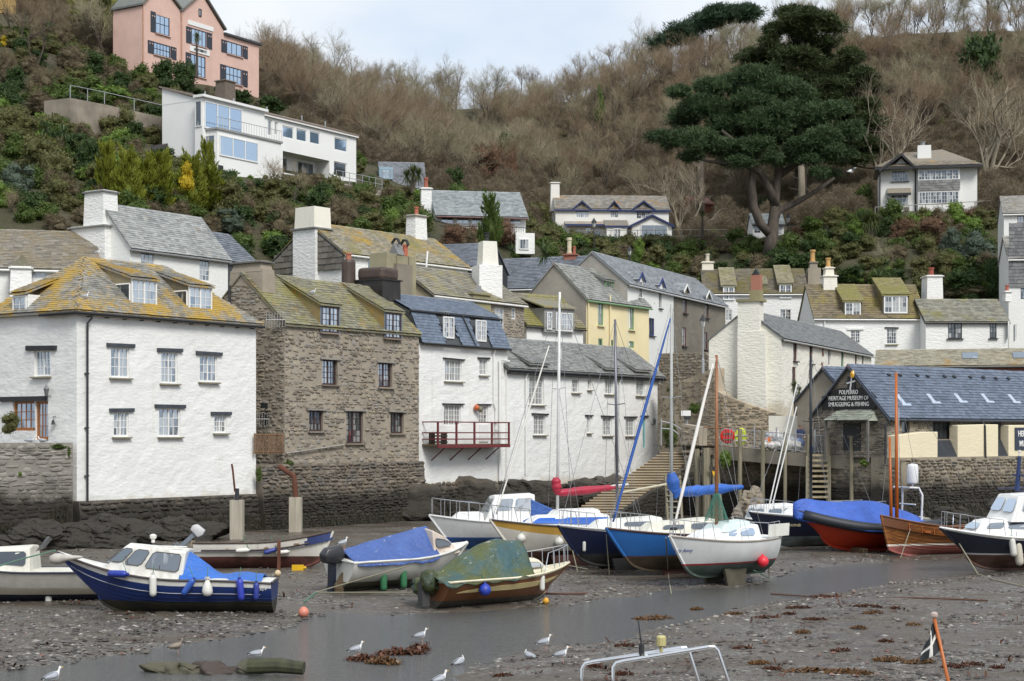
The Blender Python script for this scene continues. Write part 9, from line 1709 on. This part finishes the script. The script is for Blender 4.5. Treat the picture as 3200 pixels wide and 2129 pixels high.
p=C.M@Vector((C.fr(*cr('k5',1535,500),.6)[0],.5,MH+.1));rt=thing('aerial','small aerial lying in the mossy gutter of the mansard house','aerial',p)
for i in range(7):MB().tube([(-.5+i*.12,0,-.18),(-.45+i*.12,0,.2)],.014,4).build('element',metal((.62,.62,.6),.4),rt)
MB().tube([(-.5,0,0),(.3,0,0)],.018,4).build('boom',metal((.62,.62,.6),.4),rt)
p=P(*cr('m7',372,615),97.2);lb_=thing('lifebuoy_housing','round red lifebuoy housing on the landing fence','lifebuoy',p);MB().lathe([(.05,-.09),(.40,-.09),(.43,-.04),(.43,.06),(.38,.1),(.05,.1)],(0,0,.45),20,Matrix.Rotation(math.pi/2,3,'X')).build('housing',paint((.62,.02,.015),.35),lb_,smooth=False);MB().bb((-.28,-.14,.52),(.28,-.08,.62)).build('handle',wood((.2,.14,.1)),lb_);MB().bb((-.28,-.14,.2),(.28,-.08,.28)).build('handle',wood((.2,.14,.1)),lb_);MB().bb((-.05,.06,-.05),(.05,.14,.9)).build('stand',timber,lb_)
bags=[(x,y)for x,y in((615,625),(640,600),(668,630),(690,600),(715,625),(740,605),(775,630),(800,600),(830,630),(850,615),(985,640),(1010,610),(1040,650),(1060,600),(1085,575),(1110,610),(1130,580),(1150,620),(1080,640),(1170,650),(1210,660),(1240,650),(960,655),(1120,645),(700,575),(660,580),(1140,560),(1075,560))]
bm_s=[MB().blob((0,0,0),(1,.9,.85),3,.5,2.4,i).mesh('bag',m,True)for i,m in enumerate((paint((.62,.61,.58),.35,.15,.1),paint((.42,.43,.45),.3,.25,.1),paint((.03,.14,.45),.3,.2)))]
for i,(x,y)in enumerate(bags):
 p=P(*cr('m7',x,y),96.0+(655-y)/90-x/700);k_=2 if i in(9,17,22)else i%2;o=obj('rubbish_bag',bm_s[k_]);s=R.uniform(.28,.42);o.scale=(s,s,s);o.location=p;o.rotation_euler=(R.uniform(-.3,.3),R.uniform(-.3,.3),R.uniform(0,6));tag(o,('shiny white rubbish bag in the pile on the landing','translucent grey rubbish bag in the pile on the landing','blue rubbish bag in the pile on the landing')[k_],'bag',('white bags on the landing','grey bags on the landing','blue bags on the landing')[k_])
p=P(*cr('m7',653,600),95.6);o=thing('orange_sack','orange rope sack among the rubbish bags','sack',p);MB().blob((0,0,0),(.3,.25,.25),3,.5,2.2,8).build('body',paint((.62,.16,.02),.6),o,smooth=True)
hv=thing('high_visibility_jacket','yellow high visibility jacket hung on the landing fence','jacket',P(*cr('m7',460,605),96.6));MB().blob((0,0,.3),(.36,.12,.52),3,.25,2,2).build('jacket',paint((.55,.62,.02),.6),hv,smooth=True)
for z in(.1,.4):MB().bb((-.35,-.14,z-.04),(.35,-.08,z+.04)).build('reflective_band',paint((.6,.6,.58),.3),hv)
def person(loc,rz,label,shirt,trousers,skin,hair):
 rt=thing('person',label,'person',loc,rz);J={'pel':(0,0,.95),'belly':(0,.0,1.1),'chest':(0,-.02,1.32),'neck':(0,-.02,1.5),'head':(0,-.05,1.62),'top':(0,-.04,1.74),'ls':(.19,-.02,1.42),'le':(.26,-.06,1.15),'lw':(.2,-.28,1.02),'lh':(.17,-.37,1.02),'rs':(-.19,-.02,1.42),'re':(-.27,-.03,1.14),'rw':(-.24,-.2,.93),'rh':(-.23,-.28,.9),'lp':(.1,0,.9),'lk':(.11,-.03,.5),'la':(.11,.02,.08),'lf':(.12,-.16,.04),'rp':(-.1,0,.9),'rk':(-.12,.0,.5),'ra':(-.13,.04,.08),'rf':(-.14,-.14,.04)}
 Rd=dict(pel=.15,belly=.145,chest=.16,neck=.06,head=.10,top=.07,ls=.075,le=.055,lw=.04,lh=.04,rs=.075,re=.055,rw=.04,rh=.04,lp=.1,lk=.07,la=.05,lf=.05,rp=.1,rk=.07,ra=.05,rf=.05);E=(('pel','belly'),('belly','chest'),('chest','neck'),('neck','head'),('head','top'),('chest','ls'),('ls','le'),('le','lw'),('lw','lh'),('chest','rs'),('rs','re'),('re','rw'),('rw','rh'),('pel','lp'),('lp','lk'),('lk','la'),('la','lf'),('pel','rp'),('rp','rk'),('rk','ra'),('ra','rf'))
 ks=list(J);me=bpy.data.meshes.new('body');me.from_pydata([J[k]for k in ks],[(ks.index(a),ks.index(b))for a,b in E],[]);o=bpy.data.objects.new('body',me);COL.objects.link(o);sm=o.modifiers.new('skin','SKIN');sm.use_smooth_shade=True
 for k,d in zip(ks,me.skin_vertices[0].data):d.radius=(Rd[k]*(1.1 if k in('chest','belly','pel')else 1),Rd[k]*(.75 if k in('chest','belly','pel')else 1));d.use_root=k=='pel'
 ss=o.modifiers.new('sub','SUBSURF');ss.levels=2;ss.render_levels=2;dg=bpy.context.evaluated_depsgraph_get();m2=bpy.data.meshes.new_from_object(o.evaluated_get(dg));bpy.data.objects.remove(o);m2.materials.clear()
 for m in(shirt,trousers,skin):m2.materials.append(m)
 for pl in m2.polygons:c=pl.center;pl.material_index=2 if c.z>1.5 or(abs(c.x)>.14 and c.y<-.24 and c.z>.85)else(1 if c.z<.98 and abs(c.x)<.2 else 0);pl.use_smooth=True
 b=obj('body',m2,rt);MB().blob((0,-.03,1.70),(.105,.115,.085),3,.1,2,1).build('hair',hair,rt,smooth=True);MB().blob((0,-.155,1.63),(.018,.03,.03),2,0).build('nose',skin,rt,smooth=True)
 for s_ in(-1,1):
  MB().blob((s_*.04,-.14,1.655),(.014,.01,.009),1,0).build('eye',blk,rt);MB().blob((s_*.104,-.04,1.63),(.014,.03,.035),2,0).build('ear',skin,rt,smooth=True)
  w0=Vector(J['lh' if s_>0 else 'rh'])
  for f in range(5):
   a=(f-2)*.017*s_;d0=Vector((a if f else.035*-s_,-.02,.0));MB().tube([w0+d0,w0+d0+Vector((0,-.045,-.01)),w0+d0+Vector((0,-.06-.01*(f in(2,3)),-.045))],[.011,.01,.008],5).build('finger',skin,rt)
 MB().blob((0,-.142,1.575),(.03,.012,.008),2,0).build('mouth',paint((.3,.12,.1),.6),rt);return rt
pp=P(*cr('m7',858,640),101.0);person((pp.x,101.0,P(*cr('m7',858,486),101.0).z-1.78),.15,'man in a navy jersey standing by the white wall on the landing',paint((.02,.035,.10),.8),paint((.03,.03,.04),.8),paint((.45,.26,.18),.6),paint((.12,.1,.09),.8))
# ------------------------------------------------------------------ gulls
gw,gg,gb_,gy2,gp=paint((.78,.78,.77),.6,.05),paint((.36,.38,.42),.6,.08),paint((.02,.02,.022),.5),paint((.55,.33,.03),.4),paint((.5,.26,.22),.6);jb=paint((.30,.25,.20),.7,.35)
def gull(p,rz,label,pose='stand',juv=False,s=1.0,group=None):
 rt=thing('gull',label,'gull',p,rz,group);rt.scale=(s*.84,s*.95,s);rt.rotation_euler=(0,-.16 if pose in('stand','tuck')else 0,rz);bw,wg_=(jb,jb)if juv else(gw,gg);z0=.15 if pose=='stand' else(.06 if pose=='sit' else 0)
 sec=[(-.20,.012,.03,-.005),(-.13,.035,.035,0),(-.05,.065,.065,.0),(.03,.075,.075,.005),(.09,.062,.068,.02),(.125,.042,.045,.06),(.14,.036,.037,.10),(.155,.038,.038,.125),(.17,.036,.034,.14),(.19,.022,.022,.142),(.205,.008,.008,.138)]
 if pose=='tuck':sec=sec[:5]+[(.115,.045,.045,.045),(.12,.04,.04,.075),(.11,.036,.034,.10),(.095,.02,.02,.115)]
 g=[[Vector((x,math.cos(a)*ry,z0+.07+zc+math.sin(a)*rz_))for a in[k*math.pi/5 for k in range(10)]]for x,ry,rz_,zc in sec];MB().sheet(g,True).build('body',bw,rt,smooth=True)
 for sd_ in(1,-1):
  if pose=='fly':
   wv=[[Vector((.1-.02*i,sd_*.04*1,.08))for i in(0,6)],[Vector((.13,sd_*.28,.2)),Vector((-.02,sd_*.28,.19))],[Vector((.02,sd_*.56,.14)),Vector((-.07,sd_*.52,.13))]];o=MB().sheet(wv).build('wing',wg_,rt);solid(o,.012,0)
  else:
   wg2=MB();wg2.sheet([[Vector((x,sd_*(ry*math.cos(a)),z0+.075+zc+ry*1.02*math.sin(a)))for a in(-.25,.25,.75,1.15)]for x,ry,zc in((-.22,.03,.0),(-.14,.055,.003),(-.05,.077,.0),(.03,.085,.002),(.09,.068,.015))]);o=wg2.build('wing',wg_,rt,smooth=True);solid(o,.01,1)
   MB().prism([(-.19,sd_*.012,z0+.085),(-.19,sd_*.035,z0+.075),(-.28,sd_*.018,z0+.07)],(0,0,.018)).build('wing_tip',gb_,rt)
  if pose in('stand','tuck'):MB().tube([(.01,sd_*.028,z0+.02),(.0,sd_*.03,z0-.07+.0),(.01,sd_*.03,z0-.15)],.008,5).build('leg',gp,rt);MB().prism([(-.01,sd_*.03-.006,z0-.15),(.055,sd_*.03-.025,z0-.15),(.055,sd_*.03+.025,z0-.15),(-.01,sd_*.03+.006,z0-.15)],(0,0,.008)).build('foot',gp,rt)
  if pose!='tuck':MB().blob((.175,sd_*.033,z0+.222),(.006,.005,.006),1,0).build('eye',gb_,rt)
 if pose!='tuck':MB().tube([(.195,0,z0+.21),(.235,0,z0+.205),(.25,0,z0+.195)],[.012,.009,.003],6).build('bill',gb_ if juv else gy2,rt)
 MB().prism([(-.19,-.02,z0+.065),(-.19,.02,z0+.065),(-.245,.03,z0+.06),(-.245,-.03,z0+.06)],(0,0,.015)).build('tail',bw,rt);return rt
def gull_g(k,x,y,rz,label,pose='stand',juv=False,s=1.0):p=G(*cr(k,x,y));p.z=max(bedz(p.x,p.y),WATER_Z if pose=='sit' else-.09)-(.03 if pose=='sit' else 0);gull(p,rz,label,pose,juv,s)
gull_g('m5',255,425,.6,'white gull half out of view at the near left shore',s=1.1);gull_g('m5',822,276,.2,'speckled brown young gull on the gravel',juv=True);gull_g('m5',1185,296,.3,'gull bathing low in the stream','sit');gull_g('m5',1650,290,.3,'gull perched on the seaweed heap');gull_g('m5',1945,226,.2,'gull wading beyond the seaweed heap');gull_g('m5',2118,322,.8,'gull with tucked head standing in the shallows','tuck',s=1.1);gull_g('m5',2035,435,.5,'gull cut by the bottom edge below the shallows')
gull_g('m6',288,322,.1,'gull on the bank looking right behind two others');gull_g('m6',210,358,2.6,'gull preening on the bank with fluffed back','tuck');gull_g('m6',362,392,.0,'gull on the bank with yellow bill nearest the steel arch')
def gull_hit(os_,px,py,rz,label,pose='stand',juv=False,s=1.0,Y=None):
 p,n_=hit(os_,px,py)
 if p is None:print('MISS',label);p=P(px,py,Y or 80)
 gull(p-Vector((0,0,.01)),rz,label,pose,juv,s)
p=A.M@Vector((A.fr(*cr('k4',690,200),A.ry)[0],A.ry,A.Hr+.17));gull(p,-.2,'gull standing on the ridge of the white corner house',s=1.15);gull_hit([A.roof],*cr('k4',605,432),.1,'gull standing low on the hip of the lichened roof',s=1.15);gull_hit([o for o in bpy.data.objects if o.name.startswith('dormer_roof')and o.parent==B.root],*cr('k5',628,398),.2,'gull resting on the mossy dormer of the stone house',s=1.15)
for x,lb,rz in((205,'gull asleep on the garden wall',.2),(285,'second gull lying on the garden wall by the door',3.0)):a=P(*cr('k4',x,1395),73.4);gull(Vector((a.x,73.6,GW0.z-.06)),rz,lb,'sit',s=1.2)
gull_hit([o for o in b4.root.children if o.name.startswith('outboard_motor')],*cr('m2',330,440),.5,'gull perched on the black outboard of the covered white boat',Y=51.3);gull_hit([PHT],*cr('m1',1920,480),.2,'young mottled gull on the blue tarpaulin',juv=True)
gull(P(*k3(1295,1060),120),.2,'gull flying in front of the hillside pine','fly',s=1.6)
